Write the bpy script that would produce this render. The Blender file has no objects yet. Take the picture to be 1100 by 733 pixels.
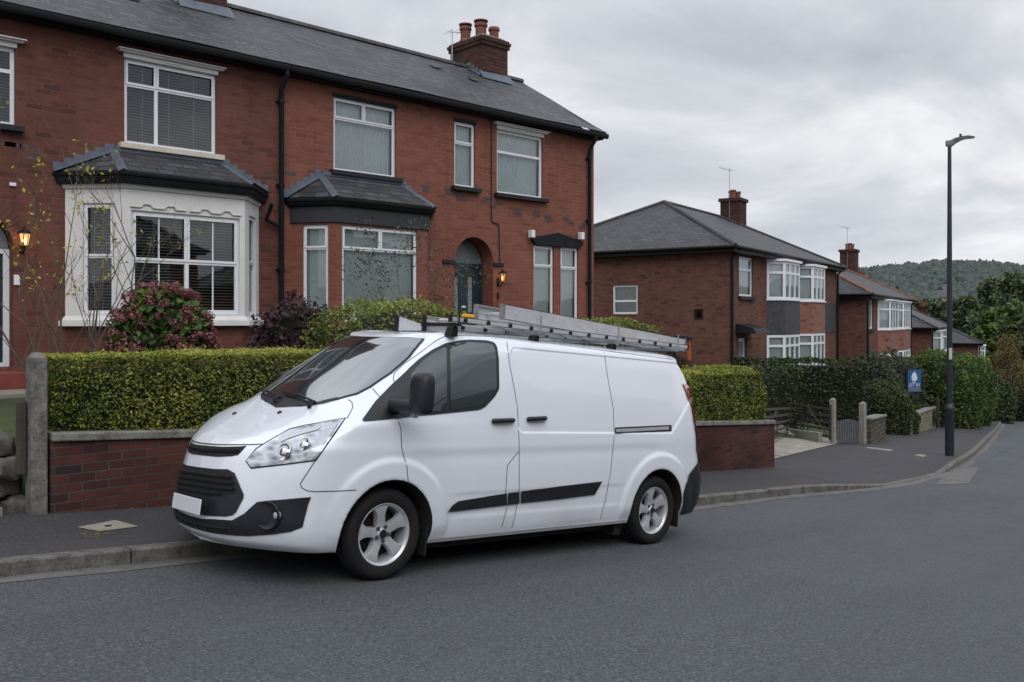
import bpy, math, random
import numpy as np
from mathutils import Vector, Matrix, noise
from mathutils.bvhtree import BVHTree
from mathutils.geometry import delaunay_2d_cdt

random.seed(7)
RNG = np.random.default_rng(7)
scene = bpy.context.scene
COL = scene.collection
R_ = math.radians

# ------------------------------------------------------------------ camera
TH = R_(46.5); CT, ST = math.cos(TH), math.sin(TH)
FPX, HX, HY = 960.0, 550.0, 343.0          # focal length / horizon in photo pixels (1100 x 733)
cam_d = bpy.data.cameras.new('camera'); cam = bpy.data.objects.new('camera', cam_d); COL.objects.link(cam)
cam_d.sensor_width = 36.0; cam_d.lens = FPX / 1100 * 36
cam_d.shift_y = (343 - 366.5) / 1100.0
cam_d.clip_end = 6000; cam_d.clip_start = 0.1
cam.location = (0, 0, 0)
cam.rotation_euler = (R_(90), 0, TH - R_(90))
scene.camera = cam

def ray(px, py):
    u = (px - HX) / FPX; w = (HY - py) / FPX
    return Vector((CT + u * ST, ST - u * CT, w))
def onY(px, py, Y):
    d = ray(px, py); return d * (Y / d.y)
def onX(px, py, X):
    d = ray(px, py); return d * (X / d.x)
def atF(px, py, F):                         # F: distance along the view axis
    return ray(px, py) * F

# ------------------------------------------------------------------ tagging
def tag(o, label=None, cat=None, group=None, kind=None):
    if label: o['label'] = label
    if cat: o['category'] = cat
    if group: o['group'] = group
    if kind: o['kind'] = kind
    return o
def thing(name, label, cat, loc=(0, 0, 0), rz=0, group=None):
    o = bpy.data.objects.new(name, None); COL.objects.link(o)
    o.location = loc; o.rotation_euler = (0, 0, rz); o.empty_display_size = .2
    return tag(o, label, cat, group)
def copy_tree(o, parent=None):
    c = o.copy(); COL.objects.link(c); c.parent = parent
    for ch in list(o.children): copy_tree(ch, c)
    return c

# ------------------------------------------------------------------ mesh builder
class MB:
    def __init__(s): s.v = []; s.f = []; s.m = []
    def add(s, vs, fs, m=0):
        b = len(s.v); s.v += [tuple(p) for p in vs]
        for f in fs: s.f.append([b + i for i in f]); s.m.append(m)
        return s
    def box(s, x0, x1, y0, y1, z0, z1, m=0):
        if x0 > x1: x0, x1 = x1, x0
        if y0 > y1: y0, y1 = y1, y0
        if z0 > z1: z0, z1 = z1, z0
        v = [(x0,y0,z0),(x1,y0,z0),(x1,y1,z0),(x0,y1,z0),(x0,y0,z1),(x1,y0,z1),(x1,y1,z1),(x0,y1,z1)]
        return s.add(v, [(0,3,2,1),(4,5,6,7),(0,1,5,4),(1,2,6,5),(2,3,7,6),(3,0,4,7)], m)
    def quad(s, a, b, c, d, m=0): return s.add([a,b,c,d], [(0,1,2,3)], m)
    def poly(s, pts, m=0): return s.add(pts, [tuple(range(len(pts)))], m)
    def hexa(s, b4, t4, m=0):               # bottom loop, top loop (ccw seen from above)
        return s.add(list(b4) + list(t4), [(0,3,2,1),(4,5,6,7),(0,1,5,4),(1,2,6,5),(2,3,7,6),(3,0,4,7)], m)
    def prism(s, poly, vec, m=0):           # poly: 3-D loop, extruded by vec
        n = len(poly); vec = Vector(vec)
        P = [Vector(p) for p in poly]; Q = [p + vec for p in P]
        nrm = Vector((0,0,0))
        for i in range(n): nrm += P[i].cross(P[(i+1) % n])
        fl = nrm.dot(vec) > 0
        fs = [tuple(range(n))[::-1] if fl else tuple(range(n)), tuple(range(n, 2*n)) if fl else tuple(range(n, 2*n))[::-1]]
        for i in range(n):
            j = (i+1) % n
            fs.append((i, j, n+j, n+i) if fl else (j, i, n+i, n+j))
        return s.add(P + Q, fs, m)
    def tube(s, pts, r, n=8, m=0, cap=True):
        pts = [Vector(p) for p in pts]; k = len(pts)
        rs = r if isinstance(r, (list, tuple)) else [r] * k
        vs = []; fs = []; up = None
        for i, p in enumerate(pts):
            d = (pts[min(i+1, k-1)] - pts[max(i-1, 0)]).normalized()
            if up is None: up = Vector((0,0,1)) if abs(d.z) < .9 else Vector((1,0,0))
            a = d.cross(up)
            if a.length < 1e-4: a = d.orthogonal()
            a.normalize(); b = a.cross(d).normalized(); up = b
            for j in range(n):
                t = 2 * math.pi * j / n
                vs.append(p + (a * math.cos(t) + b * math.sin(t)) * rs[i])
        for i in range(k-1):
            for j in range(n):
                j2 = (j+1) % n
                fs.append((i*n+j, i*n+j2, (i+1)*n+j2, (i+1)*n+j))
        if cap: fs.append(tuple(range(n))[::-1]); fs.append(tuple(range((k-1)*n, k*n)))
        return s.add(vs, fs, m)
    def lathe(s, prof, c, axis, n=32, m=0, cap=False):   # prof: (r, h) along axis
        ax = Vector(axis).normalized(); a = ax.orthogonal().normalized(); b = ax.cross(a); c = Vector(c)
        vs = []; fs = []; k = len(prof)
        for r, h in prof:
            for j in range(n):
                t = 2*math.pi*j/n; vs.append(c + ax*h + (a*math.cos(t)+b*math.sin(t))*r)
        for i in range(k-1):
            for j in range(n):
                j2 = (j+1) % n; fs.append((i*n+j, i*n+j2, (i+1)*n+j2, (i+1)*n+j))
        if cap: fs.append(tuple(range(n))[::-1]); fs.append(tuple(range((k-1)*n, k*n)))
        return s.add(vs, fs, m)
    def build(s, name, mat=None, parent=None, smooth=False, bevel=0, angle=35, sub=0):
        me = bpy.data.meshes.new(name); me.from_pydata(s.v, [], s.f); me.update()
        mats = mat if isinstance(mat, (list, tuple)) else [mat]
        for m in mats:
            if m: me.materials.append(m)
        if len(mats) > 1: me.polygons.foreach_set('material_index', s.m)
        o = bpy.data.objects.new(name, me); COL.objects.link(o)
        if parent is not None: o.parent = parent
        if bevel:
            md = o.modifiers.new('bevel', 'BEVEL'); md.width = bevel; md.segments = 2; md.limit_method = 'ANGLE'; md.angle_limit = R_(40)
            md.harden_normals = False
        if sub:
            md = o.modifiers.new('subd', 'SUBSURF'); md.levels = sub; md.render_levels = sub
        box_uv(me)
        if smooth:
            me.polygons.foreach_set('use_smooth', [True] * len(me.polygons))
            if angle < 179: me.set_sharp_from_angle(angle=R_(angle))
        return o

def box_uv(me):
    uv = me.uv_layers.new(name='uv'); Z = Vector((0,0,1)); L = uv.data
    vs = me.vertices
    for p in me.polygons:
        n = p.normal
        if abs(n.z) > .97:
            for li in p.loop_indices:
                c = vs[me.loops[li].vertex_index].co; L[li].uv = (c.x, c.y)
        else:
            t = Z.cross(n).normalized(); b = n.cross(t)
            if (t.x if abs(t.x) > abs(t.y) else t.y) < 0: t = -t
            for li in p.loop_indices:
                c = vs[me.loops[li].vertex_index].co; L[li].uv = (t.dot(c), b.dot(c))

def raw_mesh(name, V, F, mat, parent=None, col=None, smooth=False):
    """numpy mesh; F is (n,3) or (n,4) ; col is a per-face scalar written as attribute 'tint'"""
    me = bpy.data.meshes.new(name); k = F.shape[1]
    me.vertices.add(len(V)); me.vertices.foreach_set('co', np.ascontiguousarray(V, dtype=np.float32).ravel())
    me.loops.add(F.size); me.loops.foreach_set('vertex_index', np.ascontiguousarray(F, dtype=np.int32).ravel())
    me.polygons.add(len(F)); me.polygons.foreach_set('loop_start', np.arange(0, F.size, k, dtype=np.int32))
    me.update(calc_edges=True); me.validate()
    if col is not None:
        a = me.attributes.new('tint', 'FLOAT', 'FACE'); a.data.foreach_set('value', np.asarray(col, dtype=np.float32))
    for m in (mat if isinstance(mat, (list, tuple)) else [mat]): me.materials.append(m)
    if smooth: me.polygons.foreach_set('use_smooth', np.ones(len(F), dtype=bool))
    o = bpy.data.objects.new(name, me); COL.objects.link(o)
    if parent is not None: o.parent = parent
    return o

# ------------------------------------------------------------------ materials
class NT:
    def __init__(s, name):
        s.mat = bpy.data.materials.new(name); s.mat.use_nodes = True; s.t = s.mat.node_tree; s.t.nodes.clear()
        s.out = s.t.nodes.new('ShaderNodeOutputMaterial'); s.b = s.t.nodes.new('ShaderNodeBsdfPrincipled')
        s.t.links.new(s.b.outputs[0], s.out.inputs[0])
    def n(s, ty, props=None, **inp):
        nd = s.t.nodes.new(ty)
        for k, v in (props or {}).items(): setattr(nd, k, v)
        for k, v in inp.items():
            key = k.replace('_', ' ')
            tgt = nd.inputs[key] if key in nd.inputs else nd.inputs[int(k[1:])]
            s.set(tgt, v)
        return nd
    def set(s, tgt, v):
        if isinstance(v, bpy.types.NodeSocket): s.t.links.new(v, tgt)
        elif isinstance(v, (tuple, list)) and len(v) == 3 and tgt.type == 'RGBA': tgt.default_value = (*v, 1)
        else: tgt.default_value = v
    def P(s, **k):
        for a, v in k.items(): s.set(s.b.inputs[a.replace('_', ' ')], v)
        return s
    def coord(s, kind='Object'): return s.n('ShaderNodeTexCoord').outputs[kind]
    def uv(s): return s.n('ShaderNodeUVMap').outputs[0]
    def noise(s, vec, scale, detail=4, rough=.55, out='Fac'):
        return s.n('ShaderNodeTexNoise', Vector=vec, Scale=scale, Detail=detail, Roughness=rough).outputs[out]
    def ramp(s, fac, stops, interp='LINEAR'):
        nd = s.n('ShaderNodeValToRGB', Fac=fac); cr = nd.color_ramp; cr.interpolation = interp
        while len(cr.elements) < len(stops): cr.elements.new(.5)
        for e, (p, c) in zip(cr.elements, stops):
            e.position = p; e.color = (*c, 1) if isinstance(c, (tuple, list)) else (c, c, c, 1)
        return nd.outputs[0]
    def mix(s, fac, a, b, mode='MIX'):
        nd = s.n('ShaderNodeMix', dict(data_type='RGBA', blend_type=mode))
        s.set(nd.inputs[0], fac); s.set(nd.inputs[6], a); s.set(nd.inputs[7], b); return nd.outputs[2]
    def math(s, op, a, b=0.0, c=0.0):
        nd = s.n('ShaderNodeMath', dict(operation=op)); s.set(nd.inputs[0], a); s.set(nd.inputs[1], b); s.set(nd.inputs[2], c); return nd.outputs[0]
    def map(s, vec, scale=(1,1,1), rot=(0,0,0), loc=(0,0,0)):
        return s.n('ShaderNodeMapping', Vector=vec, Scale=scale, Rotation=rot, Location=loc).outputs[0]
    def bump(s, h, strength=.3, dist=.01, normal=None):
        nd = s.n('ShaderNodeBump', Height=h, Strength=strength, Distance=dist)
        if normal is not None: s.set(nd.inputs['Normal'], normal)
        return nd.outputs[0]

def simple(name, col, rough=.5, metal=0, var=.15, scale=6, bumps=0, bscale=60, coat=0, spec=.5, emit=None, estr=0):
    m = NT(name); oc = m.coord()
    nz = m.math('ADD', m.math('MULTIPLY', m.noise(oc, scale, 5, .6), .6), m.math('MULTIPLY', m.noise(oc, scale*6.3, 4, .65), .4))
    lo = tuple(c*(1-var) for c in col); hi = tuple(min(1, c*(1+var)) for c in col)
    m.P(Base_Color=m.ramp(nz, [(.36, lo), (.64, hi)]), Metallic=metal, Coat_Weight=coat)
    m.set(m.b.inputs['Specular IOR Level'], spec)
    m.set(m.b.inputs['Roughness'], m.ramp(m.noise(oc, scale*2.3, 4), [(.3, max(0, rough-.06)), (.7, min(1, rough+.08))]))
    if bumps: m.P(Normal=m.bump(m.noise(oc, bscale, 4), bumps, .01))
    if emit: m.P(Emission_Color=emit, Emission_Strength=estr)
    return m.mat
# ------------------------------------------------------------------ daylight
SUN_EL, SUN_AZ = R_(48), R_(243)       # direction towards the sun, azimuth ccw from +X
w = bpy.data.worlds.new('World'); scene.world = w; w.use_nodes = True
t = w.node_tree; t.nodes.clear()
def wn(ty, **p):
    nd = t.nodes.new(ty)
    for k, v in p.items(): setattr(nd, k, v)
    return nd
out = wn('ShaderNodeOutputWorld'); bg = wn('ShaderNodeBackground'); bg2 = wn('ShaderNodeBackground'); add = wn('ShaderNodeMixShader')
sky = wn('ShaderNodeTexSky', sky_type='NISHITA', sun_disc=False)
sky.sun_elevation = SUN_EL; sky.sun_rotation = R_(90) - SUN_AZ
sky.air_density = 1.0; sky.dust_density = 3.0
t.links.new(sky.outputs[0], bg.inputs[0]); bg.inputs[1].default_value = .07
tc = wn('ShaderNodeTexCoord')
sep = wn('ShaderNodeSeparateXYZ'); t.links.new(tc.outputs['Generated'], sep.inputs[0])
# cloud layer: direction divided by height, so clouds flatten towards the horizon
mz = wn('ShaderNodeMath', operation='MAXIMUM'); t.links.new(sep.outputs[2], mz.inputs[0]); mz.inputs[1].default_value = 0.0
ad = wn('ShaderNodeMath', operation='ADD'); t.links.new(mz.outputs[0], ad.inputs[0]); ad.inputs[1].default_value = .34
dv = wn('ShaderNodeVectorMath', operation='DIVIDE'); t.links.new(tc.outputs['Generated'], dv.inputs[0])
cb = wn('ShaderNodeCombineXYZ')
for i in range(3): t.links.new(ad.outputs[0], cb.inputs[i])
t.links.new(cb.outputs[0], dv.inputs[1])
mp = wn('ShaderNodeMapping'); mp.inputs['Scale'].default_value = (1, 1, 1.4); mp.inputs['Location'].default_value = (3.1, 1.7, 0)
t.links.new(dv.outputs[0], mp.inputs[0])
n1 = wn('ShaderNodeTexNoise'); n1.inputs['Scale'].default_value = 1.7; n1.inputs['Detail'].default_value = 7; n1.inputs['Roughness'].default_value = .52; n1.inputs['Distortion'].default_value = .35
t.links.new(mp.outputs[0], n1.inputs['Vector'])
cr = wn('ShaderNodeValToRGB'); e = cr.color_ramp.elements
e[0].position = .36; e[0].color = (.51, .54, .605, 1); e[1].position = .64; e[1].color = (.96, .962, .98, 1)
k = cr.color_ramp.elements.new(.52); k.color = (.70, .72, .77, 1)
t.links.new(n1.outputs[0], cr.inputs[0])
# overcast dome: about three times as bright overhead as at the horizon
mr = wn('ShaderNodeMapRange'); mr.inputs[1].default_value = .3; mr.inputs[2].default_value = 1.0; mr.inputs[3].default_value = 1.0; mr.inputs[4].default_value = 2.1
t.links.new(sep.outputs[2], mr.inputs[0])
hz = wn('ShaderNodeMapRange'); hz.inputs[1].default_value = .0; hz.inputs[2].default_value = .16; hz.inputs[3].default_value = 1.22; hz.inputs[4].default_value = 1.0
t.links.new(sep.outputs[2], hz.inputs[0])
mm = wn('ShaderNodeMath', operation='MULTIPLY'); t.links.new(mr.outputs[0], mm.inputs[0]); t.links.new(hz.outputs[0], mm.inputs[1])
t.links.new(cr.outputs[0], bg2.inputs[0]); t.links.new(mm.outputs[0], bg2.inputs[1])
add.inputs[0].default_value = .9
t.links.new(bg.outputs[0], add.inputs[1]); t.links.new(bg2.outputs[0], add.inputs[2]); t.links.new(add.outputs[0], out.inputs[0])
sd = bpy.data.lights.new('sun', 'SUN'); sd.energy = 1.45; sd.angle = R_(45); sd.color = (1, .97, .93)
so = bpy.data.objects.new('sun', sd); COL.objects.link(so)
dirv = Vector((math.cos(SUN_EL)*math.cos(SUN_AZ), math.cos(SUN_EL)*math.sin(SUN_AZ), math.sin(SUN_EL)))
so.rotation_euler = dirv.to_track_quat('Z', 'Y').to_euler(); so.location = dirv * 50
scene.view_settings.view_transform = 'Standard'; scene.view_settings.look = 'None'; scene.view_settings.exposure = 0
scene.render.engine = 'CYCLES'
scene.cycles.max_bounces = 8; scene.cycles.transparent_max_bounces = 12

# ------------------------------------------------------------------ ground profile
PK = [(-60, 3.0), (-20, -.04), (0, -1.64), (3.95, -1.962), (7.25, -2.262), (12.5, -2.65), (23, -3.48), (42, -5.0), (67, -6.95), (110, -10), (170, -13), (400, -24), (900, -30)]
def zg(x):
    if x <= PK[0][0]: return PK[0][1]
    for (a, za), (b, zb) in zip(PK, PK[1:]):
        if x <= b: return za + (zb - za) * (x - a) / (b - a)
    return PK[-1][1]
def interp(P, x):
    if x <= P[0][0]: return P[0][1]
    for (a, ya), (b, yb) in zip(P, P[1:]):
        if x <= b: return ya + (yb - ya) * (x - a) / (b - a)
    return P[-1][1]
def smooth_poly(P, step=.5):             # Catmull-Rom resample of y(x)
    out_ = []
    for i in range(len(P)-1):
        p0 = P[max(i-1,0)]; p1 = P[i]; p2 = P[i+1]; p3 = P[min(i+2, len(P)-1)]
        m1 = (p2[1]-p0[1])/max(p2[0]-p0[0],1e-6); m2 = (p3[1]-p1[1])/max(p3[0]-p1[0],1e-6); h = p2[0]-p1[0]
        n = max(1, int(h/step))
        for j in range(n):
            t_ = j/n
            out_.append((p1[0]+t_*h, (2*t_**3-3*t_**2+1)*p1[1]+(t_**3-2*t_**2+t_)*h*m1+(-2*t_**3+3*t_**2)*p2[1]+(t_**3-t_**2)*h*m2))
    out_.append(P[-1]); return out_
# ------------------------------------------------------------------ van body
def pchip(tk, Y, ts):
    """monotone cubic along axis 0: tk (n,), Y (n,...), ts (m,)"""
    tk = np.asarray(tk, float); Y = np.asarray(Y, float); h = np.diff(tk); d = (Y[1:]-Y[:-1]) / h.reshape(-1, *([1]*(Y.ndim-1)))
    m = np.zeros_like(Y); m[0] = d[0]; m[-1] = d[-1]
    for i in range(1, len(tk)-1):
        a, b = d[i-1], d[i]; w1 = 2*h[i]+h[i-1]; w2 = h[i]+2*h[i-1]
        ok = (a*b) > 0
        den = np.where(ok, w1/np.where(ok, a, 1) + w2/np.where(ok, b, 1), 1)
        m[i] = np.where(ok, (w1+w2)/den, 0)
    idx = np.clip(np.searchsorted(tk, ts, side='right')-1, 0, len(tk)-2)
    hh = h[idx]; t_ = (ts-tk[idx])/hh; sh = (-1, *([1]*(Y.ndim-1))); hh = hh.reshape(sh); t_ = t_.reshape(sh)
    return ((2*t_**3-3*t_**2+1)*Y[idx] + (t_**3-2*t_**2+t_)*hh*m[idx] + (-2*t_**3+3*t_**2)*Y[idx+1] + (t_**3-t_**2)*hh*m[idx+1])

FP = [(0,0),(.022,.25),(.085,.45),(.195,.65),(.305,.80),(.40,.90),(.495,.95),(.64,.975),(.85,.985)]
def Wz(z): return interp([(.22,.90),(.27,.935),(.35,.96),(.55,.978),(.8,.987),(1.0,.988),(1.1,.985),(1.25,.968),(1.45,.94),(1.65,.90),(1.78,.870),(1.86,.838)], z)
def XR(z): return interp([(.24,5.25),(.4,5.33),(.6,5.34),(.75,5.32),(.8,5.26),(1.1,5.22),(1.4,5.17),(1.7,5.09),(1.86,5.0)], z)
UP = {
 1.05: [(.335,0),(.338,.25),(.365,.45),(.415,.63),(.465,.76),(.515,.86),(.59,.93),(.71,.965),(.92,.98)],
 1.15: [(.535,0),(.538,.25),(.555,.45),(.585,.62),(.625,.75),(.67,.85),(.73,.92),(.80,.96),(1.05,.975)],
 1.24: [(.70,0),(.705,.25),(.715,.43),(.74,.58),(.785,.70),(.84,.80),(.94,.88),(1.10,.935),(1.35,.96)],
 1.43: [(.92,0),(.93,.22),(.95,.40),(.99,.56),(1.05,.70),(1.13,.79),(1.25,.86),(1.42,.91),(1.65,.935)],
 1.65: [(1.215,0),(1.22,.2),(1.24,.38),(1.28,.52),(1.34,.64),(1.42,.73),(1.54,.80),(1.71,.86),(1.95,.895)],
 1.78: [(1.40,0),(1.41,.2),(1.425,.36),(1.46,.5),(1.52,.61),(1.60,.69),(1.72,.76),(1.9,.815),(2.15,.855)],
 1.86: [(1.54,0),(1.55,.18),(1.57,.34),(1.61,.47),(1.67,.57),(1.76,.65),(1.9,.72),(2.1,.78),(2.35,.815)]}
rows = []
def rear(z, W):
    xr = XR(z); return [(3.4, W), (4.6, W-.004), (xr-.24, W-.025), (xr-.10, W-.075), (xr-.035, W-.19), (xr-.005, W-.5), (xr, 0)]
for z, dx in [(.24,.12),(.30,.045),(.42,.02),(.60,.035),(.78,.070),(.92,.118),(.965,.155)]:
    W = Wz(z); s_ = W/.985
    rows.append([(x+(dx if z < .7 else .02+(dx-.02)*max(0, 1-(y/1.02)**3)), y*s_, z) for x, y in FP] + [(2.2, W, z)] + [(x, y, z) for x, y in rear(z, W)])
for z in sorted(UP):
    W = Wz(z)
    rows.append([(x, y, z) for x, y in UP[z]] + [(2.65 if z > 1.8 else 2.45, W, z)] + [(x, y, z) for x, y in rear(z, W)])
last = rows[-1]
for k_, z, sh in [(.97,1.89,.09),(.91,1.913,.24),(.62,1.943,.62),(.3,1.956,.95),(0,1.962,1.25)]:
    rows.append([(min(max(x, 1.54+sh), 5.0-sh*.55), y*k_, z) for x, y, _ in last])
first = rows[0]
rows.insert(0, [(x, y*.0, .22) for x, y, _ in first])
CP = np.array(rows)                                   # rows x cols x 3
ref = CP[5]; tc_ = np.concatenate([[0], np.cumsum(np.linalg.norm(np.diff(ref, axis=0), axis=1))])
ucol = np.concatenate([np.linspace(tc_[i], tc_[i+1], max(2, int((tc_[i+1]-tc_[i])/.016))+1)[:-1] for i in range(len(tc_)-1)] + [[tc_[-1]]])
rr = np.linalg.norm(np.diff(CP[:, 5], axis=0), axis=1); tr_ = np.concatenate([[0], np.cumsum(np.maximum(rr, .03))])
urow = np.concatenate([np.linspace(tr_[i], tr_[i+1], max(2, int((tr_[i+1]-tr_[i])/.0125))+1)[:-1] for i in range(len(tr_)-1)] + [[tr_[-1]]])
S1 = pchip(tr_, CP, urow)                             # rows interpolated
G = np.transpose(pchip(tc_, np.transpose(S1, (1,0,2)), ucol), (1,0,2))     # (nr, nc, 3)
WHEELS = [(1.13, .34), (4.425, .34)]; ARCH_R = .42
def sstep(a, b, x): t_ = np.clip((x-a)/(b-a), 0, 1); return t_*t_*(3-2*t_)
def rrect(x, z, x0, x1, z0, z1, r):
    cx, cz = (x0+x1)/2, (z0+z1)/2; qx = np.abs(x-cx)-(x1-x0)/2+r; qz = np.abs(z-cz)-(z1-z0)/2+r
    return np.hypot(np.maximum(qx,0), np.maximum(qz,0)) + np.minimum(np.maximum(qx,qz),0) - r
def side_disp(x, z):
    d = np.zeros_like(x)
    for (wx, wz) in WHEELS:                            # flared arches
        r = np.hypot(x-wx, z-wz)
        d += .020*sstep(.60, .54, r)*sstep(.36,.44,r)*sstep(.25,.4,z)*sstep(1.06,.98,z)
    crease = .975 + .05*(x-1.2)/3.5
    d -= .006*np.exp(-((z-(crease-.06))/.06)**2)*sstep(.95,1.6,x)*sstep(4.6,4.2,x)
    d += .003*np.exp(-((z-crease)/.04)**2)*sstep(.9,1.4,x)*sstep(4.8,4.4,x)
    q = np.maximum(rrect(x + .06*(z-1.4), z, 2.40, 4.99, 1.115, 1.835, .07), ((x-4.80)*.8 - (z-1.30)*.9)*.8)   # recessed load-bay panel, clipped corner
    d -= .010*sstep(.007,-.007, q)
    d -= .012*sstep(.64,.60,z)*sstep(.42,.46,z)*sstep(1.6,1.9,x)*sstep(4.0,3.7,x)*.5
    return d
xs, ys, zs = G[...,0], G[...,1], G[...,2]
msk = (xs > .50) & (xs < 5.15) & (zs > .26) & (zs < 1.85) & (ys > .6)
ys = ys + np.where(msk, side_disp(xs, zs)*sstep(.52, .82, xs), 0)
G[...,1] = ys
# snap the grid round the wheel arches and drop what lies inside
inside = np.zeros(xs.shape, bool)
for (wx, wz) in WHEELS:
    inside |= (np.hypot(xs-wx, zs-wz) < ARCH_R) & (ys > .55)
nr, nc = xs.shape
fi = []
for i in range(nr-1):
    for j in range(nc-1):
        q = (inside[i,j], inside[i,j+1], inside[i+1,j+1], inside[i+1,j])
        if not all(q): fi.append((i,j))
G2 = G.copy()
for (wx, wz) in WHEELS:
    r = np.hypot(xs-wx, zs-wz); m_ = (r < ARCH_R) & (ys > .55) & (r > ARCH_R-.06)
    G2[...,0] = np.where(m_, wx+(xs-wx)*ARCH_R/np.maximum(r,1e-3), G2[...,0])
    G2[...,2] = np.where(m_, wz+(zs-wz)*ARCH_R/np.maximum(r,1e-3), G2[...,2])
G2[...,2] = np.maximum(G2[...,2], .22)
Vn = G2.reshape(-1,3).copy(); Vf = Vn.copy(); Vn[:,1] *= -1          # near side is -y
def fidx(b, flip):
    a = np.array([(b+i*nc+j, b+i*nc+j+1, b+(i+1)*nc+j+1, b+(i+1)*nc+j) for i, j in fi])
    return a[:, ::-1] if flip else a
BV = np.vstack([Vn, Vf]); BF = np.vstack([fidx(0, True), fidx(len(Vn), False)])

VX0, VYC = 2.77, 6.46
VALPHA = math.atan(.0909)
van = thing('delivery_van', 'white panel van parked at the kerb with ladders on its roof', 'van', (VX0, VYC, -1.962+.0909*(3.93-VX0)))
van.rotation_euler = (0, VALPHA, 0)
VM = Matrix.Translation(van.location) @ Matrix.Rotation(VALPHA, 4, 'Y'); VMI = VM.inverted()

# paint
def paint(name, col):
    m = NT(name); oc = m.coord()
    dirt = m.ramp(m.noise(oc, 3.5, 6, .65), [(.35, 0), (.75, 1)])
    sepz = m.n('ShaderNodeSeparateXYZ', Vector=oc).outputs[2]
    low = m.ramp(sepz, [(.0, 1), (.28, .9), (.55, .22), (1.0, .03)])
    fac = m.math('MULTIPLY', low, m.math('ADD', m.math('MULTIPLY', dirt, .5), .12))
    c = m.mix(fac, col, (.33,.34,.36))
    m.P(Base_Color=c, Roughness=m.math('ADD', .20, m.math('MULTIPLY', fac, .4)), Coat_Weight=.8, Coat_Roughness=.03)
    m.set(m.b.inputs['Specular IOR Level'], .45)
    
    return m.mat
M_PAINT = paint('white_paint', (.70,.73,.80))
M_BLACKP = simple('black_plastic', (.013,.0155,.020), .42, spec=.35, var=.2, bumps=.06, bscale=300)
M_DARK = simple('dark_underside', (.008,.008,.009), .9)
M_RUB = simple('tyre_rubber', (.012,.012,.0135), .8, spec=.25, var=.25, bumps=.1, bscale=40)
M_ALLOY = simple('alloy_silver', (.50,.52,.55), .32, .45, var=.08, coat=.3)
M_CHROME = simple('chrome', (.75,.76,.78), .12, 1, var=.05)
M_GAP = simple('panel_gap', (.035,.037,.042), .7)
M_PLATE = simple('plate_white', (.62,.63,.66), .3, var=.03)
M_SEAL = simple('rubber_seal', (.012,.013,.015), .55)
def glass_dark(name, tint=(.012,.018,.022), refl=.22):
    m = NT(name)
    gl = m.n('ShaderNodeBsdfGlossy', Color=(.93,.97,1.0), Roughness=.012)
    lw = m.n('ShaderNodeLayerWeight', Blend=.35).outputs['Facing']
    fac = m.math('MINIMUM', m.math('ADD', m.math('MULTIPLY', m.math('POWER', lw, 2.5), .75), refl), .95)
    mx = m.n('ShaderNodeMixShader'); m.P(Base_Color=tint, Roughness=.15)
    m.set(mx.inputs[0], fac); m.t.links.new(m.b.outputs[0], mx.inputs[1]); m.t.links.new(gl.outputs[0], mx.inputs[2]); m.t.links.new(mx.outputs[0], m.out.inputs[0])
    return m.mat
M_VGLASS = glass_dark('tinted_glass', refl=.06)
M_WSGLASS = glass_dark('windscreen_glass', refl=.24)

body = raw_mesh('body', BV, BF, M_PAINT, van, smooth=True)
body.data.set_sharp_from_angle(angle=R_(50)) if hasattr(body.data, 'set_sharp_from_angle') else None
# ray target with the arches filled in, same surface
TV = np.vstack([G.reshape(-1,3)*[1,-1,1], G.reshape(-1,3)])
tf = [(i*nc+j, i*nc+j+1, (i+1)*nc+j+1, (i+1)*nc+j) for i in range(nr-1) for j in range(nc-1)]
TF = [q[::-1] for q in tf] + [tuple(k+nr*nc for k in q) for q in tf]
BVH = BVHTree.FromPolygons([Vector(v) for v in TV], TF)
def vray(px, py):
    o = VMI @ Vector((0,0,0)); d = (VMI.to_3x3() @ ray(px, py)).normalized(); return o, d
def vhit(px, py):
    o, d = vray(px, py); h, n, i, dist = BVH.ray_cast(o, d)
    if h is None: return None, None
    if n.dot(d) > 0: n = -n
    return h, n
def loc_ray(o, d):
    h, n, i, dist = BVH.ray_cast(Vector(o), Vector(d).normalized())
    if h is None: return None, None
    if n.dot(Vector(d)) > 0: n = -n
    return h, n
def dens(poly, step):
    out_ = []
    for i in range(len(poly)):
        a = Vector(poly[i]); b = Vector(poly[(i+1) % len(poly)]); n = max(1, int((b-a).length/step))
        out_ += [a.lerp(b, k/n) for k in range(n)]
    return out_
def catmull(P, closed=True, n=6):
    P = [Vector(p) for p in P]; N = len(P); out_ = []
    rng = range(N) if closed else range(N-1)
    for i in rng:
        p0 = P[(i-1) % N] if closed else P[max(i-1,0)]; p1 = P[i]; p2 = P[(i+1) % N]; p3 = P[(i+2) % N] if closed else P[min(i+2,N-1)]
        for k in range(n):
            t_ = k/n; out_.append(.5*((2*p1)+(p2-p0)*t_+(2*p0-5*p1+4*p2-p3)*t_*t_+(3*p1-p0-3*p2+p3)*t_**3))
    if not closed: out_.append(P[-1])
    return out_
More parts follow.
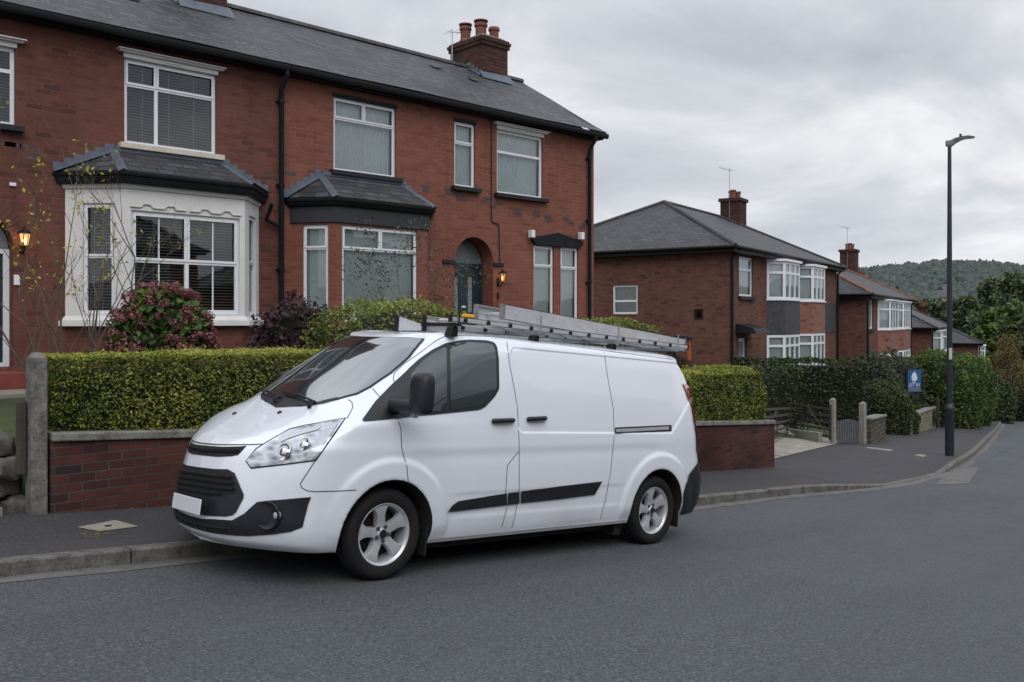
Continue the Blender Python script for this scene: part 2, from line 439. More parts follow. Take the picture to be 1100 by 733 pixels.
def fill2d(poly, step):
    B = dens(poly, step); xs_ = [p.x for p in B]; ys_ = [p.y for p in B]
    pts = [Vector((p.x, p.y)) for p in B]; nb = len(pts)
    def inp(x, y):
        c = False; j = nb-1
        for i in range(nb):
            if ((ys_[i] > y) != (ys_[j] > y)) and (x < (xs_[j]-xs_[i])*(y-ys_[i])/(ys_[j]-ys_[i])+xs_[i]): c = not c
            j = i
        return c
    x = min(xs_)+step/2
    while x < max(xs_):
        y = min(ys_)+step/2
        while y < max(ys_):
            if inp(x, y) and min((x-a)**2+(y-b)**2 for a, b in zip(xs_, ys_)) > (step*.45)**2: pts.append(Vector((x, y)))
            y += step
        x += step
    v, e_, f_, *_r = delaunay_2d_cdt(pts, [(i, (i+1) % nb) for i in range(nb)], [], 1, 1e-5)
    cen = [(sum(v[k].x for k in q)/3, sum(v[k].y for k in q)/3) for q in f_]
    f_ = [q for q, c in zip(f_, cen) if inp(*c)]
    return v, f_
def patch(name, poly, mat, off=.004, step=5, hit=vhit, parent=van, mirror=None, sm=True, fac=1.0, rim=True):
    """lay a panel on the body: each outline point is cast on to the bodywork"""
    v, f_ = fill2d(poly, step)
    P, N = [], []
    for p in v:
        h, n = hit(p.x, p.y)
        if h is None:
            P.append(None); N.append(None)
        else: P.append(h); N.append(n)
    F = [q for q in f_ if all(P[k] is not None for k in q)]
    mapv = {}; VV = []
    for q in F:
        for k in q:
            if k not in mapv: mapv[k] = len(VV); VV.append(P[k]+N[k]*off)
    F = [tuple(mapv[k] for k in q) for q in F]
    if F:
        a, b, c = (VV[i] for i in F[0]); k0 = [k for k, vv in mapv.items() if vv == F[0][0]][0]
        if (b-a).cross(c-a).dot(N[k0]) < 0: F = [q[::-1] for q in F]
    objs = []
    for sgn, par in (([(1, parent)] if mirror != "only" else []) + ([(-1, parent)] if mirror else [])):
        mb = MB(); mb.add([(p.x, p.y*sgn, p.z) for p in VV], F if sgn > 0 else [q[::-1] for q in F])
        o = mb.build(name, mat, par, smooth=sm, angle=60)
        if rim and False:
            s_ = o.modifiers.new('thick', 'SOLIDIFY'); s_.thickness = off+.004; s_.offset = -1
        objs.append(o)
    return objs
def line_on(pts, hit=vhit, off=.001, step=4):
    P = dens2(pts, step); res = []
    for p in P:
        h, n = hit(p.x, p.y)
        if h is not None: res.append((h+n*off, n))
    return res
def dens2(poly, step):
    out_ = []
    for i in range(len(poly)-1):
        a = Vector(poly[i]); b = Vector(poly[i+1]); n = max(1, int((b-a).length/step)); out_ += [a.lerp(b, k/n) for k in range(n)]
    out_.append(Vector(poly[-1])); return out_
def ribbon(mb, res, width, mir=1):
    if len(res) < 2: return
    vs = []
    for i, (p, n) in enumerate(res):
        d = (res[min(i+1,len(res)-1)][0]-res[max(i-1,0)][0]).normalized(); s_ = d.cross(n).normalized()*width/2
        for q in (p-s_, p+s_): vs.append((q.x, q.y*mir, q.z))
    fs = [(2*i, 2*i+1, 2*i+3, 2*i+2) for i in range(len(res)-1)]
    if mir < 0: fs = [f[::-1] for f in fs]
    mb.add(vs, fs)
TILT = .12
# ------------------------------------------------------------------ van details
def hit_front(y, z):  return loc_ray((-2, y, z), (1, 0, 0))
WD = Vector((.62, 0, -.785)); WE = Vector((.785, 0, .62))
def hit_ws(y, q):     return loc_ray(Vector((0, y, 0)) + WE*q - WD*4, WD)
def ws2(h): return (h.y, h.dot(WE))
def hit_rear(y, z):   return loc_ray((8, y, z), (-1, 0, 0))
def hit_side(x, z):   return loc_ray((x, -3, z), (0, 1, 0))
def sym(half):        # half outline with y<=0 from top centre to bottom centre, mirrored to a full loop
    return half + [(-y, z) for y, z in reversed(half) if abs(y) > 1e-4]

# windscreen
wsn = [(1.215+.0, 0)]
def wsp(x, y, z): return (y, Vector((x, y, z)).dot(WE))
half = [wsp(1.515,0,1.842), wsp(1.525,-.18,1.848), wsp(1.55,-.34,1.855), wsp(1.60,-.47,1.855), wsp(1.665,-.565,1.845), wsp(1.55,-.645,1.77), wsp(1.43,-.69,1.686), wsp(1.234,-.722,1.544), wsp(1.06,-.716,1.43),
        wsp(.96,-.685,1.37), wsp(.85,-.58,1.32), wsp(.758,-.438,1.286), wsp(.70,-.28,1.258), wsp(.67,0,1.243)]
patch('windscreen_seal', sym(half), M_SEAL, .003, .06, hit_ws, rim=False)
cy = sum(p[1] for p in half)/len(half)
inner = [(y*.975, cy+(q-cy)*.965) for y, q in half]
patch('windscreen', sym(inner), M_WSGLASS, .006, .05, hit_ws)
# black scuttle under the glass
cowl = [(0, wsp(.76,0,1.285)[1]), (-.42, wsp(.78,-.42,1.29)[1]), (-.56, wsp(.87,-.56,1.335)[1]), (-.585, wsp(.86,-.585,1.325)[1]), (-.50, wsp(.79,-.50,1.285)[1]), (-.40, wsp(.735,-.40,1.268)[1]), (0, wsp(.65,0,1.228)[1])]
patch('scuttle_panel', sym(cowl), M_BLACKP, .008, .05, hit_ws)
for (ys_, ye, q0, q1) in ((-.42, .12, .02, .075), (.10, .60, .02, .085)):
    mb = MB(); pts = []
    for k in range(9):
        t_ = k/8; y = ys_+(ye-ys_)*t_; h, n = hit_ws(y, wsp(.72,0,1.268)[1]+q0+(q1-q0)*t_+.02); pts.append(h+n*(.022+.012*math.sin(t_*3.1)))
    mb.tube(pts, .008, 6)
    h, n = hit_ws(ys_, wsp(.72,0,1.268)[1]-.02); mb.tube([h+n*.01, h+n*.045, pts[0], pts[4]+n*.015], [.02,.014,.011,.007], 6)
    mb.build('wiper', M_BLACKP, van, smooth=True)

def soft(poly, r=2.2):     # round each corner of an outline a little
    out_ = []; N = len(poly)
    for i in range(N):
        a, b, c = Vector(poly[i-1]), Vector(poly[i]), Vector(poly[(i+1) % N]); u, v = (a-b), (c-b)
        k = min(r, u.length*.4, v.length*.4); p, q = b+u.normalized()*k, b+v.normalized()*k
        out_ += [p, (p+q)*.25+b*.5, q]
    return [tuple(p) for p in out_]
# side glass, quarter light and mirror sail
wl = [(436.6,398.3),(450.4,385.7),(464.7,375.8),(479.1,369.0),(493.5,365.9),(504.1,365.1),(522.3,365.9),(530.6,367.9),(533.9,372.6),(535.6,385.3),(536.2,417.8),(531.5,426.2),(520.8,437.8),(515.1,440.6),(463.3,446.0),(440,447.8),(436,436)]
patch('window_seal', soft(wl), M_SEAL, .004, 5, mirror=True, rim=False)
gl = [(441,403),(453.5,388.8),(466.5,379.5),(479.3,373.0),(479.3,441),(463,442.4),(446,444),(441,440)]
patch('quarter_window', soft(gl), M_VGLASS, .009, 4, mirror=True)
gr = [(483.2,371.6),(494,369.2),(504.1,368.5),(521.5,369.3),(528.6,370.9),(530.8,375),(532.2,386),(532.7,416.6),(528.8,423.6),(518.8,434.6),(513.8,437),(483.2,440.5)]
patch('side_window', soft(gr), M_VGLASS, .009, 4, mirror=True)
sail = [(388.9,451.8),(391,453.4),(427,449.8),(450,446.6),(450,440),(443,404),(437.1,398.8),(420,414.5),(403,432)]
patch('mirror_sail', sail, M_BLACKP, .009, 5, mirror=True)

# shut lines
lines = [
 [(422.6,406.7),(423.4,401.4),(433.2,391.7),(450.9,379.3),(468.7,366),(475.8,362.4),(486.4,360.8),(504,361.0),(521.9,361.8),(545,363.6)],
 [(422.6,406.7),(424.3,415.6),(426.5,424.5),(426.5,449.3),(430.5,460),(431.4,480),(432.5,486),(437.0,501),(438.5,518.3)],
 [(543.8,363.4),(547.7,393.1),(553.7,424.8),(556,440.6),(557.6,476.2),(557.6,525.7),(553.7,551.4),(549.7,567)],
 [(556.8,485.3),(545,500),(543,531.6),(544.9,543.5),(539,566)],
 [(647.9,370.4),(652.6,405),(658.9,440.6),(659.7,468.3),(655.8,507.9),(649.8,539.5),(644.7,557.3)],
 [(545,363.6),(600,370),(660,378.4),(700,383.2),(727,387.0),(734,391),(738,404),(741,420)],
 [(373,449.6),(379,438),(378,432),(374,429.5)],
 [(338.5,495.3),(322.5,520.1),(324.5,524.3),(330,527.4),(338.5,528.3),(365,527.6),(383,526.5)],
 [(400,417.5),(408,426.5)],
]
for L in lines:
    mb = MB()
    r = line_on(L, off=.0018)
    ribbon(mb, r, .0065); mb.build('shut_line', M_GAP, van); mb = MB(); ribbon(mb, [(Vector((p.x,-p.y,p.z)), Vector((n.x,-n.y,n.z))) for p, n in r], .0065)
    mb.build('shut_line', M_GAP, van)
mb = MB(); r = []
half_b = [(0,.930),(-.15,.940),(-.30,.955),(-.43,.968),(-.55,.984)]
pts = [hit_front(y, z) for y, z in dens2(half_b, .03)]
full = pts + []
ribbon(mb, [(h+n*.002, n) for h, n in pts], .010); far_ = [hit_front(-y, z+TILT*y) for y, z in dens2(half_b, .03)]; ribbon(mb, [(h+n*.002, n) for h, n in far_][::-1], .010)
mb.build('bonnet_gap', M_GAP, van)

# headlights
def lens(name):
    m = NT(name); oc = m.coord()
    v = m.n('ShaderNodeTexVoronoi', Vector=m.map(oc, (1.2, 1, 2.2)), Scale=11.0)
    c = m.ramp(v.outputs['Distance'], [(.0,(.06,.065,.08)),(.25,(.22,.24,.28)),(.55,(.45,.47,.52)),(.9,(.70,.72,.76))])
    m.P(Base_Color=c, Metallic=.55, Roughness=.18, Coat_Weight=1.0, Coat_Roughness=.02)
    m.P(Normal=m.bump(v.outputs['Distance'], .22, .02)); return m.mat
M_LENS = lens('headlamp_reflector')
M_CLEAR = simple('clear_lens', (.42,.44,.48), .10, .15, var=.12, scale=30, coat=1)
head = [(265.1,495.3),(270,489.5),(276.4,482.9),(290.6,474),(301,467.8),(311.9,462.3),(326.1,458.6),(348,454.3),(370.4,450.4),(360,464.5),(338.5,494.2),(305,498.5),(270.4,502.4)]
hs = patch('headlight_surround', [(263.6,495.6),(275,481.6),(290,472.4),(311,460.6),(325.6,457),(372.2,448.6),(361,465.5),(339.6,495.6),(305,500),(269.6,504)], M_SEAL, .002, 4, rim=False)
hl = patch('headlight', head, M_LENS, .007, 3)
patch('headlight', [(265.1,495.3),(276.4,484.5),(290.6,478),(326,474),(345,478),(338.5,492),(305,497),(270.4,502.4)], M_CLEAR, .003, 3, mirror="only")
for o, sgn in zip(hl[:1], (1,)):
    for (cx, cy_, r) in ((306, 486, .062), (327, 478.5, .052)):      # lamp bowls
        h, n = vhit(cx, cy_)
        c = Vector((h.x, h.y*sgn, h.z)); nn = Vector((n.x-.8, n.y*sgn, n.z)).normalized()
        m2 = MB(); m2.lathe([(r, .008), (r*.96, .016), (r*.8, .011), (r*.52, .010), (r*.5,.018), (r*.3,.024), (.001,.026)], c, nn, 28)
        m2.build('lamp_bowl', M_CHROME, o, smooth=True)
    strip = patch('daylight_strip', [(300,471.5),(312,465.5),(326,461.8),(346,459),(342,463),(326,467.2),(313,471.2),(302,476)], M_CLEAR, .012, 3)[0]
    strip2 = patch('indicator_lens', [(350,458),(364,455.5),(357,465.5),(339,490.5),(328,492.5),(337,478)], M_PLATE if False else M_CLEAR, .012, 3)[0]
    for st in (strip, strip2):
        st.parent = o
        if sgn < 0: st.scale = (1,-1,1)

# grille, bumper trim, plate

def frontpart(name, half, mat, off, parent=van, step=.04, rim=True, tilt=None): return patch(name, [(y, z-(TILT if tilt is None else tilt)*max(0,y)) for y, z in sym(half)], mat, off, step, hit_front, parent=parent, rim=rim)[0]
g_out = [(0,.758),(-.22,.770),(-.36,.785),(-.43,.765),(-.475,.715),(-.538,.629),(-.54,.60),(-.505,.50),(-.48,.474),(-.42,.458),(-.25,.440),(0,.425)]
g = frontpart('grille', g_out, M_BLACKP, .006)
g_in = [(0,.742),(-.22,.754),(-.345,.768),(-.405,.750),(-.445,.70),(-.485,.64),(-.48,.632),(-.36,.60),(-.25,.578),(0,.563)]
M_GRILLE_SHADE = simple('grille_shadow', (.006,.006,.007), .8)  # near-black patches painting the shade inside the grille openings
frontpart('grille_opening', g_in, M_GRILLE_SHADE, .010, parent=g, rim=False)
mb = MB()
for k, z in enumerate((.725, .685, .645, .605)):
    ym = (.415, .445, .46, .36)[k]
    P = [hit_front(y, z -.012 + .045*abs(y) - TILT*max(0,y)) for y in np.linspace(-ym, ym, 25)]
    vs = []
    for h, n in P:
        for dz, do in ((-.008,.012),(.009,.012),(.004,.028),(-.008,.026)):
            vs.append(h+n*do+Vector((0,0,dz)))
    fs = [(4*i+a, 4*i+(a+1)%4, 4*i+4+(a+1)%4, 4*i+4+a) for i in range(len(P)-1) for a in range(4)]
    mb.add(vs, fs)
mb.build('grille_bars', M_BLACKP, g, smooth=True)
s_half = [(0,.917),(-.20,.928),(-.38,.950),(-.428,.958),(-.42,.92),(-.405,.892),(-.35,.876),(-.20,.856),(0,.845)]
slot = frontpart('upper_grille', s_half, M_GRILLE_SHADE, .004)
mb = MB()
for zc, hh in ((.880,.011),):
    P = [hit_front(y, zc + .09*abs(y) - TILT*max(0,y)) for y in np.linspace(-.40, .40, 25)]; vs = []
    for h, n in P:
        for dz, do in ((-hh,.006),(hh,.006),(hh*.6,.022),(-hh,.018)): vs.append(h+n*do+Vector((0,0,dz)))
    mb.add(vs, [(4*i+a, 4*i+(a+1)%4, 4*i+4+(a+1)%4, 4*i+4+a) for i in range(len(P)-1) for a in range(4)])
mb.build('grille_bar', M_BLACKP, slot, smooth=True)
# lower trim with fog lamps: one black panel right across the bumper
f_half = [(0,.405),(-.20,.41),(-.332,.428),(-.483,.440),(-.564,.497),(-.635,.586),(-.69,.601),(-.80,.623),(-.925,.652),(-.915,.60),(-.90,.44),(-.85,.405),(-.75,.375),(-.60,.345),(-.496,.335),(-.30,.325),(0,.32)]
trim = frontpart('bumper_trim', f_half, M_BLACKP, .007, step=.035, tilt=.03)
frontpart('lower_intake', [(0,.392),(-.2,.396),(-.40,.415),(-.47,.405),(-.49,.375),(-.45,.355),(-.30,.345),(0,.338)], M_GRILLE_SHADE, .011, parent=trim, rim=False, tilt=.03)
mb = MB()
for z in (.368, ):
    P = [hit_front(y, z+.03*abs(y)) for y in np.linspace(-.44, .44, 21)]; vs = []
    for h, n in P:
        for dz, do in ((-.006,.008),(.006,.008),(.004,.020),(-.006,.020)): vs.append(h+n*do+Vector((0,0,dz)))
    mb.add(vs, [(4*i+a, 4*i+(a+1)%4, 4*i+4+(a+1)%4, 4*i+4+a) for i in range(len(P)-1) for a in range(4)])
for y in np.linspace(-.4,.4,7):
    h, n = hit_front(y, .37); mb.box(h.x-.014, h.x+.01, y-.004, y+.004, .335, .40)
mb.build('intake_bars', M_BLACKP, trim)
for sgn in (1, -1):
    h, n = vhit(288.5, 554); c = Vector((h.x, h.y*sgn, h.z)); nn = Vector((n.x-.5, n.y*sgn, n.z)).normalized()
    m2 = MB(); m2.lathe([(.100,.002),(.094,.013),(.078,.004),(.05,-.004),(.001,-.004)], c+nn*.006, nn, 28); o = m2.build('fog_lamp_recess', M_GRILLE_SHADE if False else M_BLACKP, trim, smooth=True)
    h, n = vhit(299, 553.5); c = Vector((h.x, h.y*sgn, h.z))
    m2 = MB(); m2.lathe([(.030,.004),(.029,.014),(.018,.020),(.001,.022)], c+nn*.006, nn, 20); m2.build('fog_lamp', M_CLEAR, trim, smooth=True)
# number plate, blank
_m = NT('blank_plate'); _m.P(Base_Color=(.60,.62,.66), Roughness=.35); M_PLATE2 = _m.mat
hc, nc_ = hit_front(-.02, .495)
mb = MB(); mb.box(-.006,.006,-.26,.26,-.056,.056); pl = mb.build('number_plate', M_PLATE2, van, bevel=.004)
pl.location = (hit_front(0,.50)[0].x-.048, -.035, .497); pl.rotation_euler = (R_(-2.5), R_(4), R_(-3))
# washer jets
for px, py in ((300.5,443.6),(252,444.8)):
    h, n = vhit(px, py)
    if h: mb = MB(); mb.lathe([(.02,0),(.016,.012),(.001,.016)], h, n, 10); mb.build('washer_jet', M_BLACKP, van, smooth=True)

# side rubbing strips
st = [(479.7,550.0),(485,542.5),(491.5,538.2),(543.4,529.6),(543.4,542.4)]
patch('side_strip', st, M_BLACKP, .014, 4, mirror=True)
patch('side_strip', [(544.4,529.4),(556.9,527.6),(556.9,540.6),(544.4,542.2)], M_BLACKP, .014, 4, mirror=True)
patch('side_strip', [(558.3,527.4),(600,522.3),(645.9,517),(638,531.2),(600,536),(558.3,540.4)], M_BLACKP, .014, 4, mirror=True)
# sliding-door rail on the near side
rl = patch('sliding_door_rail', [(660.3,459.4),(721,456.6),(721,463.2),(660.3,466.2)], M_BLACKP, .006, 3)[0]
patch('rail_channel', [(661,461.0),(718,458.2),(718,461.6),(661,464.6)], M_ALLOY, .010, 3, parent=rl)
# rear bumper
rb = [(724.8,515.8),(735.8,509.9),(745,503.6),(751.5,499.5),(752,534),(749,544),(734,549.6),(731.5,545),(730.5,528.6)]
def hit_corner(px, py):
    h, n = vhit(px, py)
    return (h, n)
mbp = [(4.70,.46),(4.86,.52),(5.02,.76),(5.10,.83),(5.19,.80),(5.22,.6),(5.22,.36),(5.15,.26),(4.84,.26),(4.86,.36)]
patch('rear_bumper', [(4.828,.50),(4.86,.60),(4.93,.69),(5.04,.77),(5.14,.82),(5.20,.84),(5.215,.6),(5.215,.36),(5.14,.28),(4.87,.27),(4.855,.36)], M_BLACKP, .012, .04, hit_side, mirror=True)
patch('rear_bumper_centre', [(-.90,.82),(.90,.82),(.90,.36),(.86,.27),(-.86,.27),(-.90,.36)], M_BLACKP, .012, .08, hit_rear)
M_RED = simple('tail_lamp_red', (.42,.012,.012), .15, var=.1, coat=1)
for s_ in (-1, 1):
    patch('tail_light', [(s_*.84,.90),(s_*.945,.92),(s_*.928,1.25),(s_*.872,1.62),(s_*.80,1.62),(s_*.83,1.25)][::s_], M_RED, .016, .04, hit_rear)
patch('rear_window', [(-.72,1.12),(.72,1.12),(.66,1.72),(-.66,1.72)], M_VGLASS, .006, .1, hit_rear)

# door handles
for a, b in (((527.6,452.6),(551,451.8)), ((565.2,450.6),(585.4,449.6))):
    ha, na = vhit(*a); hb, nb = vhit(*b); d = (hb-ha).normalized()
    for sgn in (1, -1):
        f = lambda p: Vector((p.x, p.y*sgn, p.z))
        mb = MB(); mb.tube([f(ha+na*.004), f(ha+na*.03+d*.02), f(ha.lerp(hb,.5)+na*.038), f(hb+nb*.03-d*.02), f(hb+nb*.004)], [.022,.022,.020,.022,.022], 12)
        mb.build('door_handle', M_BLACKP, van, smooth=True, sub=1)
    c = ha.lerp(hb, .5)+Vector((0,0,.02)); mb = MB(); mb.lathe([(.045,.0012),(.03,.002),(.001,.002)], c+na*.0005, na, 20); mb.build('handle_recess', M_PAINT, van, smooth=True)

# door mirrors
mc = VMI @ onY(451.5, 421.5, 5.26)
MC0 = VMI @ onY(448.5, 422.5, 5.24)
for sgn in (1, -1):
    mc = MC0 if sgn > 0 else Vector((MC0.x+.16, MC0.y+.20, MC0.z-.08))
    mb = MB()
    prof = [(-.085,-.15),(-.09,.09),(-.07,.155),(.075,.16),(.115,.12),(.115,-.11),(.095,-.16),(-.035,-.168)]   # (y, z) outline
    secs = []
    for dx, k in ((-.075,.62),(-.055,.88),(-.02,1.0),(.03,1.0),(.05,.95)):
        secs.append([(mc.x+dx+.03, (mc.y-.01 - y*k*1.0)*1, mc.z+z*k) for y, z in prof])
    vs = [p for s_ in secs for p in s_]; n_ = len(prof); fs = []
    for i in range(len(secs)-1):
        for j in range(n_): fs.append((i*n_+j, i*n_+(j+1) % n_, (i+1)*n_+(j+1) % n_, (i+1)*n_+j))
    fs.append(tuple(range(n_))[::-1]); fs.append(tuple(range((len(secs)-1)*n_, len(secs)*n_)))
    vs = [(x, y*sgn, z) for x, y, z in vs]
    mb.add(vs, fs); mo = mb.build('door_mirror', M_BLACKP, van, smooth=True, sub=2, angle=180)
    mb = MB(); h0, n0 = vhit(430, 436)
    mb.tube([(h0.x+.03, (h0.y+.03)*sgn, h0.z), (mc.x-.02, (h0.y-.06)*sgn, mc.z-.10), (mc.x+.01, (mc.y+.02)*sgn, mc.z-.10)], [.068,.058,.05], 12)
    mb.build('mirror_arm', M_BLACKP, mo, smooth=True)
    mb = MB(); q = VMI @ onY(445.3, 443.5, 5.36); mb.box(q.x-.025, q.x+.02, (q.y-.028)*sgn, (q.y+.028)*sgn, q.z-.040, q.z+.036); mb.build('mirror_indicator', M_CLEAR, mo, bevel=.01)
    mb = MB(); mb.box(mc.x+.083, mc.x+.087, (mc.y+.05)*sgn, (mc.y-.08)*sgn, mc.z-.11, mc.z+.11); mb.build('mirror_glass', M_CHROME, mo)

# wheels
def make_wheel(name, c, sgn):
    ax = Vector((0, -sgn, 0))            # outward
    tw = thing_part(name, c)
    mb = MB()
    prof = [(.205,-.19),(.235,-.205),(.30,-.207),(.328,-.19),(.340,-.165),(.3445,-.14),(.3445,-.10),(.3415,-.097),(.3415,-.09),(.3445,-.087),(.3445,-.055),(.3415,-.052),(.3415,-.045),(.340,-.042),(.334,-.022),(.322,-.006),(.305,.002),(.285,.004),(.262,.0),(.248,-.004),(.236,-.012),(.228,-.02)]
    mb.lathe(prof, (0,0,0), ax, 72); mb.build('tyre', M_RUB, tw, smooth=True, angle=50)
    mb = MB()
    rp = [(.200,-.17),(.206,-.06),(.208,-.035),(.216,-.024),(.223,-.018),(.231,-.0135),(.236,-.016)]
    mb.lathe(rp, (0,0,0), ax, 72)
    ux = Vector((1,0,0)); uz = Vector((0,0,1))
    def pp(r, a, h): return (ux*math.cos(a) + uz*math.sin(a))*r + ax*h
    for k in range(5):
        a0 = R_(100 + 72*k)
        st_ = [(.035,36,-.050),(.070,35,-.046),(.098,24,-.040),(.130,17,-.034),(.165,15.5,-.028),(.195,17.5,-.024),(.213,21,-.028)]
        vs = []
        for r, ha_, h in st_:
            for f_, dh in ((-1,-.022),(-.86,-.004),(-.35,.0),(.35,.0),(.86,-.004),(1,-.022)): vs.append(pp(r, a0+R_(ha_)*f_, h+dh))
            vs.append(pp(r, a0+R_(ha_), h-.055)); vs.append(pp(r, a0-R_(ha_), h-.055))
        fs = []
        for i in range(len(st_)-1):
            for j in range(8): fs.append((i*8+j, i*8+(j+1) % 8, (i+1)*8+(j+1) % 8, (i+1)*8+j))
        fs.append(tuple(range(8))[::-1]); fs.append(tuple(range((len(st_)-1)*8, len(st_)*8)))
        if sgn > 0: pass
        mb.add(vs, fs)
    mb.lathe([(.080,-.052),(.078,-.044),(.045,-.046),(.034,-.036),(.033,-.030)], (0,0,0), ax, 40)
    mb.build('alloy_rim', M_ALLOY, tw, smooth=True, angle=40)
    mb = MB(); mb.lathe([(.032,-.034),(.029,-.028),(.001,-.026)], (0,0,0), ax, 24); mb.build('centre_cap', M_BLACKP, tw, smooth=True)
    for k in range(5):
        a = R_(64+72*k); mb = MB(); mb.lathe([(.0165,-.0445),(.0165,-.040),(.012,-.0435)], pp(.056, a, 0), ax, 12); mb.lathe([(.009,-.05),(.009,-.033),(.001,-.032)], pp(.056, a, 0), ax, 6)
        mb.build('wheel_nut', M_GRILLE_SHADE if False else M_GAP, tw)
    mb = MB(); mb.lathe([(.001,-.12),(.155,-.12),(.155,-.135),(.199,-.15)], (0,0,0), ax, 40); mb.build('brake_disc', M_DARK, tw)
    return tw
def thing_part(name, c):
    o = bpy.data.objects.new(name, None); COL.objects.link(o); o.parent = van; o.location = c; return o
for (wx, wz) in WHEELS:
    make_wheel('wheel', (wx, -.945, .343), 1)
    w2 = make_wheel('wheel', (wx, .945, .343+.10), -1)
for o in van.children:
    if o.name.startswith('wheel') and o.location.y < 0 and o.location.x > 3: o.location.z = .338

# wheel wells, underside, mud flaps
for (wx, wz) in WHEELS:
    for sgn in (1, -1):
        mb = MB(); vs = []; n_ = 26
        for y in (-.972, -.958, -.6):
            for k in range(n_+1):
                a = R_(-14 + 208*k/n_); rr_ = ARCH_R - (0 if y < -.965 else .012)
                yy = y
                x_, z_ = wx+rr_*math.cos(a), wz+rr_*math.sin(a)
                if y < -.95:
                    h, n = hit_side(wx+(ARCH_R+.012)*math.cos(a), max(.27, wz+(ARCH_R+.012)*math.sin(a)))
                    yy = (h.y if h else -.96) + (.002 if y < -.965 else .03)
                vs.append((x_, yy*sgn, z_))
        fs = [(i*(n_+1)+j, i*(n_+1)+j+1, (i+1)*(n_+1)+j+1, (i+1)*(n_+1)+j) for i in range(2) for j in range(n_)]
        mb.add(vs, fs)
        mb.add([(wx, -.6*sgn, wz)] + vs[2*(n_+1):], [(0, k+1, k+2) for k in range(n_)])
        mb.build('wheel_arch_liner', M_DARK, van, smooth=True)
        mb = MB(); fx = wx+.40 if wx < 2 else wx+.40
        mb.box(fx-.02, fx-.008, -.955*sgn, -.76*sgn, .15, .36); mb.build('mud_flap', M_SEAL, van, bevel=.004)
mb = MB(); mb.box(.95, 4.9, -.80, .80, .17, .24); mb.tube([(1.6,.3,.14),(4.2,.3,.15)], .04, 8); mb.box(3.9,4.0,-.86,.86,.12,.22); mb.tube([(4.425,-.8,.34),(4.425,.8,.34)], .05, 10); mb.tube([(1.13,-.8,.3),(1.13,.8,.3)], .05, 10)
mb.build('chassis', M_DARK, van)
# sill strip
M_SILLG = simple('sill_grey', (.34,.35,.37), .5)
for s_ in (1, -1):
    mb = MB(); mb.prism([(1.56,-.925*s_,.245),(4.0,-.935*s_,.245),(4.0,-.945*s_,.275),(1.56,-.938*s_,.275)][::s_], (0,.02*s_,0)); mb.build('sill', M_SILLG, van)

# ------------------------------------------------------------------ roof rack (fixed to the roof) and the ladders on it
M_ALU = simple('ladder_aluminium', (.50,.51,.53), .45, .25, var=.12, scale=9, bumps=.05, bscale=90)
M_STEEL = simple('rack_steel', (.36,.37,.39), .4, .8, var=.2)
rack = bpy.data.objects.new('roof_rack', None); COL.objects.link(rack); rack.parent = van
BARX = [VMI @ onY(px, py, 5.78) for px, py in ((484,350),(572,352),(655,368),(719,381))]
BARX = [p.x for p in BARX]
for x in BARX:
    mb = MB(); mk = MB(); zt = 1.992 if x < 4.4 else 1.985
    mb.box(x-.022, x+.022, -.80, .22 if x > BARX[0]+.1 else -.30, zt-.022, zt+.008)
    for s_ in (-1, 1):
        if s_ > 0: continue
        mk.hexa([(x-.038,s_*.70-.04,1.885),(x+.038,s_*.70-.04,1.885),(x+.038,s_*.70+.06,1.885),(x-.038,s_*.70+.06,1.885)], [(x-.03,s_*.72-.03,zt-.023),(x+.03,s_*.72-.03,zt-.023),(x+.03,s_*.72+.05,zt-.023),(x-.03,s_*.72+.05,zt-.023)])
        mb.tube([(x,s_*.785,zt),(x,s_*.785,zt+.15)], .009, 8); mb.tube([(x,s_*.785,zt+.15),(x,s_*.785,zt+.155)], .014, 8)
    rb_ = mb.build('rack_bar', M_STEEL if x > BARX[0]+.1 else M_BLACKP, rack, bevel=.003)
    mk.build('rack_foot', M_BLACKP, rack, bevel=.008)

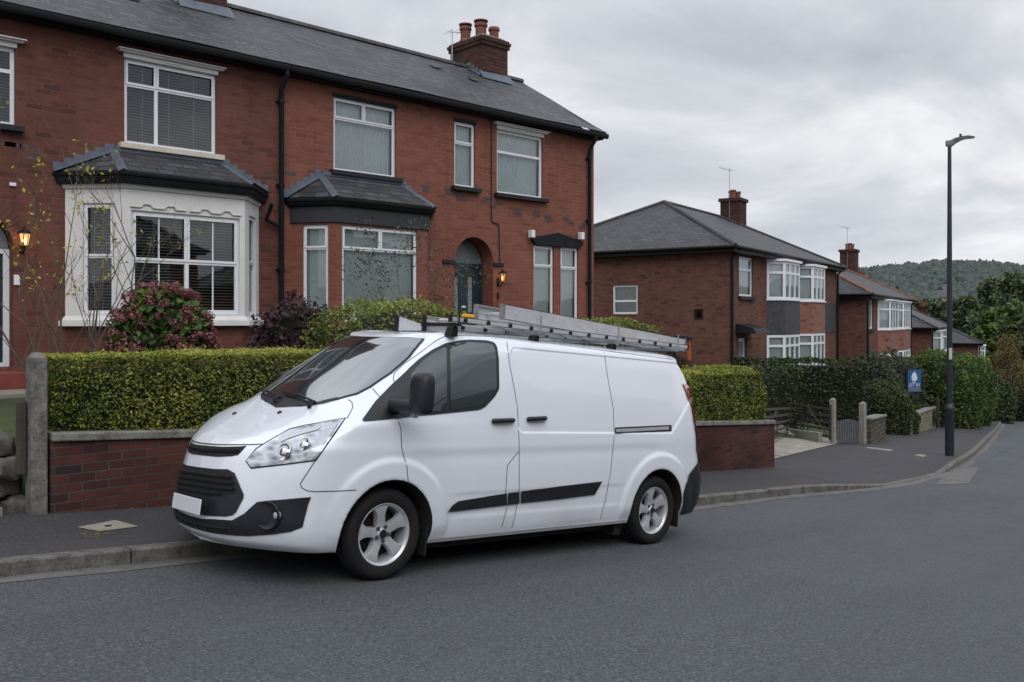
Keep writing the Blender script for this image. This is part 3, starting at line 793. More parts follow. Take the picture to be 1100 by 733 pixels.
def ladder(name, label, x0, x1, y0, y1, z0a, z0b, hgt, th, rung0, step, flare=False):
    t = thing(name, label, 'ladder', tuple(van.location)); t.rotation_euler = van.rotation_euler
    zb = lambda x: z0a + (z0b-z0a)*(x-x0)/(x1-x0)
    for y, sg in ((y0, 1), (y1, -1)):
        mb = MB(); n_ = 1
        xs0 = x0 + (.26 if flare else 0)
        # C section: web and two lips
        for (dy0, dy1, dz0, dz1) in ((0, .004, 0, hgt), (0, th, 0, .005), (0, th, hgt-.005, hgt), (0.0045, .010, hgt*.46, hgt*.54)):
            ya, yb = sorted((y+sg*dy0, y+sg*dy1))
            mb.hexa([(xs0,ya,zb(xs0)+dz0),(x1,ya,zb(x1)+dz0),(x1,yb,zb(x1)+dz0),(xs0,yb,zb(xs0)+dz0)], [(xs0,ya,zb(xs0)+dz1),(x1,ya,zb(x1)+dz1),(x1,yb,zb(x1)+dz1),(xs0,yb,zb(xs0)+dz1)])
        if flare:
            z_ = zb(x0)
            ya, yb = sorted((y, y+sg*.03))
            mb.hexa([(x0,ya,z_-.02),(xs0,ya,z_),(xs0,yb,z_),(x0,yb,z_-.02)], [(x0,ya,z_+hgt+.05),(xs0,ya,z_+hgt),(xs0,yb,z_+hgt),(x0,yb,z_+hgt+.05)])
        o = mb.build('stile', M_ALU, t)
        mb = MB(); ya, yb = sorted((y-sg*.006, y+sg*(th+.004)))
        for xa, xb in ((x0-.012, x0+.008), (x1-.008, x1+.014)):
            mb = MB()
            fl = .05 if (flare and xa < x0+.1) else 0
            mb.box(xa, xb, ya, yb, zb(xa)-.004-fl*.4, zb(xa)+hgt+.004+fl)
            mb.build('end_cap', M_BLACKP if name != 'extension_ladder' else M_STEEL, o)
    x = rung0; k = 0
    while x < x1-.08:
        mb = MB(); z_ = zb(x)+hgt*.5; mb.tube([(x, y0-.004*1, z_), (x, y1+.004, z_)], .0135, 8); rg_ = mb.build('rung', M_ALU, t, smooth=True)
        if name == 'extension_ladder': x += step; continue
        mb = MB(); mb.lathe([(.020,0),(.020,.010),(.012,.013),(.001,.013)], (x, y0-.003, z_), (0,-1,0), 10); mb.build('rung_plug', M_BLACKP, rg_, smooth=True); x += step; k += 1
    return t
A0 = VMI @ onY(541, 343, 5.84); A1 = VMI @ onY(735.5, 377.5, 5.84)
ladder('extension_ladder', 'long deep-railed aluminium ladder nearest the road, topmost on the van roof', A0.x, A1.x, A0.y, A0.y+.40, A0.z, A1.z, .135, .045, A0.x+.15, .28)
B0 = VMI @ onY(457, 350, 6.12)
ladder('folding_ladder', 'aluminium ladder with flared feet overhanging the van cab', B0.x, 4.95, B0.y, B0.y+.43, 1.948, 2.012, .062, .03, B0.x+.42, .27, flare=True)
ladder('ladder', 'thin low ladder lying under the deep-railed one along the near roof edge', BARX[0]-.05, 5.12, -.745, -.38, 2.009, 2.002, .045, .022, BARX[0]+.1, .26)
# yellow clamp and its black base
t = thing('ladder_clamp', 'small yellow clamp gripping the ladders above the van cab', 'clamp', tuple(van.location)); t.rotation_euler = van.rotation_euler
q = VMI @ onY(503, 340, 5.86)
mb = MB(); mb.box(q.x-.05, q.x+.05, q.y-.03, q.y+.03, q.z-.014, q.z+.018); mb.build('clamp_handle', simple('yellow_plastic', (.75,.42,.02), .4), t, bevel=.008)
mb = MB(); mb.tube([(q.x,q.y,q.z-.012),(q.x,q.y,2.02)], .016, 8); mb.box(q.x-.07,q.x+.07,q.y-.05,q.y+.05,2.005,2.06); mb.build('clamp_post', M_BLACKP, t, bevel=.004)
# orange tie hanging off the tail of the ladder
q = VMI @ onY(739.5, 364, 5.95); q2 = VMI @ onY(740.5, 387, 5.95)
t = thing('ladder_strap', 'orange strap hanging off the back end of the ladder', 'strap', tuple(van.location)); t.rotation_euler = van.rotation_euler
mb = MB(); mb.hexa([(q2.x-.005,q2.y-.02,q2.z),(q2.x+.005,q2.y-.02,q2.z),(q2.x+.005,q2.y+.02,q2.z),(q2.x-.005,q2.y+.02,q2.z)], [(q.x-.02,q.y-.02,q.z),(q.x,q.y-.02,q.z),(q.x,q.y+.02,q.z),(q.x-.02,q.y+.02,q.z)]); mb.build('webbing', simple('orange_webbing', (.55,.12,.03), .7), t)
mb = MB(); mb.box(A1.x-.02, q.x+.012, q.y-.05, q.y+.04, q.z-.015, q.z+.025); mb.build('strap_hook', M_BLACKP, t, bevel=.006)
# ------------------------------------------------------------------ masonry and roof materials
def brick_mat(name, c1, c2, mortar, bw=.235, bh=.081, ms=.011, soot=.5, bstr=.6, off=.5, dark=(.05,.035,.035), patchy=.35, seed=0.0):
    m = NT(name); uv = m.map(m.uv(), loc=(seed, seed*.37, 0)); oc = m.coord()
    wob = m.n('ShaderNodeVectorMath', dict(operation='MULTIPLY_ADD')); m.set(wob.inputs[0], m.noise(uv, 7, 2, out='Color')); wob.inputs[1].default_value = (.006,.006,0); m.set(wob.inputs[2], uv)
    b = m.n('ShaderNodeTexBrick', dict(offset=off), Vector=wob.outputs[0], Scale=1.0, Color1=(0,0,0), Color2=(1,1,1), Mortar=(.5,.5,.5))
    b.inputs['Mortar Size'].default_value = ms*.5; b.inputs['Mortar Smooth'].default_value = .25; b.inputs['Bias'].default_value = 0
    b.inputs['Brick Width'].default_value = bw; b.inputs['Row Height'].default_value = bh
    col = m.ramp(b.outputs['Color'], [(0, dark), (.10, c1), (.5, tuple((a+d)/2 for a, d in zip(c1, c2))), (1, c2)])
    fine = m.noise(uv, 60, 5, .7); big = m.noise(oc, .55, 6, .6); mid = m.noise(oc, 2.3, 5, .62)
    col = m.mix(m.ramp(fine, [(.3, 0), (.8, .45)]), col, tuple(c*.55 for c in c1))
    mt = m.mix(m.ramp(mid, [(.35, 0), (.7, 1)]), mortar, tuple(c*.55 for c in mortar))
    col = m.mix(b.outputs['Fac'], col, mt)
    sootf = m.math('MULTIPLY', m.ramp(big, [(.42, 0), (.72, 1)]), soot)
    col = m.mix(sootf, col, tuple(c*.38 for c in c1))
    col = m.mix(m.math('MULTIPLY', m.ramp(mid, [(.5, 0), (.8, 1)]), patchy), col, tuple(min(1, c*1.35+.01) for c in c2), 'MIX')
    # damp streaks running down
    st = m.noise(m.map(uv, (3.0,.25,1)), 1.6, 5, .6)
    col = m.mix(m.math('MULTIPLY', m.ramp(st, [(.52, 0), (.75, 1)]), .35), col, tuple(c*.45 for c in c1))
    h = m.math('ADD', m.math('MULTIPLY', b.outputs['Fac'], -1.0), m.math('MULTIPLY', fine, .35))
    m.P(Base_Color=col, Roughness=.9, Normal=m.bump(h, bstr, .012)); m.set(m.b.inputs['Specular IOR Level'], .25)
    return m.mat
M_BRICK = brick_mat('red_brick', (.200,.070,.050), (.252,.095,.069), (.225,.135,.110), seed=1.3, soot=.22, dark=(.155,.055,.042), ms=.013)
M_BRICKA = brick_mat('red_brick_sooty', (.130,.047,.037), (.172,.066,.050), (.155,.095,.080), soot=.35, seed=4.7, dark=(.085,.034,.029), ms=.012)
M_BRICKC = brick_mat('brown_brick', (.125,.052,.040), (.178,.080,.061), (.13,.095,.08), bh=.075, soot=.5, seed=8.1, dark=(.06,.03,.026))
M_WALLBRICK = brick_mat('garden_wall_brick', (.060,.024,.022), (.120,.040,.032), (.085,.078,.070), bh=.083, ms=.015, soot=.85, dark=(.022,.021,.023), bstr=1.0, seed=2.2, patchy=.1)
M_CHIM = brick_mat('chimney_brick', (.060,.030,.026), (.12,.050,.042), (.04,.036,.033), bh=.083, ms=.016, soot=.9, dark=(.03,.025,.025), bstr=1.2, seed=3.3, patchy=.15)
M_DARKBRICK = simple('blue_brick', (.072,.046,.043), .7, var=.5, scale=20)
def slate_mat(name, base=(.070,.074,.084), w=.27, h=.20, moss=.35, seed=0.0, bstr=1.0):
    m = NT(name); uv = m.map(m.uv(), loc=(seed, 0, 0)); oc = m.coord()
    wob = m.n('ShaderNodeVectorMath', dict(operation='MULTIPLY_ADD')); m.set(wob.inputs[0], m.noise(uv, 5, 3, out='Color')); wob.inputs[1].default_value = (.02,.035,0); m.set(wob.inputs[2], uv)
    b = m.n('ShaderNodeTexBrick', dict(offset=.5), Vector=wob.outputs[0], Scale=1.0, Color1=(0,0,0), Color2=(1,1,1), Mortar=(0,0,0))
    b.inputs['Mortar Size'].default_value = .016; b.inputs['Mortar Smooth'].default_value = .4; b.inputs['Brick Width'].default_value = w; b.inputs['Row Height'].default_value = h
    sp = m.n('ShaderNodeSeparateXYZ', Vector=wob.outputs[0])
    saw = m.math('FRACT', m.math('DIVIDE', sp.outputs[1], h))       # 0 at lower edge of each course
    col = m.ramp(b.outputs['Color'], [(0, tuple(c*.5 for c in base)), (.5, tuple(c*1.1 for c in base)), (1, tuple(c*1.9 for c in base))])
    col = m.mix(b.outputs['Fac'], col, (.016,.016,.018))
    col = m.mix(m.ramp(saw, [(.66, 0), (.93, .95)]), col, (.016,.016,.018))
    mo = m.noise(oc, 3.2, 7, .7); big = m.noise(oc, .7, 5, .6)
    col = m.mix(m.math('MULTIPLY', m.ramp(mo, [(.52, 0), (.70, 1)]), moss), col, (.062,.068,.052))
    col = m.mix(m.ramp(big, [(.35, 0), (.75, .55)]), col, tuple(c*1.45 for c in base))
    st = m.noise(m.map(uv, (2.2,.18,1)), 1.5, 5, .6)
    col = m.mix(m.ramp(st, [(.5, 0), (.75, .5)]), col, tuple(c*.5 for c in base))
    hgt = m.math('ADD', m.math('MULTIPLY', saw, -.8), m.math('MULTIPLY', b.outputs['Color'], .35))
    m.P(Base_Color=col, Roughness=.62, Normal=m.bump(hgt, bstr, .02)); m.set(m.b.inputs['Specular IOR Level'], .4)
    return m.mat
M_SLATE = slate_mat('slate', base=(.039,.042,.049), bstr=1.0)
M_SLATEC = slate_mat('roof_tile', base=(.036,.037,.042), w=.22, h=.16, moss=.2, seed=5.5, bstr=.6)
M_UPVC = simple('white_upvc', (.70,.72,.76), .3, var=.04, spec=.5)
M_STONEW = simple('white_painted_stone', (.62,.615,.615), .75, var=.07, scale=3, bumps=.12, bscale=40)
M_CREAM = simple('cream_stone', (.50,.47,.40), .8, var=.16, scale=4, bumps=.15, bscale=50)
M_BLKPAINT = simple('black_paint', (.009,.010,.013), .5, var=.35, scale=5, bumps=.05, spec=.22)
M_DKSILL = simple('dark_stone_sill', (.020,.022,.027), .6, spec=.25, var=.3, scale=8, bumps=.1)
M_LEAD = simple('lead_flashing', (.105,.125,.16), .5, .25, var=.22, scale=5, bumps=.15, bscale=25)
M_POT = simple('terracotta', (.17,.058,.040), .8, var=.35, scale=5, bumps=.2)
M_MORTAR = simple('mortar_flaunching', (.13,.115,.10), .95, var=.3, bumps=.4)
M_SLAT = simple('blind_slat', (.42,.43,.41), .6, var=.06)
M_VBLIND = simple('vertical_blind', (.72,.75,.76), .8, var=.08, scale=2)
M_NET = simple('net_curtain', (.42,.43,.45), .9, var=.12, scale=6)
M_ROOM_SHADE = simple('room_shade', (.012,.012,.013), .9)  # near-black colour standing in for unlit room depth
def pane_mat(name, refl=.10, tint=(.80,.88,.86)):
    m = NT(name); oc = m.coord()
    gl = m.n('ShaderNodeBsdfGlossy', Color=(.95,.98,1), Roughness=.02)
    nb = m.bump(m.noise(oc, 1.3, 2), .035, .05); m.set(gl.inputs['Normal'], nb)
    tr = m.n('ShaderNodeBsdfTransparent', Color=tint); fr = m.n('ShaderNodeFresnel', IOR=1.6).outputs[0]
    fac = m.math('MINIMUM', m.math('ADD', m.math('MULTIPLY', fr, 1.15), refl), .95)
    mx = m.n('ShaderNodeMixShader'); m.set(mx.inputs[0], fac); m.t.links.new(tr.outputs[0], mx.inputs[1]); m.t.links.new(gl.outputs[0], mx.inputs[2]); m.t.links.new(mx.outputs[0], m.out.inputs[0])
    m.t.nodes.remove(m.b); return m.mat
M_PANE = pane_mat('window_glass', .03, (.90,.95,.94))

def plate(mb, x0, x1, z0, z1, holes, y0, depth, m=0, back=False):
    """wall sheet facing -y at y0 with rectangular holes and their reveals going in to y0+depth"""
    X = sorted({x0, x1, *[v for h in holes for v in h[:2]]}); Zs = sorted({z0, z1, *[v for h in holes for v in h[2:4]]})
    X = [v for v in X if x0-1e-6 <= v <= x1+1e-6]; Zs = [v for v in Zs if z0-1e-6 <= v <= z1+1e-6]
    inh = lambda x, z: any(h[0] < x < h[1] and h[2] < z < h[3] for h in holes)
    for a, b in zip(X, X[1:]):
        for c, d in zip(Zs, Zs[1:]):
            if not inh((a+b)/2, (c+d)/2): mb.quad((a,y0,c),(b,y0,c),(b,y0,d),(a,y0,d), m)
    for h in holes:
        a, b, c, d = h[:4]; e = y0+depth
        mb.quad((a,y0,c),(a,y0,d),(a,e,d),(a,e,c), m); mb.quad((b,y0,d),(b,y0,c),(b,e,c),(b,e,d), m)
        mb.quad((a,y0,d),(b,y0,d),(b,e,d),(a,e,d), m); mb.quad((b,y0,c),(a,y0,c),(a,e,c),(b,e,c), m)
def rim4(mb, x0, x1, z0, z1, y0, y1, m=0):
    mb.quad((x0,y0,z0),(x0,y0,z1),(x0,y1,z1),(x0,y1,z0), m); mb.quad((x1,y0,z1),(x1,y0,z0),(x1,y1,z0),(x1,y1,z1), m)
    mb.quad((x0,y0,z1),(x1,y0,z1),(x1,y1,z1),(x0,y1,z1), m); mb.quad((x1,y0,z0),(x0,y0,z0),(x0,y1,z0),(x1,y1,z0), m)

def make_window(parent, loc, rz, w, h, panes, blind=None, openers=(), ft=.055, mat=None, label=None, bars=()):
    """frame (mesh) at loc = lower-left outer corner, local x to the right, y inward. panes in fractions (u0,u1,v0,v1), v from the bottom"""
    mat = mat or M_UPVC; mb = MB(); P = []
    for (u0,u1,v0,v1) in panes:
        a = u0*w+ft*(1 if u0 < .01 else .5); b = u1*w-ft*(1 if u1 > .99 else .5); c = v0*h+ft*(1 if v0 < .01 else .5); d = v1*h-ft*(1 if v1 > .99 else .5)
        P.append((a,b,c,d))
    plate(mb, 0, w, 0, h, P, 0, .035); rim4(mb, 0, w, 0, h, 0, .07)
    for i in openers:
        a, b, c, d = P[i]; s_ = ft*.42; g_ = .014
        for q in ((a-s_,b+s_,c-s_,c+.012),(a-s_,b+s_,d-.012,d+s_),(a-s_,a+.012,c+.012,d-.012),(b-.012,b+s_,c+.012,d-.012)): mb.box(q[0],q[1],-g_,.001,q[2],q[3])
    for (u0,u1,v0,v1) in bars: mb.box(u0*w,u1*w,.012,.03,v0*h,v1*h)
    f = mb.build('window', mat, parent, bevel=0); f.location = loc; f.rotation_euler = (0,0,rz)
    if label: f['label'] = label
    mb = MB()
    for (a,b,c,d) in P: mb.quad((a,.028,c),(b,.028,c),(b,.028,d),(a,.028,d))
    mb.build('pane', M_PANE, f)
    if blind == 'slats':
        mb = MB(); z = .05
        while z < h-.06:
            mb.hexa([(.04,.10,z),(w-.04,.10,z),(w-.04,.142,z+.009),(.04,.142,z+.009)], [(.04,.10,z+.004),(w-.04,.10,z+.004),(w-.04,.142,z+.013),(.04,.142,z+.013)]); z += .047
        for u in (.22, .5, .78): mb.box(u*w-.004, u*w+.004, .098, .1, .03, h-.05)
        mb.build('blind', M_SLAT, f)
    elif blind in ('vertical', 'net', 'flat'):
        mb = MB(); n = max(2, int(w/(.045 if blind != 'net' else .03))); pts = []
        for i in range(n+1): pts.append((.03+(w-.06)*i/n, .11+(.016 if i % 2 else -.004)*(0 if blind == 'flat' else 1)))
        for (xa,ya),(xb,yb) in zip(pts, pts[1:]): mb.quad((xa,ya,.03),(xb,yb,.03),(xb,yb,h-.03),(xa,ya,h-.03))
        mb.build('blind' if blind != 'net' else 'curtain', M_NET if blind == 'net' else M_VBLIND, f)
    return f
def win_px(parent, tl, bl, pr, Y, panes, blind=None, openers=(), **k):
    a = onY(*tl, Y); b = onY(*bl, Y); x0 = (a.x+b.x)/2; x1 = onY(pr, (tl[1]+bl[1])/2, Y).x
    f = make_window(parent, (x0, Y, b.z), 0, x1-x0, a.z-b.z, panes, blind, openers, **k)
    return f, x0, x1, b.z, a.z

YH = 14.5
EZ = 4.50        # top of the wall plate
RIDGE_Y, RIDGE_Z = 17.2, 6.36
RP = (RIDGE_Z-EZ)/(RIDGE_Y-14.15)
GARZ = -1.05
PARTY = 8.045
XEND = 16.52
YBACK = RIDGE_Y + (RIDGE_Y-YH)
def roof_z(y): return EZ + .02 + (y-14.15)*RP
HOUSE_A = thing('terraced_house', 'dark red brick terraced house with a white painted bay window behind the clipped front hedge', 'house', (0,0,0), 0, 'red brick terraced houses')
HOUSE_B = thing('terraced_house', 'red brick end terrace house with a charcoal-topped bay and an arched doorway', 'house', (0,0,0), 0, 'red brick terraced houses')

def lintel(parent, x0, x1, z, hgt, mat, cornice=True, Y=YH):
    mb = MB(); mb.box(x0-.02, x1+.02, Y-.03, Y+.05, z+.003, z+hgt*.62)
    if cornice:
        mb.box(x0-.10, x1+.10, Y-.09, Y+.02, z+hgt*.62, z+hgt*.84); mb.box(x0-.13, x1+.13, Y-.13, Y+.02, z+hgt*.84, z+hgt)
        c = (x0+x1)/2; mb.prism([(c-.14,Y-.045,z+.03),(c+.14,Y-.045,z+.03),(c+.10,Y-.045,z+hgt*.5),(c-.10,Y-.045,z+hgt*.5)], (0,.03,0))
    return mb.build('lintel', mat, parent, bevel=.006)
def sill(win, w, mat, over=.10, hgt=.09, proj=.12):
    mb = MB(); mb.box(-over, w+over, -proj-.0, .03, -hgt, -.002); return mb.build('sill', mat, win, bevel=.008)

# ---- upper windows
SET = .05
holesA, holesB = [], []
def up_win(house, holes, tl, bl, pr, panes, blind, openers, lin, sillm, **k):
    f, x0, x1, z0, z1 = win_px(house, tl, bl, pr, YH+SET, panes, blind, openers, **k)
    holes.append((x0-.004, x1+.004, z0-.004, z1+.004))
    sl = sill(f, x1-x0, sillm); sl.location.y = -SET; 
    if lin: lintel(house, x0, x1, z1, lin[0], lin[1], lin[2])
    return f, x0, x1, z0, z1
PA1 = [(0,.34,.70,1),(0,.34,0,.70),(.34,1,.70,1),(.34,1,0,.70)]
wA0 = up_win(HOUSE_A, holesA, (-108,30),(-108,120), 15.2, PA1, 'slats', (0,), (.128, M_STONEW, True), M_DKSILL)
wA1 = up_win(HOUSE_A, holesA, (133.3,62.7),(131.7,154.3), 231, PA1, 'slats', (0,2), (.128, M_STONEW, True), M_CREAM)
PB1 = [(0,.485,.72,1),(.485,1,.72,1),(0,1,0,.72)]
wB1 = up_win(HOUSE_B, holesB, (357.3,104),(356.6,183.2), 423.7, PB1, 'vertical', (0,1), (.10, M_BLKPAINT, False), M_DKSILL)
wB2 = up_win(HOUSE_B, holesB, (486.5,130.2),(486.5,200.3), 508.8, [(0,1,.68,1),(0,1,0,.68)], 'vertical', (0,), (.10, M_BLKPAINT, False), M_DKSILL)
wB3 = up_win(HOUSE_B, holesB, (532.3,139),(532.3,207.8), 581.4, [(0,1,.66,1),(0,1,0,.66)], 'vertical', (), (.14, M_STONEW, True), M_DKSILL)
# ---- ground-floor pair of house B
pB = []
for tl, bl, pr in (((571.8,263.5),(571.8,342),593.4), ((600.8,265.4),(600.8,346),619.6)):
    f, x0, x1, z0, z1 = win_px(HOUSE_B, tl, bl, pr, YH+SET, [(0,1,.72,1),(0,1,0,.72)], 'flat', (0,)); holesB.append((x0-.004,x1+.004,z0-.004,z1+.004)); s_ = sill(f, x1-x0, M_UPVC, .02, .05, .05); pB.append((x0,x1,z0,z1))
xa, xb = pB[0][0], pB[1][1]; zt = pB[0][3]
mb = MB(); mb.prism([(xa-.10,YH-.06,zt+.10),(xa-.10,YH-.06,zt+.19),(xa+.25,YH-.06,zt+.23),((xa+xb)/2,YH-.06,zt+.33),(xb-.2,YH-.06,zt+.23),(xb+.12,YH-.06,zt+.19),(xb+.12,YH-.06,zt+.10),(xb-.02,YH-.06,zt+.004),(xa+.02,YH-.06,zt+.004)], (0,.08,0))
mb.build('lintel', M_BLKPAINT, HOUSE_B, bevel=.01)
for px, py in ((571,251.3),(624.2,253.5)):
    p = onY(px, py, YH-.12); mb = MB(); mb.box(p.x-.055,p.x+.055,YH-.19,YH-.062,p.z-.09,p.z+.08); mb.build('alarm_box', M_UPVC, HOUSE_B, bevel=.012)

# ---- arched doorway of house B
ax0 = onY(488.3,300,YH).x; ax1 = onY(529.6,300,YH).x; azt = onY(508,254.7,YH).z; ar = (ax1-ax0)/2; azs = azt-ar; acx = (ax0+ax1)/2
DZ0 = -.70
holesB.append((ax0, ax1, DZ0, azt))
def arch_fill(mb, cx, zs, r, ztop, y0, depth, n=20):
    for s_ in (-1, 1):
        P = [(cx+s_*r*math.cos(math.pi/2*k/n), zs+r*math.sin(math.pi/2*k/n)) for k in range(n+1)]
        for (xa,za),(xb,zb) in zip(P, P[1:]):
            q = [(xa,y0,za),(xb,y0,zb),(xb,y0,ztop),(xa,y0,ztop)]
            mb.quad(*(q if s_ < 0 else q[::-1]))
            q = [(xa,y0,za),(xa,y0+depth,za),(xb,y0+depth,zb),(xb,y0,zb)]; mb.quad(*q)
# ---- arched doorway of house A
bx1 = onY(12.8,300,YH).x+.02; bx0 = bx1-1.12; bzt = onY(2,225,YH).z; br = .56; bzs = bzt-br; bcx = (bx0+bx1)/2
holesA.append((bx0, bx1, DZ0, bzt))

# ---- bays: (front y, corner xs, wall xs)
BAYY = 13.8
def bay_x(px, Y): return onY(px, 300, Y).x
BA = dict(f0=bay_x(135,BAYY), f1=bay_x(263,BAYY), w0=bay_x(70,YH), w1=bay_x(278,YH))
BB = dict(f0=bay_x(361,BAYY), f1=bay_x(459,BAYY), w0=bay_x(313,YH), w1=bay_x(459,BAYY)+.52)
BZ1 = 1.98; BZ1B = 1.86
holesA.append((BA['w0']+.05, BA['w1']-.05, -1.0, BZ1)); holesB.append((BB['w0']+.05, BB['w1']-.05, -1.0, BZ1B))
for H, x0, x1, holes, mat in ((HOUSE_A, -6.4, PARTY, holesA, M_BRICKA), (HOUSE_B, PARTY+.002, XEND, holesB, M_BRICK)):
    mb = MB(); plate(mb, x0, x1, -2.6, EZ, [h for h in holes], YH, .11)
    if H is HOUSE_B: arch_fill(mb, acx, azs, ar, azt, YH, .36)
    else: arch_fill(mb, bcx, bzs, br, bzt, YH, .30)
    dx0, dx1, dd, dz = (ax0, ax1, .36, azt) if H is HOUSE_B else (bx0, bx1, .30, bzt)
    mb.quad((dx0,YH+.11,DZ0),(dx0,YH+.11,dz),(dx0,YH+dd,dz),(dx0,YH+dd,DZ0)); mb.quad((dx1,YH+.11,dz),(dx1,YH+.11,DZ0),(dx1,YH+dd,DZ0),(dx1,YH+dd,dz))
    # other walls
    mb.quad((x1,YBACK,-2.6),(x0,YBACK,-2.6),(x0,YBACK,EZ),(x1,YBACK,EZ))
    for xx, fl in ((x0, 1), (x1, 0)):
        if H is HOUSE_A and xx == x1: continue
        P = [(xx,YH,-2.6),(xx,YBACK,-2.6),(xx,YBACK,EZ),(xx,RIDGE_Y,roof_z(RIDGE_Y)-.12),(xx,YH,EZ)]
        mb.poly(P[::-1] if fl else P)
    mb.quad((x0,YH+.4,-1.0),(x1,YH+.4,-1.0),(x1,YBACK,-1.0),(x0,YBACK,-1.0))
    mb.build('wall', mat, H)
    # near-black sheet behind the glass, painting the shade of the rooms
    mb = MB(); mb.box(x0+.12, x1-.12, YH+1.2, YH+1.25, -1, EZ-.05); mb.build('room_shade_sheet', M_ROOM_SHADE, H)
    # roof
    mb = MB(); ov = .14 if H is HOUSE_B else 0
    e0 = (x0, 14.15); xr = x1+ov; nx = 60; rng = random.Random(3)
    ny = 14; V = []; F = []
    for j in range(ny+1):
        y = 14.15+(RIDGE_Y-14.15)*j/ny
        for i in range(nx+1):
            x = x0+(xr-x0)*i/nx; V.append((x, y, roof_z(y)+.018*noise.noise(Vector((x*.6,y*.9,0)))-(.02 if 0 < j < ny else 0)*abs(math.sin(x*.5))))
    for j in range(ny):
        for i in range(nx):
            a = j*(nx+1)+i; F.append((a,a+1,a+nx+2,a+nx+1))
    mb.add(V, F)
    mb.quad((x0,RIDGE_Y,roof_z(RIDGE_Y)),(xr,RIDGE_Y,roof_z(RIDGE_Y)),(xr,2*RIDGE_Y-14.15,roof_z(14.15)),(x0,2*RIDGE_Y-14.15,roof_z(14.15)))
    rf = mb.build('roof', M_SLATE, H)
    mb = MB(); mb.prism([(x0,RIDGE_Y-.13,roof_z(RIDGE_Y)-.05),(x0,RIDGE_Y-.09,roof_z(RIDGE_Y)+.03),(x0,RIDGE_Y,roof_z(RIDGE_Y)+.07),(x0,RIDGE_Y+.09,roof_z(RIDGE_Y)+.03),(x0,RIDGE_Y+.13,roof_z(RIDGE_Y)-.05)], (xr-x0,0,0))
    mb.build('ridge_tiles', M_SLATEC, rf)
    if H is HOUSE_B:
        mb = MB(); mb.hexa([(XEND+.005,14.2,roof_z(14.2)-.16),(xr-.01,14.2,roof_z(14.2)-.16),(xr-.01,RIDGE_Y,roof_z(RIDGE_Y)-.16),(XEND+.005,RIDGE_Y,roof_z(RIDGE_Y)-.16)], [(XEND+.005,14.2,roof_z(14.2)-.02),(xr-.01,14.2,roof_z(14.2)-.02),(xr-.01,RIDGE_Y,roof_z(RIDGE_Y)-.02),(XEND+.005,RIDGE_Y,roof_z(RIDGE_Y)-.02)]); mb.build('verge_board', M_BLKPAINT, rf)
    # fascia, soffit and gutter
    mb = MB(); mb.box(x0, xr-.02, 14.28, 14.31, EZ-.125, EZ-.01); mb.box(x0, xr-.02, 14.312, YH-.002, EZ-.125, EZ-.10)
    mb.build('fascia', M_BLKPAINT, H)
    mb = MB(); g_ = [(14.16,EZ+.0),(14.155,EZ-.06),(14.175,EZ-.10),(14.215,EZ-.115),(14.255,EZ-.10),(14.275,EZ-.06),(14.275,EZ+.0)]
    V = [(xx, y, z) for xx in (x0, xr+.03) for y, z in g_]; mb.add(V, [(k, k+1, 7+k+1, 7+k) for k in range(6)])
    mb.build('gutter', M_BLKPAINT, H, smooth=True)

def downpipe(H, x, ztop, zbot, y=YH-.09, r=.038, offset=True):
    mb = MB(); P = [(x,14.22,ztop),(x,14.22,ztop-.10),(x,y,ztop-.32),(x,y,zbot)] if offset else [(x,y,ztop),(x,y,zbot)]
    mb.tube(P, r, 12)
    z = ztop-.5
    while z > zbot: mb.tube([(x,y,z),(x,y,z-.06)], r+.012, 12); mb.box(x-.07,x+.07,y+r*.5,YH-.002,z-.045,z-.015); z -= 1.5
    return mb.build('downpipe', M_BLKPAINT, H, smooth=True)
downpipe(HOUSE_A, onY(302.5,200,YH-.09).x, EZ-.08, -1.4, r=.045)
downpipe(HOUSE_B, onY(633.5,200,YH-.09).x, EZ-.08, -1.4, r=.045)
# bay A waste pipe joining the downpipe, and the cable on house B
xd = onY(302.5,200,YH-.09).x
mb = MB(); mb.tube([(BA['w1']-.02,13.98,BZ1+.02),(BA['w1']+.02,14.15,BZ1-.10),(BA['w1']+.10,YH-.08,BZ1-.22),(xd,YH-.08,BZ1-.34)], .034, 10); mb.build('bay_waste_pipe', M_BLKPAINT, HOUSE_A, smooth=True)
pts = [onY(528,130,YH-.02), onY(528,236,YH-.02), onY(529.5,239,YH-.02), onY(534.5,240.5,YH-.02), onY(536,243,YH-.02), onY(537,283,YH-.02)]
mb = MB(); mb.tube(pts, .013, 6); mb.build('cable', M_DKSILL, HOUSE_B)

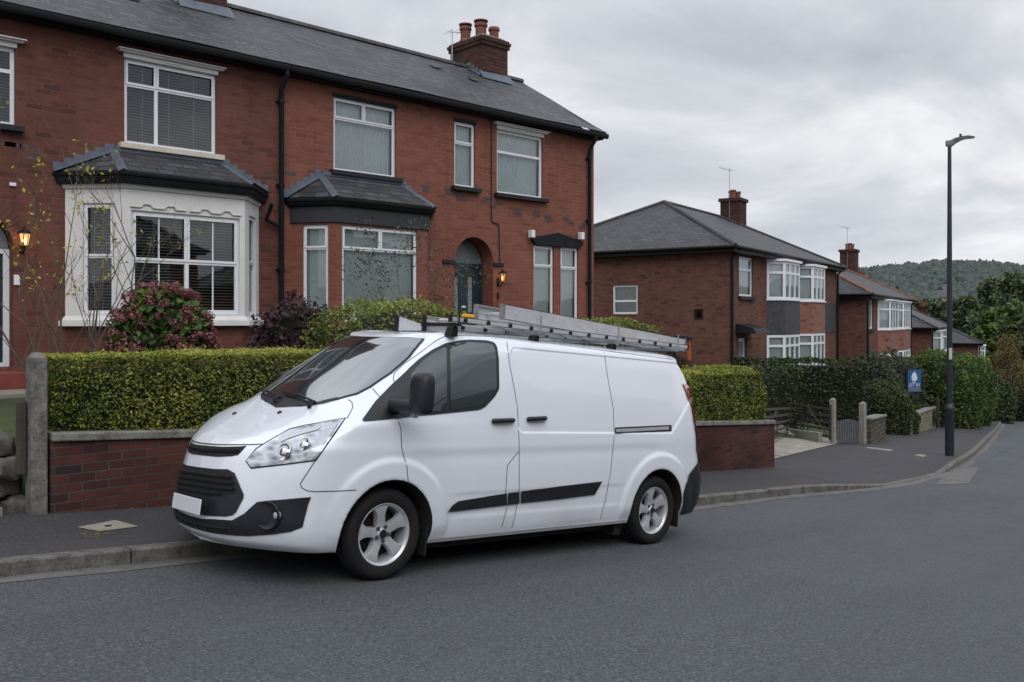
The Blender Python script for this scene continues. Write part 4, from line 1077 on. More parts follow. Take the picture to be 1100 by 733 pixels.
# ---- chimneys
def chimney(parent, x0, x1, y0, y1, ztop, pots, name='chimney', mat=None):
    mat = mat or M_CHIM; mb = MB(); zb = EZ+.8
    mb.box(x0,x1,y0,y1,zb,ztop-.22); mb.box(x0-.04,x1+.04,y0-.04,y1+.04,ztop-.22,ztop-.13); mb.box(x0-.065,x1+.065,y0-.065,y1+.065,ztop-.13,ztop-.05); mb.box(x0-.03,x1+.03,y0-.03,y1+.03,ztop-.05,ztop)
    c = mb.build(name, mat, parent, bevel=.008)
    mb = MB(); mb.hexa([(x0,y0,ztop),(x1,y0,ztop),(x1,y1,ztop),(x0,y1,ztop)], [(x0+.12,y0+.12,ztop+.09),(x1-.12,y0+.12,ztop+.09),(x1-.12,y1-.12,ztop+.09),(x0+.12,y1-.12,ztop+.09)]); mb.build('flaunching', M_MORTAR, c)
    for (px_, py_, h, r, cap) in pots:
        mb = MB(); mb.lathe([(r*1.15,0),(r*1.15,.05),(r*.98,.07),(r,h-.10),(r*1.22,h-.09),(r*1.22,h-.03),(r*1.05,h),(r*.8,h),(r*.78,h-.2),(.001,h-.2)], (px_,py_,ztop+.04), (0,0,1), 20)
        if cap: mb.lathe([(.001,h+.03),(r*1.3,h+.03),(r*1.35,h+.06),(r*.5,h+.075),(.001,h+.08)], (px_,py_,ztop+.04), (0,0,1), 14); [mb.box(px_+dx-.01,px_+dx+.01,py_-.01,py_+.01,ztop+.03+h,ztop+.09+h) for dx in (-r*.8,r*.8)]
        mb.build('chimney_pot', M_POT, c, smooth=True)
    return c
cB = chimney(HOUSE_B, 14.80, 15.68, 16.68, 17.92, 7.10, [(15.0,17.55,.40,.13,True),(15.22,17.2,.46,.14,True),(15.45,16.95,.34,.12,False)])
cA = chimney(HOUSE_A, 7.02, 7.94, 16.40, 17.9, 7.20, [(7.3,16.7,.4,.13,False),(7.6,17.3,.4,.13,True)])
def flashing(c, x0, x1, y0, y1):
    mb = MB()
    mb.hexa([(x0-.08,y0-.14,roof_z(y0-.14)+.012),(x1+.10,y0-.14,roof_z(y0-.14)+.012),(x1+.06,y0-.004,roof_z(y0)+.03),(x0-.06,y0-.004,roof_z(y0)+.03)], [(x0-.08,y0-.14,roof_z(y0-.14)+.022),(x1+.10,y0-.14,roof_z(y0-.14)+.022),(x1+.06,y0-.004,roof_z(y0)+.16),(x0-.06,y0-.004,roof_z(y0)+.12)])
    y = y0; 
    while y < min(y1, RIDGE_Y)-.05:
        yb = min(y+.14, y1); mb.box(x0-.014, x0-.002, y, yb, roof_z(y)-.02, roof_z(yb)+.09); mb.box(x1+.002, x1+.014, y, yb, roof_z(y)-.02, roof_z(yb)+.09)
        mb.hexa([(x0-.13,y,roof_z(y)+.01),(x0-.014,y,roof_z(y)+.01),(x0-.014,yb,roof_z(yb)+.01),(x0-.13,yb,roof_z(yb)+.01)], [(x0-.13,y,roof_z(y)+.024),(x0-.014,y,roof_z(y)+.03),(x0-.014,yb,roof_z(yb)+.03),(x0-.13,yb,roof_z(yb)+.024)]); y += .14
    mb.build('flashing', M_LEAD, c)
flashing(cB, 14.80, 15.68, 16.68, 17.92); flashing(cA, 7.02, 7.94, 16.40, 17.9)
# lifted slate
for x, y in ((13.1,16.3),(14.0,16.0),(5.9,15.8)):
    z = roof_z(y); mb = MB(); mb.hexa([(x-.13,y,z+.02),(x+.13,y,z+.02),(x+.15,y+.2,z+.14),(x-.12,y+.2,z+.14)], [(x-.13,y,z+.03),(x+.13,y,z+.05),(x+.15,y+.2,z+.15),(x-.12,y+.2,z+.15)]); mb.build('slipped_slate', M_SLATE, HOUSE_B if x > 8 else HOUSE_A)
# aerial on chimney B
def aerial(parent, x, y, z0, h, elems=4, ln=.7, rz=.3):
    mb = MB(); mb.tube([(x,y,z0),(x,y,z0+h)], .014, 6)
    d = Vector((math.cos(rz), math.sin(rz), .12)); q = Vector((-math.sin(rz), math.cos(rz), 0)); c = Vector((x,y,z0+h-.06))
    mb.tube([c-d*ln*.25, c+d*ln], .009, 5)
    for k in range(elems): p = c+d*(ln*(-.2+1.15*k/(elems-1))); L = .26-.03*k; mb.tube([p-q*L, p+q*L], .005, 4)
    return mb.build('aerial', M_STEEL, parent)
pa = onX(481.5, 60, 14.74); aerial(cB, 14.72, 17.75, 5.9, 1.55, 5, .55, -.2)

# ---- bay A: white painted stone
def bay(H, B, z_sill, z_top, mat_low, mat_face, face_holes, style):
    f0, f1, w0, w1 = B['f0'], B['f1'], B['w0'], B['w1']
    faces = [((w0,YH),(f0,BAYY)), ((f0,BAYY),(f1,BAYY)), ((f1,BAYY),(w1,YH))]
    root = None
    for i, (p, q) in enumerate(faces):
        L = math.hypot(q[0]-p[0], q[1]-p[1]); rz = math.atan2(q[1]-p[1], q[0]-p[0])
        mb = MB(); plate(mb, 0, L, z_sill, z_top, face_holes[i](L), 0, .10)
        o = mb.build('bay_front' if i == 1 else 'bay_cheek', mat_face, H); o.location = (p[0],p[1],0); o.rotation_euler = (0,0,rz)
        mb = MB(); mb.quad((0,.02,-2.6),(L,.02,-2.6),(L,.02,z_sill-.001),(0,.02,z_sill-.001)); o2 = mb.build('bay_base', mat_low, H); o2.location = (p[0],p[1],0); o2.rotation_euler = (0,0,rz)
        yield i, o, L, rz, p
def bay_loop(B, d):            # plan loop offset outward by d
    f0, f1, w0, w1 = B['f0'], B['f1'], B['w0'], B['w1']
    return [(w0-d*1.1, YH-.002), (f0-d*.5, BAYY-d), (f1+d*.5, BAYY-d), (w1+d*1.1, YH-.002)]
def slab(mb, B, d0, d1, z0, z1, m=0):
    mb.hexa([(x,y,z0) for x, y in bay_loop(B, d0)], [(x,y,z1) for x, y in bay_loop(B, d1)], m)
def bay_roof(H, B, z0, z1, inset, mat=M_SLATE):
    L = bay_loop(B, .16); f0, f1 = B['f0']+inset, B['f1']-inset; yt = YH-.003
    a, b, c, d = [(x,y,z0) for x, y in L]; ta = (f0-.02, yt, z1); tb = (f1+.02, yt, z1)
    mb = MB(); mb.poly([a,b,ta][::1]); mb.poly([b,c,tb,ta]); mb.poly([c,d,tb]); r = mb.build('bay_roof', mat, H)
    mb = MB()
    for p, q in ((b, ta), (c, tb)):     # lead hips
        p = Vector(p)+Vector((0,0,.012)); q = Vector(q)+Vector((0,0,.012)); dd = (q-p).normalized(); sd = dd.cross(Vector((0,0,1))).normalized()*.085
        dn = Vector((0,0,-.035)); mb.add([p-sd+dn, p+Vector((0,0,.012)), p+sd+dn, q-sd+dn, q+Vector((0,0,.012)), q+sd+dn], [(0,1,4,3),(1,2,5,4)])
    mb.box(f0-.02, f1+.02, yt-.07, yt+.001, z1-.03, z1+.05)
    # stepped flashings climbing the wall on both sides
    for s_, e, t_ in ((-1, a, ta), (1, d, tb)):
        n = 6
        for k in range(n):
            xa = e[0]+(t_[0]-e[0])*k/n; xb = e[0]+(t_[0]-e[0])*(k+1)/n; za = e[2]+(t_[2]-e[2])*k/n; zb = e[2]+(t_[2]-e[2])*(k+1)/n
            mb.box(xa, xb, YH-.012, YH-.001, za-.01, zb+.075)
        p = Vector(e)+Vector((0,-.0,.02)); q = Vector(t_)+Vector((0,0,.02)); mb.add([p, q, q+Vector((0,-.13,-.055)), p+Vector((0,-.13,-.03))], [(0,1,2,3)])
    mb.build('lead_flashing', M_LEAD, r); return r
# bay A
BSA = onY(200,343,BAYY).z-.02    # top of the sill
def hA_cheek(L): return [(L*.29, L-.19, BSA+.10, zwt+.10)]
xw0 = onY(141,280,BAYY).x-BA['f0']; xw1 = onY(257.5,280,BAYY).x-BA['f0']
zwt = onY(141,225.5,BAYY).z; zwb = BSA+.10
def hA_front(L): return [(xw0, xw1, zwb, zwt)]
for i, o, L, rz, p in bay(HOUSE_A, BA, BSA, BZ1, M_BRICKA, M_STONEW, [hA_cheek, hA_front, hA_cheek], 'stone'):
    if i == 1:
        w = make_window(HOUSE_A, (p[0]+xw0+.002, BAYY+.04, zwb+.002), 0, xw1-xw0-.004, zwt-zwb-.004, [(0,.5,.52,1),(.5,1,.52,1),(0,.5,0,.52),(.5,1,0,.52)], 'slats', (0,1), ft=.065, bars=((.245,.256,.02,.98),(.745,.756,.02,.98)))
    else:
        a, b, c, d = hA_cheek(L)[0]; off = Vector((math.cos(rz)*a - math.sin(rz)*.04, math.sin(rz)*a + math.cos(rz)*.04, 0))
        make_window(HOUSE_A, (p[0]+off.x, p[1]+off.y, c+.002), rz, b-a, d-c-.004, [(0,1,.52,1),(0,1,0,.52)], 'slats', (0,), ft=.05)
    if i == 1:                                          # shaped hood moulding above the lights
        zz = zwt+.05
        for (ua, ub) in ((xw0-.02, (xw0+xw1)/2-.03), ((xw0+xw1)/2+.03, xw1+.02)):
            m_ = (ua+ub)/2; q = [(ua,zz),(ua+.16,zz),(ua+.20,zz+.05),(m_-.14,zz+.05),(m_-.08,zz-.0),(m_+.08,zz-.0),(m_+.14,zz+.05),(ub-.20,zz+.05),(ub-.16,zz),(ub,zz)]
            mb = MB(); mb.tube([(x,-.012,z) for x, z in q], .013, 6); mb.build('moulding', M_CREAM, o)
mb = MB(); slab(mb, BA, .09, .09, BSA-.09, BSA-.002); slab(mb, BA, .05, .02, BSA, BSA+.06); mb.build('bay_sill', M_STONEW, HOUSE_A, bevel=.008)
mb = MB(); slab(mb, BA, .03, .05, BZ1+.002, BZ1+.06); mb.build('bay_cornice', M_STONEW, HOUSE_A)
mb = MB(); slab(mb, BA, .12, .15, BZ1+.062, BZ1+.17); slab(mb, BA, .17, .18, BZ1+.172, BZ1+.235); mb.build('bay_gutter', M_BLKPAINT, HOUSE_A, bevel=.015)
bay_roof(HOUSE_A, BA, BZ1+.245, wA1[3]-.12, .10)
# bay B : brick piers, black fascia
BSB = onY(352,342,BAYY+.3).z-.06
def px_along(px, p, rz):        # where pixel column px meets the bay face through p with heading rz
    d = ray(px, 300); t = Vector((math.cos(rz), math.sin(rz)))
    # p + t*s = d*k
    det = t.x*(-d.y) - (-d.x)*t.y; s_ = ((-p[0])*(-d.y) - (-d.x)*(-p[1]))/det
    return s_
rzL = math.atan2(BAYY-YH, BB['f0']-BB['w0'])
cl0 = px_along(325.0, (BB['w0'],YH), rzL); cl1 = px_along(352.5, (BB['w0'],YH), rzL)
fr0 = px_along(367.5, (BB['f0'],BAYY), 0); fr1 = px_along(448.5, (BB['f0'],BAYY), 0)
zbt = onY(368,241.5,BAYY).z
hb = [lambda L: [(cl0, cl1, BSB, zbt)], lambda L: [(fr0, fr1, BSB, zbt)], lambda L: [(L-cl1, L-cl0, BSB, zbt)]]
for i, o, L, rz, p in bay(HOUSE_B, BB, BSB-.08, BZ1B, M_BRICK, M_BRICK, hb, 'brick'):
    a, b, c, d = hb[i](L)[0]; off = Vector((math.cos(rz)*(a+.002) - math.sin(rz)*.04, math.sin(rz)*(a+.002) + math.cos(rz)*.04, 0))
    make_window(HOUSE_B, (p[0]+off.x, p[1]+off.y, c+.002), rz, b-a-.004, d-c-.004, [(0,.5,.76,1),(.5,1,.76,1),(0,1,0,.76)] if i == 1 else [(0,1,.76,1),(0,1,0,.76)], 'flat', (0,1) if i == 1 else (0,), ft=.055)
mb = MB(); slab(mb, BB, .06, .06, BSB-.16, BSB-.081); mb.build('bay_sill', M_DKSILL, HOUSE_B, bevel=.008)
zb2 = onY(361,214,BAYY).z
mb = MB(); slab(mb, BB, .035, .035, zbt+.035, zb2-.12); mb.build('bay_fascia', simple('charcoal_paint', (.022,.026,.034), .5, var=.2), HOUSE_B, bevel=.006)
mb = MB(); slab(mb, BB, .10, .14, zb2-.119, zb2-.05); slab(mb, BB, .16, .17, zb2-.049, zb2+.02); mb.build('bay_gutter', M_BLKPAINT, HOUSE_B, bevel=.015)
bay_roof(HOUSE_B, BB, zb2+.03, wB1[3]-.10, .14)

# ---- doors
def lantern(H, p, y_wall, lit):
    l = bpy.data.objects.new('wall_lantern', None); COL.objects.link(l); l.parent = H; l.location = (p.x, y_wall, p.z); L = l
    mb = MB(); mb.box(-.03,.03,-.015,0,-.20,-.02); mb.tube([(0,-.01,-.17),(0,-.10,-.20),(0,-.16,-.15),(0,-.16,-.10)], .009, 8)
    for a in range(6):
        a0 = R_(60*a); mb.tube([(.045*math.cos(a0),-.16+.045*math.sin(a0),-.10),(.075*math.cos(a0),-.16+.075*math.sin(a0),.08)], .006, 5)
    mb.lathe([(.001,-.12),(.05,-.11),(.05,-.095)], (0,-.16,0), (0,0,1), 6); mb.lathe([(.105,.078),(.10,.09),(.045,.135),(.02,.15),(.012,.18),(.001,.19)], (0,-.16,0), (0,0,1), 12)
    mb.build('lantern_frame', M_BLKPAINT, L)
    m = NT('lit_glass'); e = m.n('ShaderNodeEmission', Color=(1,.50,.20), Strength=lit*.25); tr = m.n('ShaderNodeBsdfTransparent', Color=(1,.85,.6)); mx = m.n('ShaderNodeMixShader'); mx.inputs[0].default_value = .45
    m.t.links.new(tr.outputs[0], mx.inputs[1]); m.t.links.new(e.outputs[0], mx.inputs[2]); m.t.links.new(mx.outputs[0], m.out.inputs[0])
    mb = MB(); mb.lathe([(.042,-.095),(.070,.076)], (0,-.16,0), (0,0,1), 6); mb.build('lantern_glass', m.mat, L)
    m = NT('bulb'); m.P(Base_Color=(1,.8,.5), Emission_Color=(1,.62,.28), Emission_Strength=lit)
    mb = MB(); mb.lathe([(.001,-.075),(.018,-.06),(.026,-.02),(.020,.02),(.001,.035)], (0,-.16,0), (0,0,1), 12); mb.build('bulb', m.mat, L, smooth=True)
    pl = bpy.data.lights.new('lantern_light', 'POINT'); pl.energy = lit*.55; pl.color = (1,.55,.25); pl.shadow_soft_size = .05
    lo = bpy.data.objects.new('lantern_light', pl); COL.objects.link(lo); lo.location = (p.x, y_wall-.16, p.z)
lantern(HOUSE_A, onY(26.5,257,YH-.16), YH, 9)
lantern(HOUSE_B, onY(540,298,YH-.16), YH, 3)
M_DOORB = simple('teal_black_door', (.016,.028,.036), .3, var=.15)
M_OBSC = simple('obscured_glass', (.20,.23,.25), .25, var=.3, scale=25)
yb = YH+.34
mb = MB(); mb.box(ax0+.02, ax1-.02, yb, yb+.06, azs-.09, azs-.0); mb.box(ax0+.005, ax0+.07, yb, yb+.06, DZ0, azs-.09); mb.box(ax1-.07, ax1-.005, yb, yb+.06, DZ0, azs-.09); df = mb.build('door_frame', M_DOORB, HOUSE_B)
mb = MB(); plate(mb, ax0+.072, ax1-.072, DZ0+.02, azs-.092, [(acx-.27,acx-.13,DZ0+.85,azs-.28),(acx+.13,acx+.27,DZ0+.85,azs-.28)], yb+.02, .03); d_ = mb.build('door', M_DOORB, HOUSE_B)
mb = MB(); [mb.quad((a,yb+.045,DZ0+.85),(b,yb+.045,DZ0+.85),(b,yb+.045,azs-.28),(a,yb+.045,azs-.28)) for a, b in ((acx-.27,acx-.13),(acx+.13,acx+.27))]; mb.build('door_glass', M_OBSC, d_)
mb = MB(); mb.tube([(ax1-.15,yb+.0,.15),(ax1-.15,yb-.03,.15)], .02, 10); mb.box(acx-.06,acx+.06,yb+.005,yb+.018,DZ0+.95,DZ0+.99); mb.build('door_handle', M_CHROME, d_)
mb = MB(); n_ = 20; mb.poly([(acx+ar*math.cos(math.pi*k/n_)*.98, yb+.03, azs+ar*math.sin(math.pi*k/n_)*.98) for k in range(n_+1)]); mb.build('fanlight', simple('frosted_fanlight', (.13,.145,.15), .3, var=.15), HOUSE_B)
def arch_ring(H, cx, zs, r, w, mat):
    mb = MB(); n = 29
    for k in range(n):
        a = math.pi*k/n+.006; b = math.pi*(k+1)/n-.006
        q = [(cx+r*math.cos(a),zs+r*math.sin(a)),(cx+(r+w)*math.cos(a),zs+(r+w)*math.sin(a)),(cx+(r+w)*math.cos(b),zs+(r+w)*math.sin(b)),(cx+r*math.cos(b),zs+r*math.sin(b))]
        mb.prism([(x,YH-.006,z) for x, z in q], (0,.01,0))
    return mb.build('arch_bricks', mat, H)
arch_ring(HOUSE_B, acx, azs, ar, .235, M_BRICK); arch_ring(HOUSE_A, bcx, bzs, br, .235, M_BRICKA)
mb = MB(); mb.box(ax0-.33, ax0-.003, YH-.035, YH+.01, azs-.05, azs+.02); mb.box(ax1+.003, ax1+.30, YH-.035, YH+.01, azs-.05, azs+.02); mb.build('impost_band', M_DKSILL, HOUSE_B)
p = onY(534,317,YH); mb = MB(); mb.tube([(p.x,YH-.03,p.z-.09),(p.x,YH-.05,p.z),(p.x,YH-.03,p.z+.06)], .022, 8); mb.build('doorbell', M_BLKPAINT, HOUSE_B)
# door A
ya = YH+.20
mb = MB(); plate(mb, bx0, bx1-.004, DZ0, bzs, [(bx0+.07,bx1-.085,DZ0+.06,bzs-.07)], ya, .05); mb.build('door_frame', M_UPVC, HOUSE_A)
mb = MB(); plate(mb, bx0+.07, bx1-.085, DZ0+.06, bzs-.07, [(bx0+.18,bx1-.19,DZ0+.9,bzs-.2)], ya+.03, .03); mb.quad((bx0+.18,ya+.05,DZ0+.9),(bx1-.19,ya+.05,DZ0+.9),(bx1-.19,ya+.05,bzs-.2),(bx0+.18,ya+.05,bzs-.2)); mb.build('door', simple('dark_door', (.02,.022,.028), .35), HOUSE_A)
mb = MB(); mb.poly([(bcx+br*math.cos(math.pi*k/20)*.98, ya+.03, bzs+br*math.sin(math.pi*k/20)*.98) for k in range(21)]); mb.build('fanlight', M_OBSC, HOUSE_A)
p = onY(17.8,301,YH); mb = MB(); mb.box(p.x-.04,p.x+.04,YH-.025,YH-.002,p.z-.075,p.z+.075); mb.build('bell_push', M_UPVC, HOUSE_A, bevel=.006)
p = onY(13,198,YH); mb = MB(); mb.box(p.x-.04,p.x+.05,YH-.03,YH-.002,p.z-.03,p.z+.02); mb.build('vent_cap', M_UPVC, HOUSE_A, bevel=.006)
# dark header bricks in the band between the floors
mb = MB(); rng = random.Random(5)
for H, cols, pys in ((HOUSE_B, [455,478,490,497,519,531,556,575,591,609,626], 0), ):
    for px in cols:
        c0 = onY(px, 183+(px-455)*.24+18, YH)
        for k in range(2):
            x = c0.x + rng.uniform(-.08,.12); z = round((c0.z-.081*k)/.081)*.081
            mb = MB(); nbk = locals().get('nbk', 0)+1; mb.box(x-.10, x+.115, YH-.0025-.0004*nbk, YH+.01+.0004*nbk, z+.008, z+.073); mb.build('blue_brick', M_DARKBRICK, HOUSE_B)
for px, py in ((8,159),(14,160),(30,163),(38,165),(35,172),(252,205),(262,190),(290,190),(312,191)):
    c0 = onY(px, py, YH); z = round(c0.z/.081)*.081; mb = MB(); mb.box(c0.x-.11, c0.x+.11, YH-.0025, YH+.01, z+.008, z+.073); mb.build('blue_brick', M_DARKBRICK, HOUSE_A)
# ------------------------------------------------------------------ ground, road, pavement, kerb
def G_(px, py, up=0.0):
    d = ray(px, py); t_ = 2.0
    lo, hi = 1.0, 400.0
    f = lambda t: d.z*t - (zg(d.x*t)+up)
    if f(hi) > 0: return d*hi
    for _ in range(60):
        mid = (lo+hi)/2
        if f(mid) > 0: lo = mid
        else: hi = mid
    return d*lo
KERB = smooth_poly([(-60,6.9),(-20,6.9),(0,6.88),(8,6.84),(12.2,6.82),(15,6.70),(18,7.04),(20.1,7.45),(25.6,8.9),(32.2,10.85),(42.5,13.9),(56,18.0),(80,26.0),(120,40)], .4)
WALLY = smooth_poly([(-60,8.6),(0,8.6),(14.9,8.62),(16.4,9.6),(22.7,11.25),(26.7,11.9),(32.3,13.45),(38,15.1),(47.5,18.3),(67,24.5),(100,36),(140,50)], .4)
kerby = lambda x: interp(KERB, x)
wally = lambda x: interp(WALLY, x)
KH = lambda x: interp([(-99,.11),(13.2,.11),(15.2,.02),(19.2,.02),(20.4,.12),(500,.12)], x)
def asphalt(name, base, speck, patch_):
    m = NT(name); oc = m.coord()
    a = m.noise(oc, 48, 3, .85); b = m.noise(oc, 1.1, 6, .6); v = m.n('ShaderNodeTexVoronoi', Vector=oc, Scale=75.0); c_ = m.noise(oc, .23, 4, .5)
    col = m.ramp(a, [(.30, tuple(x*.30 for x in base)), (.48, base), (.72, tuple(x*2.4 for x in base))])
    chips = m.ramp(v.outputs['Color'], [(.0, 0), (.86, 0), (.93, 1)])
    col = m.mix(m.math('MULTIPLY', chips, .55), col, speck)
    col = m.mix(m.math('MULTIPLY', m.ramp(b, [(.38, 0), (.7, 1)]), patch_), col, tuple(x*1.55 for x in base))
    tr = m.noise(m.map(oc, (.10, .9, 1)), 1.2, 5, .6)
    col = m.mix(m.math('MULTIPLY', m.ramp(tr, [(.42, 0), (.7, 1)]), .35), col, tuple(x*.6 for x in base))
    col = m.mix(m.math('MULTIPLY', m.ramp(c_, [(.45, 0), (.62, 1)]), .30), col, tuple(x*1.5 for x in base))
    pz = m.noise(m.map(oc, (1, 1, 1)), 3.2, 8, .75); col = m.mix(m.math('MULTIPLY', m.ramp(pz, [(.56, 0), (.70, 1)]), .30), col, tuple(x*.35 for x in base))
    h = m.math('ADD', m.math('MULTIPLY', a, .6), m.math('MULTIPLY', v.outputs['Distance'], 1.2))
    m.P(Base_Color=col, Roughness=m.ramp(b, [(.3, .68), (.7, .85)]), Normal=m.bump(h, .55, .008)); m.set(m.b.inputs['Specular IOR Level'], .35)
    return m.mat
M_ROAD = asphalt('road_asphalt', (.055,.061,.068), (.18,.185,.19), .35)
M_PAVE = asphalt('pavement_asphalt', (.035,.034,.039), (.085,.085,.085), .30)
M_GUTTER = simple('gutter_grit', (.105,.100,.100), .9, var=.3, scale=4, bumps=.4, bscale=60)
M_PATCH = asphalt('patch_asphalt', (.055,.062,.074), (.17,.18,.2), .2)
M_KERB = simple('kerb_stone', (.105,.099,.090), .88, var=.60, scale=7, bumps=.35, bscale=50)
M_SOIL = simple('soil', (.030,.024,.018), .95, var=.4, bumps=.5, bscale=20)
M_CONC = simple('concrete', (.22,.215,.195), .85, var=.22, scale=3.5, bumps=.25, bscale=60)
M_FLAG = simple('stone_flag', (.20,.185,.155), .85, var=.25, scale=3, bumps=.2, bscale=40)
M_STONEG = simple('gritstone', (.085,.080,.072), .9, var=.5, scale=9, bumps=.5, bscale=30)

def strip(name, xs, lo, hi, zoff, mat, n=6, kind='structure', crown=0):
    V = []; F = []
    for x in xs:
        a, b = lo(x), hi(x)
        for k in range(n+1):
            y = a+(b-a)*k/n; V.append((x, y, zg(x)+zoff(x, y)))
    for i in range(len(xs)-1):
        for k in range(n):
            q = i*(n+1)+k; F.append((q, q+n+1, q+n+2, q+1))
    mb = MB(); mb.add(V, F); o = mb.build(name, mat, smooth=True, angle=180); return tag(o, kind=kind)
XS = list(np.concatenate([np.arange(-60, 60, .5), np.arange(60, 131, 3)]))
strip('road', XS, lambda x: kerby(x)-7.6, lambda x: kerby(x)+.0, lambda x, y: 0, M_ROAD, 10)
strip('gutter_strip', list(np.arange(-10, 60, .4)), lambda x: kerby(x)-.20-.07*noise.noise(Vector((x*.9,0,0))), lambda x: kerby(x)-.0, lambda x, y: .004, M_GUTTER, 2)
strip('pavement', list(np.concatenate([np.arange(-60, 60, .4), np.arange(60,131,3)])), lambda x: kerby(x)+.135, lambda x: wally(x)+(.35 if x < 15 else .9), lambda x, y: KH(x)-.004+.02*sstepf((y-kerby(x))/2.2), M_PAVE, 6) if False else None
def sst(t): t = min(1, max(0, t)); return t*t*(3-2*t)
strip('pavement', list(np.concatenate([np.arange(-60, 60, .4), np.arange(60,131,3)])), lambda x: kerby(x)+.13, lambda x: wally(x)+(.35 if x < 15 else .9), lambda x, y: KH(x)*(1-sst((y-kerby(x))/1.6))+.115*sst((y-kerby(x))/1.6)-.004, M_PAVE, 6)
# kerb stones, each one its own piece of the kerb
rng = random.Random(11)
kroot = bpy.data.objects.new('kerb', None); COL.objects.link(kroot); tag(kroot, kind='structure')
x = -12.0; P_ = []
def arc_pts():
    s_ = -12.0; out_ = [s_]
    while s_ < 62: 
        x0 = out_[-1]; sl = (kerby(x0+.2)-kerby(x0-.2))/.4; s_ = x0+.91/math.sqrt(1+sl*sl); out_.append(s_)
    return out_
KX = arc_pts(); nk = 0
mbs = []
for a, b in zip(KX, KX[1:]):
    g_ = .006; ya, yb = kerby(a+g_), kerby(b-g_); dx, dy = b-a, yb-ya; L = math.hypot(dx, dy); nx_, ny_ = -dy/L, dx/L
    ha, hb = KH(a)+rng.uniform(-.004,.004), KH(b)+rng.uniform(-.004,.004); w_ = .135; e = .012
    A = (a+g_, ya, zg(a)); B = (b-g_, yb, zg(b))
    mb = MB()
    prof = [(0,-.1,0),(0,1,-e),(e,1,0),(w_,1,0),(w_,-.1,0)]
    V = []
    for (X_, Y_, Z_), h in ((A, ha), (B, hb)):
        for (o_, f_, dz) in prof: V.append((X_+nx_*o_, Y_+ny_*o_, Z_+(h*f_ if f_ > 0 else -.1)+dz))
    n_ = 5; F = [(j, (j+1) % n_, n_+(j+1) % n_, n_+j) for j in range(n_)] + [tuple(range(n_))[::-1], tuple(range(n_, 2*n_))]
    mb.add(V, [f[::-1] for f in F])
    mb.build('kerb_stone', M_KERB, kroot, bevel=.006); nk += 1
# opposite pavement behind the camera
strip('opposite_pavement', XS, lambda x: kerby(x)-11.5, lambda x: kerby(x)-7.6, lambda x, y: .12, M_PAVE, 3)
# access cover, moss, patches
def ground_poly(name, pts, up, mat, kind='structure', lab=None):
    mb = MB(); mb.poly([G_(px, py, up) for px, py in pts]); o = mb.build(name, mat); return o
def pave_z(x, y): return zg(x)+KH(x)*(1-sst((y-kerby(x))/1.6))+.115*sst((y-kerby(x))/1.6)-.004
def on_pave(px, py, lift=.004):
    p = G_(px, py, .11); return Vector((p.x, p.y, pave_z(p.x, p.y)+lift))
cov = MB(); q = [on_pave(*p, .006) for p in ((83,567),(107,571.5),(149,566),(124,559.5))]
cov.poly(q[::-1] if (q[1]-q[0]).cross(q[2]-q[0]).z < 0 else q); o = cov.build('access_cover', M_FLAG); tag(o, 'pale square access cover set in the pavement by the hedge wall', 'access cover')
cc = sum(q, Vector())/4; mb = MB(); mb.lathe([(.03,0),(.03,.004),(.001,.004)], cc+Vector((0,0,.001)), (0,0,1), 10); hb_ = mb.build('lifting_hole', M_DARK, o)
for pts, nm in ((((560/3.235+760,  535/3.235*0+440+41),), ''),): pass
def slab_cover(pts, label, mat=M_FLAG):
    q = [on_pave(*p, .006) for p in pts]; mb = MB(); mb.poly(q[::-1] if (q[1]-q[0]).cross(q[2]-q[0]).z < 0 else q); tag(mb.build('access_cover', mat), label, 'access cover')
slab_cover(((928,481.4),(934,480.6),(961,483.6),(956,485.2)), 'long narrow pale cover in the pavement beside the concrete gate post')
slab_cover(((981,489.3),(988,488.2),(996,489.6),(992,491.6)), 'small pale cover in the pavement just before the lamp post')
# repair patches in the road on the right
for pts in (((1040,520),(1052,503),(1024,503),(1020,507),(1005,521)), ((1072,488),(1052,498),(1046,494),(1068,478),(1076,474),(1100,471),(1100,474))):
    q = [G_(*p) + Vector((0,0,.005)) for p in pts]; mb = MB(); mb.poly(q if sum((q[i].cross(q[(i+1) % len(q)])).z for i in range(len(q))) > 0 else q[::-1]); tag(mb.build('road_patch', M_GUTTER if pts[0][0] == 1040 else M_PATCH), kind='structure')

# ---- big ground sheet (gardens, valley, hill) --------------------------------------
def ground_z(x, y):
    wy = wally(min(max(x,-60),140))
    if y < kerby(min(max(x,-60),119))-11.4: return zg(x)-.05
    if y > wy+.22:
        if x < 15.2:
            t = sst((y-wy-.22)/1.2); return zg(x)*(1-t)*1+t*min(GARZ, GARZ-.02*(x-6)) if True else 0
        t = sst((y-wy-.4)/2.5); return zg(x)+.08+(.12 if x < 23.5 else .45)*t*(1 if x < 120 else max(0, 1-(x-120)/40))
    return zg(x)-.06
def hill_z(x, y):
    F = x*CT+y*ST; Rr = x*ST-y*CT
    if F < 60: return None
    a = math.atan2(Rr, F)
    D = math.hypot(F, Rr)
    base = zg(min(x, 900))
    rise = sst((D-330)/520)
    top = 35+5*math.sin(a*5+1.0)+4*math.sin(a*13+.4)+3*math.sin(a*31)
    bump_ = 6*noise.noise(Vector((x*.006,y*.006,0)))
    low = 5*sst((D-60)/150)*noise.noise(Vector((x*.02,y*.02,3)))
    return base*(1-rise)+top*rise+bump_*rise+low
gx = np.concatenate([np.arange(-60,16,2.0),np.arange(16,60,2.0),np.arange(60,200,10),np.arange(200,1500,40)])
gy = np.concatenate([[-800,-400,-200,-100,-50],np.arange(-30,8,3.0),np.arange(8,13,.35),np.arange(13,60,2.5),np.arange(60,200,12),np.arange(200,1500,40)])
V = []; 
